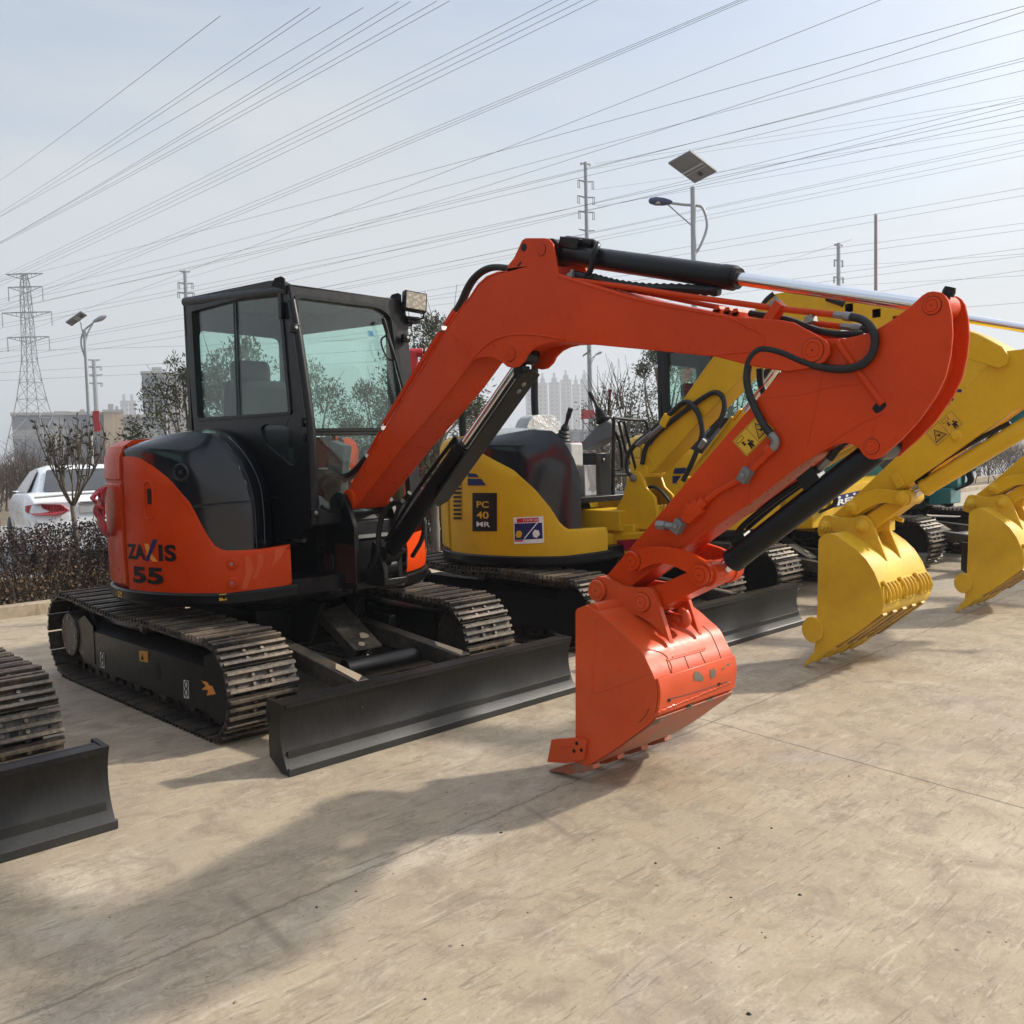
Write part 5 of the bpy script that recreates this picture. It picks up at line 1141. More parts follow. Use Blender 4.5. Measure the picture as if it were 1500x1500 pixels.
mb = MB(); mb.box((.15, -.12, 1.06), (1.0, .85, .05), BLACK); mb.prism([(-.30, .70), (.72, .70), (.72, 1.45), (-.30, 1.45)], .45, .80, BLACK, axis=1); mb.build('floor_plate', R2, .006)

# ---- yellow machine with a cab behind it
s3 = 5.36
R3 = root('excavator', 'yellow excavator with black cab and navy RENTAL sign, beside the teal one', 'excavator', (s3, 0, 0), ROW)
for o in under: copy_tree(o, R3)
def strip_marks(Rx):
    for o in Rx.children:
        for c in list(o.children):
            if c.name.split('.')[0] in ('caution_label', 'tie_down_label', 'travel_arrow'):
                for g in list(c.children): bpy.data.objects.remove(g)
                bpy.data.objects.remove(c)
strip_marks(R3)
for o in (body2, cw2, hood2): pass
b3, c3, h3 = house(R3, YELLOW, 'tall')
cc = copy_tree(cb, R3)
for ch in list(cc.children):
    if ch.name.split('.')[0] in ('work_lamp', 'window_sticker'):
        for g in list(ch.children): bpy.data.objects.remove(g)
        bpy.data.objects.remove(ch)
for ch in list(cc.children):
    if ch.name.split('.')[0] == 'seat':
        for g in list(ch.children): bpy.data.objects.remove(g)
def face3(pts, y): return [on(1, y, q)-Vector((s3, 0, 0)) for q in pts]
mb = MB(); mb.prism3([face3(rounded([(1204, 728), (1222, 716), (1330, 692), (1334, 740), (1300, 762), (1206, 782)], 8), -.84)], (0, .5, 0), YELLOW); fc_ = mb.build('front_cover', R3, .03, seg=3)
q = face3([(1222, 727), (1292, 711), (1292, 726), (1222, 743.5)], -.845); mb = MB(); mb.add(q, [(0, 1, 2, 3)], NAVY); U_ = q[1]-q[0]; V_ = q[0]-q[3]; dn = Vector((0, -.002, 0))
text_on(mb, 'RENTAL', WHITE, q[3]+U_*.06+V_*.10+dn, U_*.88, V_*.52, .04)
for k in range(6): c_ = q[3]+U_*(.10+.15*k)+V_*.80+dn; mb.add([c_+U_*.03*math.sin(a_*PI*.4)+V_*.13*math.cos(a_*PI*.4) for a_ in range(5)], [tuple(range(5))], WHITE)
mb.build('rental_sign', fc_, smooth=False)
mb = MB(); Qs = ([(988, 686), (1004, 685), (1012, 694), (986, 694)], [(985, 697), (1013, 697), (1016, 708), (985, 708)])
for pts in Qs: cyl_patch(mb, [yc(q, 1.012, s3) for q in pts], 1.012, NAVY)
mb.build('blue_stripes', b3, smooth=False)
def copy_arm(src, dst, repl=None, skip=(), dx=0.0):
    names = ('boom', 'arm', 'boom_cylinder', 'arm_cylinder', 'bucket_cylinder', 'side_link', 'bucket_link', 'bucket', 'swing_bracket')
    for o in list(src.children):
        if o.name.split('.')[0] in names: 
            c = copy_tree(o, dst); c.location.x += dx
            stack = [c]
            while stack:
                w = stack.pop()
                if w.name.split('.')[0] in skip: 
                    for g in list(w.children): bpy.data.objects.remove(g)
                    bpy.data.objects.remove(w); continue
                stack += list(w.children)
                if repl:
                    for i, sl in enumerate(w.material_slots):
                        
                        mm_ = sl.material
                        if mm_ in repl: sl.link = 'OBJECT'; sl.material = repl[mm_]
copy_arm(R2, R3, skip=('warning_label', 'red_marker'), dx=.0)
for o in R3.children:
    if o.name.split('.')[0] in ('boom', 'arm_cylinder'):
        piv = Vector((0, -.86, 1.24)); Rm = Matrix.Translation(piv) @ Matrix.Rotation(.21, 4, 'X') @ Matrix.Translation(-piv); o.matrix_basis = Rm @ o.matrix_basis
mb = MB(); mb.prism3([[on(0, s3-.1015, q)-Vector((s3, 0, 0)) for q in ((1350, 628), (1450, 600), (1470, 545), (1360, 566))]], (.02, 0, 0), YELLOW); mb.build('boom_plate', R3, .003)
mb = MB(); x_ = s3-.1025; o = on(0, x_, (1379, 597)); text_on(mb, 'KOMATSU', NAVY, o-Vector((s3, 0, 0)), on(0, x_, (1482, 570))-o, on(0, x_, (1381, 576))-o, .03); mb.build('lettering', R3, smooth=False)

# ---- teal machine at the far end
s4 = 8.55
R4 = root('excavator', 'teal excavator at the far right end of the row, half hidden by yellow arms', 'excavator', (s4, 0, 0), ROW)
for o in under: copy_tree(o, R4)
strip_marks(R4)
b4, c4, h4 = house(R4, TEAL, 'yellow')
cc4 = copy_tree(cc, R4)
R4.scale = (1.08, 1.08, 1.08)
for o in R4.children:
    if o.name.split('.')[0] == 'dozer_blade': o.scale = (1.22, 1, 1)
copy_arm(R2, R4, {YELLOW: TEAL, YELLOWW: TEAL}, skip=('warning_label', 'red_marker', 'label_print'))

# ---- ribbon tied on the orange counterweight
a = math.radians(173); n = Vector((math.cos(a), math.sin(a), 0)); e = Vector((-math.sin(a), math.cos(a), 0)); P0 = n*1.025+Vector((0, 0, 1.20))
mb = MB()
for e0, e1, z0, z1, w0, w1, ph, o0 in ((.01, -.035, .13, -.17, .08, .12, 0, .02), (-.01, .04, .12, -.14, .07, .11, 2, .04), (.0, .06, .11, .0, .06, .10, 4, .06)):
    vs = []; fs = []
    for i in range(17):
        f = i/16; c = P0+e*(e0+(e1-e0)*f+.012*math.sin(f*5+ph))+Vector((0, 0, z0+(z1-z0)*f))+n*(o0+.030*math.sin(PI*f)+.008*math.sin(f*11+ph)); w = (w0+(w1-w0)*f)*(1-.45*math.exp(-((f-.45)/.12)**2))
        for k in range(7): g = k/6-.5; vs.append(c+e*g*w+n*(.014*math.cos(g*13+f*5+ph)))
    for i in range(16):
        for k in range(6): fs.append((i*7+k, (i+1)*7+k, (i+1)*7+k+1, i*7+k+1))
    mb.add(vs, fs, RIBBON)
rb = mb.build('ribbon_bow', None, angle=180); so = rb.modifiers.new('thick', 'SOLIDIFY'); so.thickness = .003
tag(rb, 'red satin ribbon bow tied on the orange counterweight', 'ribbon')
# ================================================================== GROUND
def sheet(name, x0, x1, y0, y1, z, mat, n=1):
    mb = MB(); mb.quad((x0, y0, z), (x1, y0, z), (x1, y1, z), (x0, y1, z), mat); o = mb.build(name, smooth=False); o['kind'] = 'structure'; return o
CONC, nt, b = newmat('yard_concrete'); v = ocoord(nt, world=True)
n_big = noise(nt, .45, 5, .6, v, .4); n_mid = noise(nt, 1.5, 9, .68, v, .6); n_fine = noise(nt, 70, 5, .75, v)
def rot(a, s):
    m_ = N(nt, 'ShaderNodeMapping'); m_.inputs['Rotation'].default_value = (0, 0, a); m_.inputs['Scale'].default_value = s; nt.links.new(v, m_.inputs[0]); return m_.outputs[0]
def ridge(scale, w, amt, vec, dist=1.5, mask=None):
    nr = noise(nt, scale, 2, .5, vec, dist); s_ = N(nt, 'ShaderNodeMath', operation='SUBTRACT'); nt.links.new(nr, s_.inputs[0]); s_.inputs[1].default_value = .5; a_ = N(nt, 'ShaderNodeMath', operation='ABSOLUTE'); nt.links.new(s_.outputs[0], a_.inputs[0]); k_ = N(nt, 'ShaderNodeMath', operation='MULTIPLY'); nt.links.new(ramp(nt, a_.outputs[0], [(0, amt), (w, 0)]), k_.inputs[0]); nt.links.new(mask, k_.inputs[1]); return k_.outputs[0]
c = mixc(nt, ramp(nt, n_big, [(.32, 0), (.68, 1)]), (.350, .277, .184), (.435, .355, .250))
c = mixc(nt, ramp(nt, n_mid, [(.42, 0), (.64, .8)]), c, (.325, .265, .190))
c = mixc(nt, ramp(nt, noise(nt, .8, 7, .7, rot(.3, (1, 1, 1)), .8), [(.54, 0), (.68, .60)]), c, (.31, .285, .250))
c = mixc(nt, ramp(nt, noise(nt, .7, 6, .65, rot(1.1, (1, 1.6, 1)), 1.0), [(.55, 0), (.66, .6)]), c, (.53, .46, .355))
c = mixc(nt, ramp(nt, noise(nt, 4.5, 10, .78, v, .6), [(.47, 0), (.64, .80)]), c, (.215, .170, .118))
c = mixc(nt, ramp(nt, noise(nt, 9, 8, .75, rot(.8, (1, 2, 1)), .8), [(.54, 0), (.68, .5)]), c, (.50, .43, .33))
msk1 = ramp(nt, noise(nt, 1.1, 5, .65, v), [(.46, 0), (.60, 1)]); msk2 = ramp(nt, noise(nt, 1.4, 5, .65, rot(2.0, (1, 1, 1))), [(.48, 0), (.60, 1)])
for sc_, a, st_, w, amt, mk, colr in ((2.6, .5, (1, 3.2, 1), .016, .6, msk1, (.19, .155, .11)), (3.4, -.6, (1, 3.6, 1), .014, .6, msk2, (.20, .165, .12)), (2.2, 1.3, (1, 2.6, 1), .018, .35, msk2, (.54, .47, .37)), (6.0, .9, (1, 1.5, 1), .012, .6, msk1, (.16, .13, .095))):
    c = mixc(nt, ridge(sc_, w, amt, rot(a, st_), 1.4, mk), c, colr)
# short scrapes in several directions
for a, st_, th, colr, amt in ((.62, (2.6, 26, 1), .665, (.17, .14, .095), .7), (-.35, (3.4, 30, 1), .665, (.18, .145, .10), .7), (1.5, (3.0, 28, 1), .67, (.17, .14, .10), .65), (2.3, (3.2, 26, 1), .67, (.19, .155, .11), .6), (-.9, (2.2, 22, 1), .67, (.56, .49, .39), .35), (.1, (2.6, 24, 1), .675, (.56, .49, .39), .35)):
    c = mixc(nt, ramp(nt, noise(nt, 1.0, 4, .6, rot(a, st_), 1.6), [(th-.04, 0), (th+.02, amt)]), c, colr)
vo = N(nt, 'ShaderNodeTexVoronoi', i_Scale=7.0); nt.links.new(v, vo.inputs['Vector'])
vr = N(nt, 'ShaderNodeMath', operation='MULTIPLY'); nt.links.new(ramp(nt, vo.outputs['Distance'], [(.03, 1), (.075, 0)]), vr.inputs[0]); sx_ = N(nt, 'ShaderNodeSeparateColor'); nt.links.new(vo.outputs['Color'], sx_.inputs[0]); nt.links.new(ramp(nt, sx_.outputs[0], [(.70, 0), (.74, .85)]), vr.inputs[1])
c = mixc(nt, vr.outputs[0], c, (.09, .07, .05))
vo2 = N(nt, 'ShaderNodeTexVoronoi', i_Scale=38.0); nt.links.new(v, vo2.inputs['Vector'])
v2 = N(nt, 'ShaderNodeMath', operation='MULTIPLY'); nt.links.new(ramp(nt, vo2.outputs['Distance'], [(.08, 1), (.2, 0)]), v2.inputs[0]); s2_ = N(nt, 'ShaderNodeSeparateColor'); nt.links.new(vo2.outputs['Color'], s2_.inputs[0]); nt.links.new(ramp(nt, s2_.outputs[1], [(.80, 0), (.86, .75)]), v2.inputs[1])
c = mixc(nt, v2.outputs[0], c, (.13, .10, .075))
c = mixc(nt, ramp(nt, n_fine, [(.38, .0), (.75, .40)]), c, (.20, .165, .125))
def joint(p, q, w, wob=.02, dark=.75, lim=None):
    global c
    A = on(2, 0, p); B = on(2, 0, q); d = (B-A).normalized(); nn = Vector((-d.y, d.x, 0))
    sub = N(nt, 'ShaderNodeVectorMath', operation='SUBTRACT'); nt.links.new(v, sub.inputs[0]); sub.inputs[1].default_value = A
    dt = N(nt, 'ShaderNodeVectorMath', operation='DOT_PRODUCT'); nt.links.new(sub.outputs[0], dt.inputs[0]); dt.inputs[1].default_value = nn
    nz = N(nt, 'ShaderNodeMath', operation='MULTIPLY_ADD'); nt.links.new(noise(nt, 7, 5, .7, v), nz.inputs[0]); nz.inputs[1].default_value = wob; nz.inputs[2].default_value = -wob/2
    ad = N(nt, 'ShaderNodeMath', operation='ADD'); nt.links.new(dt.outputs['Value'], ad.inputs[0]); nt.links.new(nz.outputs[0], ad.inputs[1])
    ab = N(nt, 'ShaderNodeMath', operation='ABSOLUTE'); nt.links.new(ad.outputs[0], ab.inputs[0])
    f = ramp(nt, ab.outputs[0], [(0, dark), (w, dark*.7), (w*2.2, 0)])
    if lim:
        dl = N(nt, 'ShaderNodeVectorMath', operation='DOT_PRODUCT'); nt.links.new(sub.outputs[0], dl.inputs[0]); dl.inputs[1].default_value = d
        Ln = (B-A).length; mr = N(nt, 'ShaderNodeMath', operation='MULTIPLY_ADD'); nt.links.new(dl.outputs['Value'], mr.inputs[0]); mr.inputs[1].default_value = 1/Ln/3; mr.inputs[2].default_value = 1/3
        g_ = ramp(nt, mr.outputs[0], [(.30, 0), (.36, 1), (.62, 1), (.68, 0)]); mu = N(nt, 'ShaderNodeMath', operation='MULTIPLY'); nt.links.new(f, mu.inputs[0]); nt.links.new(g_, mu.inputs[1]); f = mu.outputs[0]
    c = mixc(nt, f, c, (.085, .07, .05)); return f
j1 = joint((359, 1350), (1081, 1042), .0045, .07, .6)
j2 = joint((1020, 1051), (1435, 1166), .0038, .03, .85)
j3 = joint((340, 1310), (433, 1399), .012, .05, .35, True)
j4 = joint((770, 1182), (850, 1232), .010, .05, .35, True)
nt.links.new(c, b.inputs['Base Color']); nt.links.new(ramp(nt, n_mid, [(.3, .62), (.7, .82)]), b.inputs['Roughness'])
hh = N(nt, 'ShaderNodeMath', operation='MULTIPLY_ADD'); nt.links.new(n_mid, hh.inputs[0]); hh.inputs[1].default_value = .6; nt.links.new(n_fine, hh.inputs[2])
bump(nt, b, hh.outputs[0], .22, .008)
SOIL, nt, b = newmat('dry_soil'); v = ocoord(nt, world=True)
nt.links.new(mixc(nt, ramp(nt, noise(nt, 1.3, 8, .7, v), [(.3, 0), (.7, 1)]), (.085, .065, .045), (.20, .155, .10)), b.inputs['Base Color']); b.inputs['Roughness'].default_value = .95; bump(nt, b, noise(nt, 9, 8, .7, v), .8, .06)
ASPH, nt, b = newmat('pale_asphalt'); v = ocoord(nt, world=True)
nt.links.new(mixc(nt, ramp(nt, noise(nt, .8, 8, .65, v), [(.3, 0), (.7, 1)]), (.20, .195, .19), (.29, .285, .28)), b.inputs['Base Color']); b.inputs['Roughness'].default_value = .85; bump(nt, b, noise(nt, 90, 3, .7, v), .3, .01)
sheet('ground', -900, 1500, -100, 1500, -.10, SOIL)
sheet('yard', -60, 90, -60, 4.15, 0, CONC)
sheet('parking_road', -80, 160, 6.6, 19, -.03, ASPH)
mb = MB(); mb.box((15, 4.22, .02), (150, .14, .20), CONC); k = mb.build('kerb', bevel=.012); k['kind'] = 'structure'
mb = MB(); mb.box((40, 6.52, .0), (240, .14, .20), CONC); k = mb.build('kerb', bevel=.012); k['kind'] = 'structure'

# small mud crumbs lying on the concrete
rnd = random.Random(21); mb = MB()
for i in range(90):
    px = (rnd.uniform(80, 1480), rnd.uniform(1010, 1490)); p = on(2, 0, px); r = rnd.choice((.002, .0025, .003, .004, .006))*rnd.uniform(.7, 1.3)
    if p.y > -1.9 or (-.4 < p.x < .6 and -3.4 < p.y < -2.5): continue
    vs = [p+Vector((r*(1+.4*rnd.random())*math.cos(a), r*(1+.4*rnd.random())*math.sin(a), 0)) for a in (0, 1.25, 2.5, 3.8, 5)]+[p+Vector((0, 0, r*.8))]
    mb.add(vs, [(i_, (i_+1) % 5, 5) for i_ in range(5)], SOILC if 'SOILC' in globals() else INK if rnd.random() < .3 else MUD)
cr_ = mb.build('mud_crumbs', smooth=False); tag(cr_, 'small dark crumbs of dried mud scattered on the concrete', 'mud', kind='stuff')

# ================================================================== PLANTS
def leafmat(name, a, b2, rough=.5, trans=.15):
    m, nt, b = newmat(name); oi = N(nt, 'ShaderNodeNewGeometry')
    n = noise(nt, 2.5, 3, .6, ocoord(nt)); rv = oi.outputs['Random Per Island']
    ad = N(nt, 'ShaderNodeMath', operation='MULTIPLY_ADD'); nt.links.new(rv, ad.inputs[0]); ad.inputs[1].default_value = .6; ml = N(nt, 'ShaderNodeMath', operation='MULTIPLY'); nt.links.new(n, ml.inputs[0]); ml.inputs[1].default_value = .4; nt.links.new(ml.outputs[0], ad.inputs[2])
    nt.links.new(mixc(nt, ramp(nt, ad.outputs[0], [(.15, 0), (.85, 1)]), a, b2), b.inputs['Base Color']); b.inputs['Roughness'].default_value = rough
    b.inputs['Specular IOR Level'].default_value = .2; b.inputs['Transmission Weight'].default_value = 0
    return m
LEAFG = leafmat('evergreen_leaf', (.028, .036, .018), (.13, .135, .08), .42)
LEAFP = leafmat('purple_leaf', (.016, .010, .011), (.075, .050, .046), .55)
LEAFB = leafmat('withered_leaf', (.06, .035, .02), (.17, .11, .06), .7)
LEAFD = leafmat('dark_olive_leaf', (.018, .020, .012), (.065, .06, .035), .5)
LEAFR = leafmat('pink_leaf', (.30, .07, .08), (.48, .18, .17), .5)
BARK = paint('grey_bark', (.16, .135, .11), .9, .3, (.25, .23, .2), 0, var=.35)
TWIG = paint('brown_twig', (.085, .062, .045), .9, .2, (.12, .1, .08), 0, var=.3)
def leaf(mb, p, d, ln, w, rnd, mat):
    u = d.normalized(); s_ = u.cross(Vector((rnd.uniform(-1, 1), rnd.uniform(-1, 1), rnd.uniform(-.3, 1)))).normalized(); nn = u.cross(s_)
    mb.add([p, p+u*ln*.45+s_*w*.5+nn*ln*.06, p+u*ln, p+u*ln*.45-s_*w*.5+nn*ln*.06], [(0, 1, 2, 3)], mat)
def branchy(mb, lm, p, d, ln, r, depth, rnd, mat, leafm, nl, ll, spread=.6, up=.15, tips=None):
    n = 4; pts = [p]; q = p.copy(); dd = d.normalized()
    for i in range(n):
        dd = (dd+Vector((rnd.uniform(-.18, .18), rnd.uniform(-.18, .18), rnd.uniform(-.05, .15)+up*.3))).normalized(); q = q+dd*ln/n; pts.append(q.copy())
    mb.tube(pts, [r, r*.85, r*.7, r*.6, r*.5], mat, n=5 if depth > 1 else 4, smooth=False, caps=False)
    if depth <= 1 and leafm:
        for i in range(nl):
            t = rnd.random(); k = min(n-1, int(t*n)); c_ = pts[k].lerp(pts[k+1], t*n-k)
            v_ = Vector((rnd.gauss(0, 1), rnd.gauss(0, 1), rnd.gauss(.2, .8))); leaf(lm, c_, v_+dd*.5, ll*rnd.uniform(.6, 1.25), ll*rnd.uniform(.32, .5), rnd, leafm if not isinstance(leafm, tuple) else rnd.choice(leafm))
    if depth > 0:
        for i in range(rnd.randint(3, 4)):
            t = rnd.uniform(.35, 1.0); k = min(n-1, int(t*n)); c_ = pts[k].lerp(pts[k+1], min(1, t*n-k))
            v_ = (dd+Vector((rnd.gauss(0, spread), rnd.gauss(0, spread), rnd.gauss(up, spread*.6)))).normalized()
            branchy(mb, lm, c_, v_, ln*rnd.uniform(.5, .75), r*.55, depth-1, rnd, mat, leafm, nl, ll, spread, up)
def evergreen(seed, h=3.0, R_=.8, zc=2.1, rz=.95, n=7600, stems=6, ll=.066, mat=None, sparse=0.0, whips=6):
    rnd = random.Random(seed); st = MB(); lf = MB(); mat = mat or LEAFG
    st.tube([(0, 0, -.1), (.02, .01, .5), (-.01, .02, 1.0), (0, 0, 1.4)], [.06, .052, .045, .04], BARK, n=8)
    clumps = []
    for i in range(30):
        a = rnd.uniform(0, 2*PI); zz = rnd.uniform(-1, 1); rr = math.sqrt(max(0, 1-zz*zz))*rnd.uniform(.35, 1.0)
        clumps.append((Vector((R_*rr*math.cos(a), R_*rr*math.sin(a), zc+rz*zz*rnd.uniform(.7, 1.08))), rnd.uniform(.16, .34)*R_))
    for c_, r in clumps:
        if rnd.random() < .85:
            b0 = Vector((rnd.uniform(-.03, .03), rnd.uniform(-.03, .03), rnd.uniform(.7, 1.4))); m_ = (b0+c_)/2+Vector((rnd.uniform(-.1, .1), rnd.uniform(-.1, .1), .1)); st.tube([b0, m_, c_], [.022, .016, .008], BARK, n=5, per=3, caps=False)
    for i in range(whips):
        a = rnd.uniform(0, 2*PI); b0 = Vector((rnd.uniform(-.3, .3)*R_, rnd.uniform(-.3, .3)*R_, zc+rz*.4)); st.tube([b0, b0+Vector((.12*math.cos(a), .12*math.sin(a), .35)), b0+Vector((.3*math.cos(a), .3*math.sin(a), rnd.uniform(.6, 1.0)))], [.008, .006, .003], TWIG, n=4, per=3)
    for i in range(n):
        if rnd.random() < .22:
            a = rnd.uniform(0, 2*PI); zz = rnd.uniform(-1, 1); rr = rnd.random()**.5*math.sqrt(1-zz*zz); c_ = Vector((R_*rr*math.cos(a), R_*rr*math.sin(a), zc+rz*zz)); p = c_
        else:
            c_, r = rnd.choice(clumps); v_ = Vector((rnd.gauss(0, 1), rnd.gauss(0, 1), rnd.gauss(0, 1))).normalized()*rnd.random()**.4; p = c_+v_*r
        o = (p-Vector((0, 0, zc-.3))).normalized()
        leaf(lf, p, o*.6+Vector((rnd.gauss(0, .6), rnd.gauss(0, .6), rnd.gauss(.1, .5))), ll*rnd.uniform(.6, 1.25), ll*rnd.uniform(.28, .42), rnd, mat)
    return st, lf
def place_tree(proto, label, x, y, rz, sc, group, name='evergreen_tree', cat='tree'):
    t = root(name, label, cat, (x, y, -.02), group, rz); t.scale = (sc, sc, sc)
    for nm, me in proto:
        o = bpy.data.objects.new(nm, me); C.objects.link(o); o.parent = t
    return t
def proto(st, lf):
    a = st.build('trunk', angle=60); b_ = lf.build('crown', smooth=False); r = [('trunk', a.data), ('crown', b_.data)]
    bpy.data.objects.remove(a); bpy.data.objects.remove(b_); return r
E1 = proto(*evergreen(11)); E2 = proto(*evergreen(12, R_=.85, n=8500)); E3 = proto(*evergreen(13, n=620, R_=.6, zc=1.8, rz=.9, whips=18))
TG = 'evergreen trees planted behind the machines'
place_tree(E1, 'dark evergreen tree showing left of the black cab', 1.95, 5.3, .3, .84, TG)
place_tree(E2, 'dense evergreen tree seen through the side window of the black cab', 2.55, 5.1, 1.7, .93, TG)
place_tree(E1, 'evergreen tree seen through the windscreen of the black cab', 3.75, 5.4, 2.6, .84, TG)
place_tree(E2, 'evergreen tree behind the raised orange boom and black ram', 5.75, 5.3, 4.0, 1.12, TG)
place_tree(E2, 'evergreen tree just right of the black cab, low behind the orange boom', 4.9, 5.6, 5.1, .8, TG)
place_tree(E3, 'thin half bare evergreen tree behind the open driver seat controls', 9.7, 5.3, .9, .95, TG)
place_tree(E1, 'evergreen tree seen through the cab windows of the second yellow excavator', 11.9, 5.6, 2.2, 1.1, TG)
place_tree(E3, 'thin evergreen tree immediately left of the second yellow cab', 9.9, 5.0, 3.3, 1.0, TG)
place_tree(E1, 'evergreen tree hidden mostly behind the yellow boom', 14.0, 5.5, 3.3, 1.1, TG)
# bare young tree at the left
rnd = random.Random(4); st = MB(); lf = MB(); p0 = at((108, 735), 11.3); p0.z = 0; topz = at((108, 738), 11.3).z
st.tube([(0, 0, -.05), (.01, 0, topz*.5), (-.015, 0, topz)], [.035, .03, .028], LIGHTBARK if 'LIGHTBARK' in globals() else BARK, n=8)
for k in range(9):
    a = k*2*PI/9+.4; v_ = Vector((math.cos(a)*.9, math.sin(a)*.9, .95+.25*(k % 3))); branchy(st, lf, Vector((-.01, 0, topz-.02)), v_, .55, .014, 2, rnd, TWIG, LEAFD, 2, .065, .35, .35)
pr = proto(st, lf); t = place_tree(pr, 'small leafless tree with pale trunk in front of the white car', p0.x, p0.y, 0, 1.0, None, 'young_tree')
# shrubs
def shrub(seed, n, R_, h, mats, ll, twigs):
    rnd = random.Random(seed); st = MB(); lf = MB()
    for i in range(twigs):
        a = rnd.uniform(0, 2*PI); rr = rnd.random()**.5*R_*.9; b0 = Vector((rr*.5*math.cos(a), rr*.5*math.sin(a), 0)); t_ = Vector((rr*math.cos(a+rnd.uniform(-.4, .4)), rr*math.sin(a), h*rnd.uniform(.55, 1.12))); st.tube([b0, b0.lerp(t_, .5)+Vector((rnd.uniform(-.08, .08), rnd.uniform(-.08, .08), 0)), t_], [.007, .005, .0025], TWIG, n=4, per=3, caps=False)
    for i in range(n):
        a = rnd.uniform(0, 2*PI); f = rnd.random(); rr = rnd.random()**.5*R_*(1-.25*f); p = Vector((rr*math.cos(a), rr*math.sin(a), h*(.06+.94*f**.7)*(1-.12*(rr/R_)**2)+rnd.gauss(0, .03)))
        m_ = mats[0] if (f > .35 or rnd.random() < .25) else mats[1]
        leaf(lf, p, Vector((rnd.gauss(0, 1), rnd.gauss(0, 1), rnd.gauss(.3, .8))), ll*rnd.uniform(.6, 1.3), ll*rnd.uniform(.45, .7), rnd, m_)
    return proto2(st, lf)
def proto2(st, lf):
    a = st.build('stems', angle=60); b_ = lf.build('foliage', smooth=False); r = [('stems', a.data), ('foliage', b_.data)]
    bpy.data.objects.remove(a); bpy.data.objects.remove(b_); return r
SA = shrub(1, 3300, .62, .92, (LEAFP, LEAFB), .042, 60); SB = shrub(2, 3000, .60, .85, (LEAFP, LEAFB), .042, 60); SC_ = shrub(3, 1500, .6, .9, (LEAFB, LEAFB), .045, 110); SR = shrub(5, 1700, .6, 1.25, (LEAFR, LEAFD), .055, 60)
for i, (x, y) in enumerate(((-1.6, 5.0), (-.8, 5.1), (-.1, 4.9), (.55, 5.2), (1.25, 5.0), (2.0, 5.3))):
    place_tree((SA, SB)[i % 2], 'dark purple clipped shrub in the hedge before the white car', x, y, i*1.3, (.90, .92, .90, .98, 1.05, 1.0)[i], 'purple hedge shrubs behind the orange machine', 'purple_shrub', 'shrub')
for i, (x, y) in enumerate(((2.9, 5.9), (4.2, 5.8), (6.6, 5.6), (7.4, 5.7), (8.2, 5.5), (9.6, 5.7), (10.4, 5.9), (11.6, 5.6), (12.6, 5.7))):
    place_tree(SC_, 'brown withered shrub with bare stems under the tree row', x, y, i*1.1, 1.05+.1*(i % 2), 'withered shrubs under the tree row', 'withered_shrub', 'shrub')
for i, (x, y) in enumerate(((5.5, 5.9), (6.3, 6.1))):
    place_tree(SR, 'shrub with pinkish red young leaves below the orange boom', x, y, i*2.0, 1.1, 'pink leaved shrubs below the orange boom', 'pink_leaved_shrub', 'shrub')
# dry litter and grass in the planting strip
rnd = random.Random(8); mb = MB()
for i in range(9000):
    p = Vector((rnd.uniform(-4, 15), rnd.uniform(4.3, 6.4), -.08)); 
    if rnd.random() < .5: leaf(mb, p+Vector((0, 0, rnd.uniform(.0, .06))), Vector((rnd.gauss(0, 1), rnd.gauss(0, 1), .2)), .06, .03, rnd, LEAFB)
    else:
        h_ = rnd.uniform(.08, .30); a = rnd.uniform(0, 6.28); mb.add([p+Vector((.006*math.cos(a), .006*math.sin(a), 0)), p-Vector((.006*math.cos(a), .006*math.sin(a), 0)), p+Vector((rnd.gauss(0, .06), rnd.gauss(0, .06), h_))], [(0, 1, 2)], DRYG if 'DRYG' in globals() else LEAFB)
g = mb.build('leaf_litter', smooth=False); tag(g, 'dry grass and fallen leaves covering the planting strip', 'grass', kind='stuff')
# distant winter thicket
rnd = random.Random(10); mb = MB()
for i in range(7000):
    D = rnd.uniform(34, 95); px = rnd.uniform(-150, 1500); p = at((px, 700), D); p.z = -.1; h_ = rnd.uniform(.8, 2.6)*(.8+.4*math.sin(px*.05)); w = .02*D/40
    t_ = p+Vector((rnd.gauss(0, .5), rnd.gauss(0, .5), h_)); s_ = cr*w; mb.add([p-s_, p+s_, t_], [(0, 1, 2)], TWIG)
    for k in range(3):
        b0 = p.lerp(t_, rnd.uniform(.3, .9)); e_ = b0+Vector((rnd.gauss(0, .5), rnd.gauss(0, .5), rnd.uniform(.1, .7))); mb.add([b0-s_*.5, b0+s_*.5, e_], [(0, 1, 2)], LEAFB if rnd.random() < .4 else TWIG)
g = mb.build('winter_thicket', smooth=False); tag(g, 'brown bare winter scrub covering the fields beyond the road', 'scrub', kind='stuff')

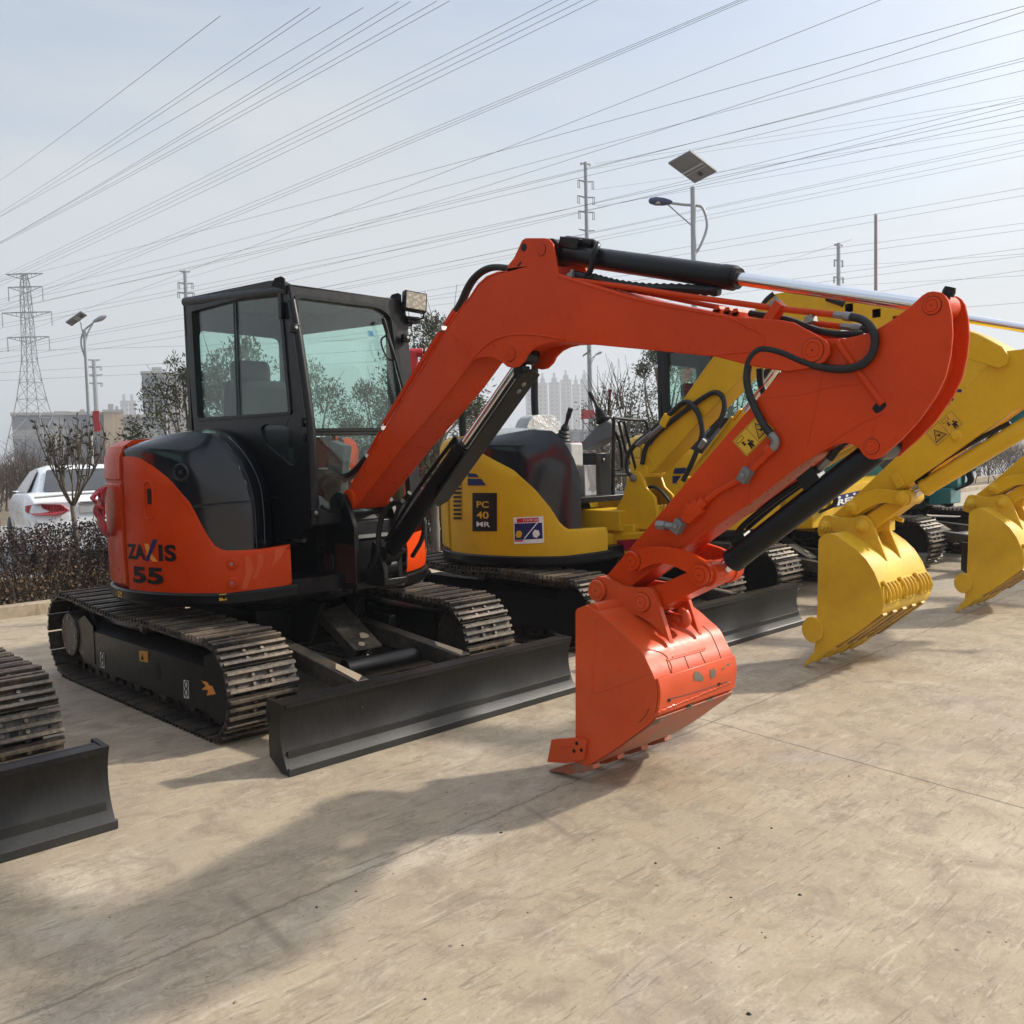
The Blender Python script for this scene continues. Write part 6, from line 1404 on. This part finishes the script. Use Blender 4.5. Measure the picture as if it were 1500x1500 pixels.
# ================================================================== WHITE CAR
def car(loc, rz):
    r = root('parked_car', 'white sedan seen from behind over the purple hedge, red tail lamp showing', 'car', loc, None, rz)
    # stations along the length: y from the tail, half width at sill, waist, z of sill, waist and deck
    secs = [(0.00, .70, .74, .42, .72, .80), (.05, .82, .86, .30, .80, .98), (.20, .86, .895, .24, .86, 1.06), (.60, .87, .905, .22, .90, 1.09), (1.1, .87, .905, .22, .92, 1.08), (2.2, .87, .90, .22, .92, 1.05), (3.2, .87, .89, .22, .90, 1.02), (4.0, .84, .87, .24, .84, .92), (4.5, .74, .78, .30, .72, .80), (4.62, .60, .64, .40, .62, .66)]
    mb = MB(); vs = []; fs = []; m = 10
    for y, ws, ww, zs, zw, zd in secs:
        half = [(ws, zs), (ww, (zs+zw)/2), (ww, zw), (ww-.05, zd-.02), (ww-.16, zd)]
        ring = [(a, b_) for a, b_ in half]+[(-a, b_) for a, b_ in reversed(half)]
        vs += [(a, y, b_) for a, b_ in ring]
    for i in range(len(secs)-1):
        for k in range(m): fs.append((i*m+k, i*m+(k+1) % m, (i+1)*m+(k+1) % m, (i+1)*m+k))
    fs += [tuple(range(m)), tuple(reversed([(len(secs)-1)*m+k for k in range(m)]))]
    mb.add(vs, fs, WHITEP); bd = mb.build('body', r, .02, angle=45)
    mb = MB(); cab_ = [(.55, .70, 1.07, .0), (1.15, .60, 1.40, 0), (1.7, .58, 1.455, 0), (2.3, .57, 1.44, 0), (2.75, .58, 1.37, 0), (3.4, .70, 1.04, 0)]
    vs = []; fs = []
    for y, w, z, _ in cab_: vs += [(.78, y, 1.03), (w+.02, y, z-.04), (w-.12, y, z), (-w+.12, y, z), (-w-.02, y, z-.04), (-.78, y, 1.03)]
    for i in range(len(cab_)-1):
        for k in range(6): fs.append((i*6+k, i*6+(k+1) % 6, (i+1)*6+(k+1) % 6, (i+1)*6+k))
    fs += [tuple(range(6)), tuple(reversed([30+k for k in range(6)]))]; mb.add(vs, fs, WHITEP); mb.build('roof', bd, .02, angle=50)
    mb = MB(); q = [Vector((-.64, .545, 1.085)), Vector((.64, .545, 1.085)), Vector((.53, 1.10, 1.385)), Vector((-.53, 1.10, 1.385))]; n = Vector((0, -.5, .86)); mb.prism3([rounded([p+n*.012 for p in q], .05)], -n*.006, CARGLASS); mb.build('rear_window', r, smooth=False)
    for sg in (-1, 1):
        mb = MB(); P = [(a_, y_-.055, z_) for a_, y_, z_ in ((sg*.90, .16, .93), (sg*.72, .02, .95), (sg*.47, -.005, .93), (sg*.38, -.01, .84), (sg*.55, -.005, .78), (sg*.80, .03, .80), (sg*.905, .16, .84))]; mb.prism3([P], (0, .10, 0), TAIL); mb.build('tail_lamp', r, .012)
        for y in (.95, 3.65):
            mb = MB(); mb.lathe((sg*.92, y, .31), (-sg*.2, 0, 0), [(.22, 0), (.30, .1), (.315, .3), (.315, .8), (.29, 1)], RUBBER, 26); mb.lathe((sg*.925, y, .31), (-sg*.05, 0, 0), [(.03, 0), (.21, .3), (.21, 1)], STEEL, 20); mb.build('wheel', r)
        mb = MB(); mb.prism3([[(sg*.80, 1.0, 1.07), (sg*.80, 2.9, 1.06), (sg*.62, 2.55, 1.36), (sg*.60, 1.75, 1.41), (sg*.64, 1.25, 1.36)]], (sg*.012, 0, 0), CARGLASS); mb.build('side_window', r, smooth=False)
    mb = MB(); mb.tube([(-.80, -.005, 1.045), (0, -.03, 1.075), (.80, -.005, 1.045)], .025, WHITEP); mb.build('boot_spoiler', r)
    mb = MB(); mb.box((0, -.01, .87), (.52, .02, .14), LIGHTGREY); mb.box((0, -.022, .945), (.5, .025, .025), CHROME); mb.build('number_plate_recess', r, .004)
    mb = MB(); mb.prism(rounded([(-.86, .30), (.86, .30), (.88, .66), (-.88, .66)], .06), -.07, .08, WHITEP, axis=1); mb.build('rear_bumper', r, .03)
    return r
pc = at((143, 700), 14.2); car((pc.x, pc.y, -.03), -.22)

# ================================================================== POLES, LAMPS, PYLONS
def street_lamp(label, px, D, top_y, style, group='solar street lamps along the road'):
    b0 = at(px, D); b0.z = -.1; t = at((px[0], top_y), D); H = t.z+.1; r = root('street_lamp', label, 'street lamp', b0, group, 0); u = Vector((cr.x, cr.y, 0)).normalized(); f = Vector((-u.y, u.x, 0)); Z = Vector((0, 0, 1))
    mb = MB(); mb.tube([(0, 0, 0), Z*H*.5, Z*(H-.55)], [.085, .07, .055], GREYP, n=12, smooth=False); mb.cyl((0, 0, 0), (0, 0, .25), .14, GREYP, n=12); mb.build('pole', r)
    def panel(c, n, w, h):
        a = (u*.80+f*.60) if style == 'near' else u; a = a-n*a.dot(n); a.normalize(); b_ = n.cross(a); R = Matrix((a, b_, n)).transposed(); m = MB(); w *= .82 if style == 'near' else .55; h *= .82 if style == 'near' else .6; m.box(c, (w, h, .045), CLAMP, R); m.box(c+n*.025, (w*.95, h*.95, .012), NAVY, R); m.box(c-n*.03, (.06, h*.9, .04), GREYP, R); m.box(c-n*.03+a*w*.12, (.03, h*.9, .03), GREYP, R); m.box(c-n*.032+a*w*.3, (.10, .08, .03), PLASTIC, R); m.build('solar_panel', r, .004)
    if style == 'near':
        mb = MB(); k = Z*(H-1.05)
        mb.tube([k-Z*1.0, k-Z*.75+u*.16, k-Z*.35+u*.30, k+Z*.02+u*.22, k+Z*.10+u*.05, k+Z*.12-u*.18, k+Z*.17-u*.52], .030, GREYP); mb.tube([k-Z*.35-u*.02, k+Z*.13-u*.55], .016, GREYP, smooth=False); mb.build('arm', r)
        c = k+Z*.21-u*.72; mb = MB(); mb.lathe(c+u*.26-Z*.03, -u*.52+Z*.05, [(.03, 0), (.055, .1), (.085, .35), (.095, .7), (.06, .95), (.02, 1)], NAVYH, 14); mb.build('lamp_head', r); mb = MB(); mb.box(c-Z*.05-u*.03, (.22, .12, .04), LENS); mb.build('lens', r)
        panel(Z*(H-.12), (Z*.92+u*.22+f*.33).normalized(), 1.05, .80)
    else:
        sg = 1; mb = MB(); k = Z*(H-.6)
        mb.tube([k-Z*1.0, k-Z*.4-u*.14, k+Z*.0-u*.02, k+Z*.25+u*.28], .028, GREYP); mb.tube([k-Z*.9, k-Z*.2+u*.06, k+Z*.30+u*.32], .026, GREYP); mb.tube([k-Z*.5, k+Z*.3-u*.1], .03, GREYP, smooth=False); mb.build('arm', r)
        c = k+Z*.42+u*.55; mb = MB(); mb.lathe(c-u*.24-Z*.12, u*.46+Z*.19, [(.03, 0), (.06, .2), (.09, .6), (.06, .9), (.02, 1)], GREYP, 14); mb.build('lamp_head', r)
        panel(k+Z*.42-u*.25, (Z*.80-u*.55+f*.1).normalized(), 1.15, .7)
    return r
NAVYH = paint('navy_lamp_housing', (.02, .03, .10), .35, .1)
street_lamp('tall solar street lamp rising above the orange boom', (1020, 660), 21.5, 236, 'near')
l1 = street_lamp('white solar street lamp with red banner at far left', (134, 668), 35, 459, 'far')
u = Vector((cr.x, cr.y, 0)).normalized(); mb = MB(); hb = at((136, 600), 35).z; pts = []
for i in range(8): pts.append(Vector((0, 0, hb-.95+1.0*0+i*.10+.3))+u*(.12+.02*math.sin(i)))
mb.prism3([[p for p in pts]+[p+u*.22 for p in reversed(pts)]], Vector((-u.y, u.x, 0))*.015, REDP); bn = mb.build('banner', l1)
l2 = street_lamp('small solar street lamp in front of the steel power pole', (868, 655), 62, 513, 'far')
l2.rotation_euler = (0, 0, 0)
def pylon(label, px, D, top_y, arms, hw, ins=True):
    b0 = at(px, D); b0.z = -.1; H = at((px[0], top_y), D).z+.1; r = root('power_pole', label, 'power pole', b0, 'steel power poles'); u = Vector((cr.x, cr.y, 0)).normalized(); f = Vector((-u.y, u.x, 0)); u = (u*.9+f*.43).normalized(); Z = Vector((0, 0, 1)); s_ = D/F
    mb = MB(); mb.tube([(0, 0, 0), Z*H*.5, Z*H], [7.0*s_/2, 6.2*s_/2, 4.8*s_/2], GREYS, n=10, smooth=False); mb.build('mast', r)
    for i, (y, w, drop) in enumerate(arms):
        z = at((px[0], y), D).z+.1; mb = MB(); L_ = w*s_
        for sg in (-1, 1): mb.tube([Z*z, Z*(z+.12*L_)+u*sg*L_], [1.5*s_, .8*s_], GREYS, n=5, smooth=False)
        a = mb.build('cross_arm', r)
        if drop:
            for sg in (-1, 1):
                for o in (1.0, .80): 
                    mb = MB(); p = Z*(z+.12*L_*o)+u*sg*L_*o; mb.cyl(p, p-Z*drop*s_, .55*s_, GREYS, n=5); mb.cyl(p-Z*drop*s_*.9, p-Z*drop*s_, .9*s_, GREYS, n=5); mb.build('insulator', a)
    return r
GREYS = paint('pole_grey_steel', (.20, .215, .23), .5, .1, metallic=.2, coat=0)
pylon('steel power pole with four crossarms above the arm cylinder', (866, 655), 111, 237, [(240, 8, 3), (266, 13, 11), (289, 14, 11), (311, 13, 11), (338, 13, 0)], 0)
pylon('power pole just above and left of the black cab roof', (284, 668), 170, 397, [(399, 7, 0), (416, 10, 8), (430, 11, 8)], 0)
pylon('distant power pole next to the red banner lamp', (145, 668), 300, 527, [(528, 8, 0), (538, 9, 5), (550, 10, 0), (562, 9, 5)], 0)
pylon('power pole above the chrome rod at right', (1229, 643), 160, 356, [(359, 7, 2), (382, 8, 9), (407, 9, 8), (430, 9, 8)], 0)
bq = at((1283, 640), 40); bq.z = -.1; r = root('flagpole', 'plain reddish grey mast standing right of the power pole', 'pole', bq); mb = MB(); hq = at((1282, 317), 40).z+.1; mb.tube([(0, 0, 0), (0, 0, hq*.5), (0, 0, hq)], [.075, .07, .06], paint('reddish_steel', (.30, .22, .20), .5, .3), n=12, smooth=False); mb.build('mast', r); mb = MB(); mb.lathe((0, 0, hq), (0, 0, .12), [(.062, 0), (.07, .5), (.02, 1)], GREYP, 10); mb.build('cap', r)
# lattice tower at the left edge
D = 150; s_ = D/F; b0 = at((52, 672), D); b0.z = -.1; r = root('lattice_tower', 'lattice transmission tower at the left edge of the view', 'pylon', b0); u = Vector((cr.x, cr.y, 0)).normalized(); f = Vector((-u.y, u.x, 0)); Z = Vector((0, 0, 1)); mb = MB()
zof = lambda y: at((52, y), D).z+.1
lv = [(672, 27), (640, 22), (612, 17), (585, 13), (560, 10), (530, 7), (500, 6), (470, 5.5), (440, 5), (415, 4), (402, 2)]
cor = []
for y, w in lv: cor.append([Z*zof(y)+(u*a+f*b_)*w*s_ for a, b_ in ((-1, -1), (1, -1), (1, 1), (-1, 1))])
for i in range(len(cor)-1):
    for k in range(4):
        k2 = (k+1) % 4
        for a, b_, w in ((cor[i][k], cor[i+1][k], .9), (cor[i][k], cor[i+1][k2], .5), (cor[i][k2], cor[i+1][k], .5), (cor[i+1][k], cor[i+1][k2], .45)): mb.cyl(a, b_, w*s_*.62, GREYS, n=4)
mb.build('tower_frame', r, smooth=False)
for y, w in ((402, 24), (421, 22), (458, 32), (494, 27)):
    mb = MB(); z = zof(y)
    for sg in (-1, 1):
        for dz, ff in ((0, -3), (0, 3), (-9, 0)): mb.cyl(Z*(z+dz*s_*-1*0+(-dz)*s_*-.9)+f*ff*s_, Z*z+u*sg*w*s_, .45*s_, GREYS, n=4)
        for k in range(1, 5): mb.cyl(Z*z+u*sg*w*s_*k/5-f*3*s_*(1-k/5), Z*(z-9*s_*.9*(1-k/5))+u*sg*w*s_*k/5, .35*s_, GREYS, n=4)
    a = mb.build('cross_arm', r, smooth=False)
    if y > 410:
        for sg in (-1, 1): mb = MB(); p = Z*z+u*sg*w*s_; mb.cyl(p, p-Z*18*s_, .6*s_, GREYS, n=5); mb.build('insulator', a)
# ---- overhead lines
WIRE, nt, b = newmat('power_line_cable'); b.inputs['Base Color'].default_value = (.07, .075, .085, 1); b.inputs['Roughness'].default_value = .6
up_l = [((75, 206), (282.7, 52.7)), ((65, 266.5), (390.7, 52.7)), ((65, 272.7), (404, 52.7)), ((65, 278), (457, 54)), ((65, 314), (500, 52.7)), ((65, 315), (515, 52.7)), ((65, 318), (547, 52.7)), ((65, 320.5), (563, 52.7)), ((65, 371), (702.7, 52.7)), ((65, 376), (724, 52.7)), ((65, 380), (744, 52.7)), ((65, 386), (764, 52.7)), ((65, 415), (943, 52.7)), ((65, 422), (950, 52.7)), ((65, 427), (958, 52.7)), ((70, 470), (1143, 54)), ((65, 393), (1285, 66)), ((200, 428), (1300, 80))]
mid_l = [((65, 421), (1334, 87)), ((65, 430), (1374, 118)), ((70, 437), (1383, 129)), ((70, 438), (1385, 112)), ((72, 459), (1412, 178)), ((72, 465), (1416, 186)), ((300, 428), (1405, 165)), ((330, 432), (1409, 172))]
low_l = [((70, 497), (1430, 221)), ((75, 500), (1434, 231)), ((430, 428), (1430, 218)), ((470, 428), (1432, 240)), ((75, 512), (1435, 284)), ((75, 520), (1435, 295)), ((610, 438), (1435, 334)), ((612, 447), (1435, 344)), ((605, 476), (1435, 371)), ((605, 483), (1435, 382)), ((840, 490), (1420, 407)), ((60, 541), (1100, 470)), ((60, 554), (700, 520)), ((70, 512), (450, 500)), ((870, 240), (1405, 155)), ((870, 247), (1410, 162)), ((872, 278), (1420, 195)), ((874, 302), (1425, 206)), ((1110, 395), (1225, 358)), ((1230, 390), (1435, 376)), ((1232, 418), (1435, 407))]
groups = ((up_l, 150, 48, 'overhead power line sweeping up to the top edge of the sky'), (mid_l, 150, 75, 'overhead power line running to the upper right edge of the sky'), (low_l, 150, 110, 'low distant power line crossing the pale sky behind the booms'))
for lst, D0, D1, lb in groups:
    for i, (a, b_) in enumerate(lst):
        k = .12; A_ = (a[0]-(b_[0]-a[0])*k, a[1]-(b_[1]-a[1])*k); B_ = (b_[0]+(b_[0]-a[0])*k*1.6, b_[1]+(b_[1]-a[1])*k*1.6)
        sl = (b_[1]-a[1])/(b_[0]-a[0])
        if a[0] > 800: A_ = a
        elif a[0] > 195: A_ = (282, a[1]-(a[0]-282)*sl) if a[0] > 250 else a
        else: A_ = (-45, a[1]-(a[0]+45)*sl)
        if B_[1] > -30 and B_[0] < 1540 and not (lb.startswith('low') and a[0] == 1110) and b_[0] > 900: B_ = (1545, b_[1]+(1545-b_[0])*sl)
        P, Q = at(A_, D0), at(B_, D1); pts = []
        for j in range(15):
            t_ = j/14; p = P.lerp(Q, t_); p.z -= 1.1*4*t_*(1-t_)*((P-Q).length/150)**2*.5; pts.append(p)
        mb = MB(); mb.tube(pts, .0135 if lst is up_l else .0165, WIRE, n=5, smooth=False, caps=False); tag(mb.build('power_line', smooth=False), lb, 'power line', {'ov': 'overhead lines', 'lo': 'low distant lines'}[lb[:2]]+(' to the top edge' if lst is up_l else ' to the right edge' if lst is mid_l else ''))

# ================================================================== FAR BUILDINGS
def facade(name, wall_, win, sx, sz, mort=.3):
    m, nt, b = newmat(name); tc = ocoord(nt); br_ = N(nt, 'ShaderNodeTexBrick'); br_.offset = 0; br_.inputs['Scale'].default_value = 1; br_.inputs['Mortar Size'].default_value = mort; br_.inputs['Brick Width'].default_value = sx; br_.inputs['Row Height'].default_value = sz; br_.inputs['Mortar Smooth'].default_value = .0
    sp_ = N(nt, 'ShaderNodeSeparateXYZ'); nt.links.new(tc, sp_.inputs[0]); ad = N(nt, 'ShaderNodeMath', operation='ADD'); nt.links.new(sp_.outputs[0], ad.inputs[0]); nt.links.new(sp_.outputs[1], ad.inputs[1]); cb_ = N(nt, 'ShaderNodeCombineXYZ'); nt.links.new(ad.outputs[0], cb_.inputs[0]); nt.links.new(sp_.outputs[2], cb_.inputs[1]); nt.links.new(cb_.outputs[0], br_.inputs['Vector'])
    br_.inputs['Color1'].default_value = (*win, 1); br_.inputs['Color2'].default_value = (*[c_*.8 for c_ in win], 1); br_.inputs['Mortar'].default_value = (*wall_, 1)
    nt.links.new(br_.outputs['Color'], b.inputs['Base Color']); b.inputs['Roughness'].default_value = .7; return m
def building(name, label, px0, px1, top, D, depth, mat, crown=(), group=None, cat='building', yaw=0.0):
    a = at((px0, 660), D); c_ = at((px1, 660), D); mid = (a+c_)/2; mid.z = -.1; w = (c_-a).length; H = at(((px0+px1)/2, top), D).z+.1; ang = math.atan2(c_.y-a.y, c_.x-a.x)+yaw
    r = root(name, label, cat, mid, group, ang); mb = MB(); mb.box((0, depth/2, H/2), (w, depth, H), mat); wl = mb.build('wall', r, smooth=False)
    mb = MB(); mb.box((0, depth/2, H+.25), (w+.4, depth+.4, .5), CONCB); 
    for (f0, f1, hh_) in crown: mb.box((w*((f0+f1)/2-.5), depth/2, H+.5+hh_/2), (w*(f1-f0), depth*.6, hh_), CONCB)
    mb.build('roof', r, smooth=False); return r
CONCB = flat('pale_render', (.36, .35, .34), .8)
FA = facade('factory_cladding', (.27, .27, .27), (.16, .17, .19), 9.0, 6.5, .8); FB = facade('buff_cladding', (.50, .38, .25), (.47, .35, .23), 40, 30, .1); FC = facade('office_glass', (.16, .16, .18), (.10, .11, .14), 1.6, 3.4, .35); FD = facade('apartment_facade', (.40, .36, .34), (.16, .17, .19), 3.2, 3.0, .9)
building('factory_hall', 'long low grey factory hall at far left', 20, 155, 608, 190, 30, FA, ((.45, .62, .5), (.75, .80, .8), (.60, .95, .4)))
building('factory_block', 'buff block with roof tanks adjoining the grey hall', 154.5, 182, 604, 187, 18, FB, ((.25, .55, 1.2), (.65, .8, .8)))
building('factory_annex', 'grey annex right of the buff factory block', 182.5, 232, 611, 190, 30, FA)
building('office_building', 'dark tall office building behind the evergreen tree', 213, 246, 547, 230, 6, FC, ((.45, .9, 1.0),))
building('office_building', 'pinkish grey slab beside the dark tall office building', 247, 300, 553, 236, 8, FD, ((.2, .6, 1.0),))
for i, (a, b_, t_) in enumerate(((180, 191, 588), (192, 202, 588))): building('apartment_tower', ('pale hazy tower left of the office block, the left twin', 'pale hazy tower left of the office block, the right twin')[i], a, b_, t_, 620, 16, FD, ((.3, .7, 4),), 'hazy apartment towers')
for i, (a, b_, t_, lb) in enumerate(((772, 789, 556, 'hazy apartment tower touching the black ram guard'), (790, 804, 562, 'hazy apartment tower with flat top, second from the ram guard'), (806, 822, 561, 'hazy apartment tower in the middle of the skyline'), (823, 839, 557, 'hazy apartment tower with the tallest roof turret'), (840, 851, 564, 'hazy low stepped apartment tower'), (852, 864, 556, 'hazy apartment tower beside the power pole'))):
    building('apartment_tower', lb, a, b_, t_, 640+12*i, 18, FD, ((.25, .75, 3.5), (.4, .6, 7.0)), 'hazy apartment towers')
building('warehouse', 'low warehouse seen beyond the parking road at centre', 690, 880, 634, 210, 30, FA)
# red boards, barrier and the red ram behind the cab
def board(label, px, D, w, h, zc, name='red_board', cat='sign'):
    p = at(px, D); r = root(name, label, cat, (p.x, p.y, -.1)); u = Vector((cr.x, cr.y, 0)).normalized(); ang = math.atan2(u.y, u.x); r.rotation_euler = (0, 0, ang); z = at(px, D).z+.1
    mb = MB(); mb.box((0, 0, z), (w, .06, h), REDP); mb.build('panel', r, .01); mb = MB()
    for sx in (-w*.35, w*.35): mb.cyl((sx, .06, 0), (sx, .06, z+h*.3), .05, GREYP, n=8)
    mb.build('post', r); return r
board('red roadside board near the power pole base', (861, 607), 45, .62, .42, 0)
board('red advertising board seen through the second yellow cab', (1008, 546), 26, .44, .46, 0)
p = at((845, 632), 32); r = root('barrier', 'red roadside crowd barrier beyond the driver seat', 'barrier', (p.x, p.y, -.1), None, math.atan2(cr.y, cr.x)); mb = MB(); mb.box((0, 0, 1.75), (1.7, .05, .05), REDP); mb.box((0, 0, .9), (1.7, .05, .05), REDP)
for k in range(11): mb.cyl((-.85+.17*k, 0, .9), (-.85+.17*k, 0, 1.75), .015, REDP, n=6)
for sx in (-.8, .8): mb.cyl((sx, 0, 0), (sx, 0, 1.8), .025, REDP, n=6)
mb.build('bars', r)
p = at((609, 540), 9.6); r = root('hydraulic_ram', 'red hydraulic ram with black hose standing behind the black cab', 'hydraulic ram', (p.x, p.y, 0)); u = Vector((cr.x, cr.y, 0)).normalized(); zt = at((606, 514), 9.6).z; mb = MB()
mb.tube([-u*.30, -u*.16+Vector((0, 0, zt*.5)), Vector((0, 0, zt))-u*.02], .055, REDP, n=14, smooth=False); mb.cyl(Vector((0, 0, zt-.02))-u*.11, Vector((0, 0, zt-.02))+u*.08, .045, REDP); mb.box(-u*.30+Vector((0, 0, .1)), (.4, .4, .2), BLACK); mb.build('barrel', r, .004)
mb = MB(); mb.tube([Vector((0, 0, zt))+u*.0, Vector((0, 0, zt-.01))+u*.08, Vector((0, 0, zt-.12))+u*.13, Vector((0, 0, zt-.6))+u*.12], .02, RUBBER); mb.build('hose', r)
p = at((632, 668), 17); 
def redcar(loc, rz):
    r = root('parked_car', 'dark red car partly seen under the orange boom beyond the trees', 'car', loc, None, rz); mb = MB()
    pr_ = [(-2.1, .35), (-2.15, .75), (-1.9, .95), (-1.1, 1.0), (-.6, 1.42), (.7, 1.45), (1.35, 1.02), (2.0, .92), (2.15, .6), (2.1, .32)]; mb.prism(pr_, -.85, .85, paint('dark_red_car_paint', (.16, .01, .015), .3, .1), axis=1); bd = mb.build('body', r, .06)
    mb = MB(); w = [(-1.0, 1.02), (-.55, 1.37), (.65, 1.39), (1.15, 1.04)]
    for y in (-.862, .852): mb.prism(w, y, y+.01, CARGLASS, axis=1)
    mb.build('window', bd, smooth=False)
    for x in (-1.3, 1.35):
        for y in (-.8, .8): mb = MB(); mb.lathe((x, y-.1, .32), (0, .2, 0), [(.2, 0), (.31, .1), (.31, .9), (.2, 1)], RUBBER, 22); mb.build('wheel', r)
redcar((p.x, p.y, -.03), math.atan2(cr.y, cr.x)+.1)

# ================================================================== LIGHT AND SKY
AZ, EL = math.radians(-27), math.radians(34)
sd = Vector((math.cos(AZ)*math.cos(EL), math.sin(AZ)*math.cos(EL), math.sin(EL)))
sun = bpy.data.lights.new('sun', 'SUN'); sun.energy = 3.6; sun.angle = math.radians(2.2); sun.color = (1, .93, .82); so = bpy.data.objects.new('sun', sun); C.objects.link(so); so.rotation_euler = sd.to_track_quat('Z', 'Y').to_euler()
W = bpy.data.worlds.new('World'); S.world = W; W.use_nodes = True; nt = W.node_tree; bg = nt.nodes['Background']
sky = N(nt, 'ShaderNodeTexSky'); sky.sky_type = 'NISHITA'; sky.sun_disc = False; sky.sun_elevation = EL; sky.sun_rotation = math.atan2(sd.x, sd.y); sky.air_density = 1.0; sky.dust_density = 2.5; sky.ozone_density = 1.2
tc = N(nt, 'ShaderNodeTexCoord'); mp = N(nt, 'ShaderNodeMapping'); mp.inputs['Scale'].default_value = (1.0, 1.0, 3.2); nt.links.new(tc.outputs['Generated'], mp.inputs[0])
n1 = noise(nt, 1.6, 6, .55, mp.outputs[0], .5)
sp = N(nt, 'ShaderNodeSeparateXYZ'); nt.links.new(tc.outputs['Generated'], sp.inputs[0])
hz = ramp(nt, sp.outputs[2], [(0.0, .96), (.16, .80), (.34, .28), (.6, .10)])
ad = N(nt, 'ShaderNodeMath', operation='MULTIPLY_ADD', use_clamp=True); nt.links.new(ramp(nt, n1, [(.38, 0), (.66, 1)]), ad.inputs[0]); ad.inputs[1].default_value = .62; nt.links.new(hz, ad.inputs[2])
HAZE = (3.35, 3.6, 3.78)
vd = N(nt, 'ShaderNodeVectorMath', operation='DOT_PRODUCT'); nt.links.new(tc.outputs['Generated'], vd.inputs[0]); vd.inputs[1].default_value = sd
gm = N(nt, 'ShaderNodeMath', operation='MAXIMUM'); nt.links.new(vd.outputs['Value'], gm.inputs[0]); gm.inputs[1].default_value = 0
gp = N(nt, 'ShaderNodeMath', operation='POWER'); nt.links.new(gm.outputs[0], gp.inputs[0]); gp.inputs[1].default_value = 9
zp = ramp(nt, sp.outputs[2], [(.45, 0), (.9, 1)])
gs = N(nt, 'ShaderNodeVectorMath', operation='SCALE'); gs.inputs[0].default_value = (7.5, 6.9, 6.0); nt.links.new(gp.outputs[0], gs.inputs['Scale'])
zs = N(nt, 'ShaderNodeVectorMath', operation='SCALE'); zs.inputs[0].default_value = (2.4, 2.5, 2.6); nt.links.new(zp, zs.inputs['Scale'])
a1 = N(nt, 'ShaderNodeVectorMath', operation='ADD'); nt.links.new(gs.outputs[0], a1.inputs[0]); nt.links.new(zs.outputs[0], a1.inputs[1])  # extra sky brightness round the sun and overhead, added to lift the shadows
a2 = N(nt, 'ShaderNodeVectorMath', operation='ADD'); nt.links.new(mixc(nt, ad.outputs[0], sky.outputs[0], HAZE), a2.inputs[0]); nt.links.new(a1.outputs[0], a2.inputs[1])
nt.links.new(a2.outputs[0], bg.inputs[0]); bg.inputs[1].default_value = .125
S.view_settings.view_transform = 'Standard'; S.view_settings.look = 'None'; S.view_settings.exposure = 0.66; S.view_settings.gamma = 1
S.render.engine = 'CYCLES'; S.cycles.transparent_max_bounces = 32

# ------------------------------------------------------------------ winter air
mv = bpy.data.materials.new('winter_haze'); mv.use_nodes = True; nt = mv.node_tree
for n_ in list(nt.nodes): nt.nodes.remove(n_)
out = N(nt, 'ShaderNodeOutputMaterial'); pv = N(nt, 'ShaderNodeVolumePrincipled'); pv.inputs['Color'].default_value = (.86, .90, .95, 1); pv.inputs['Density'].default_value = .0012; pv.inputs['Anisotropy'].default_value = .2
nt.links.new(pv.outputs[0], out.inputs['Volume'])
mb = MB(); mb.box((300, 700, 53.9), (2420, 1640, 110), mv); hzb = mb.build('haze', smooth=False); hzb['kind'] = 'stuff'
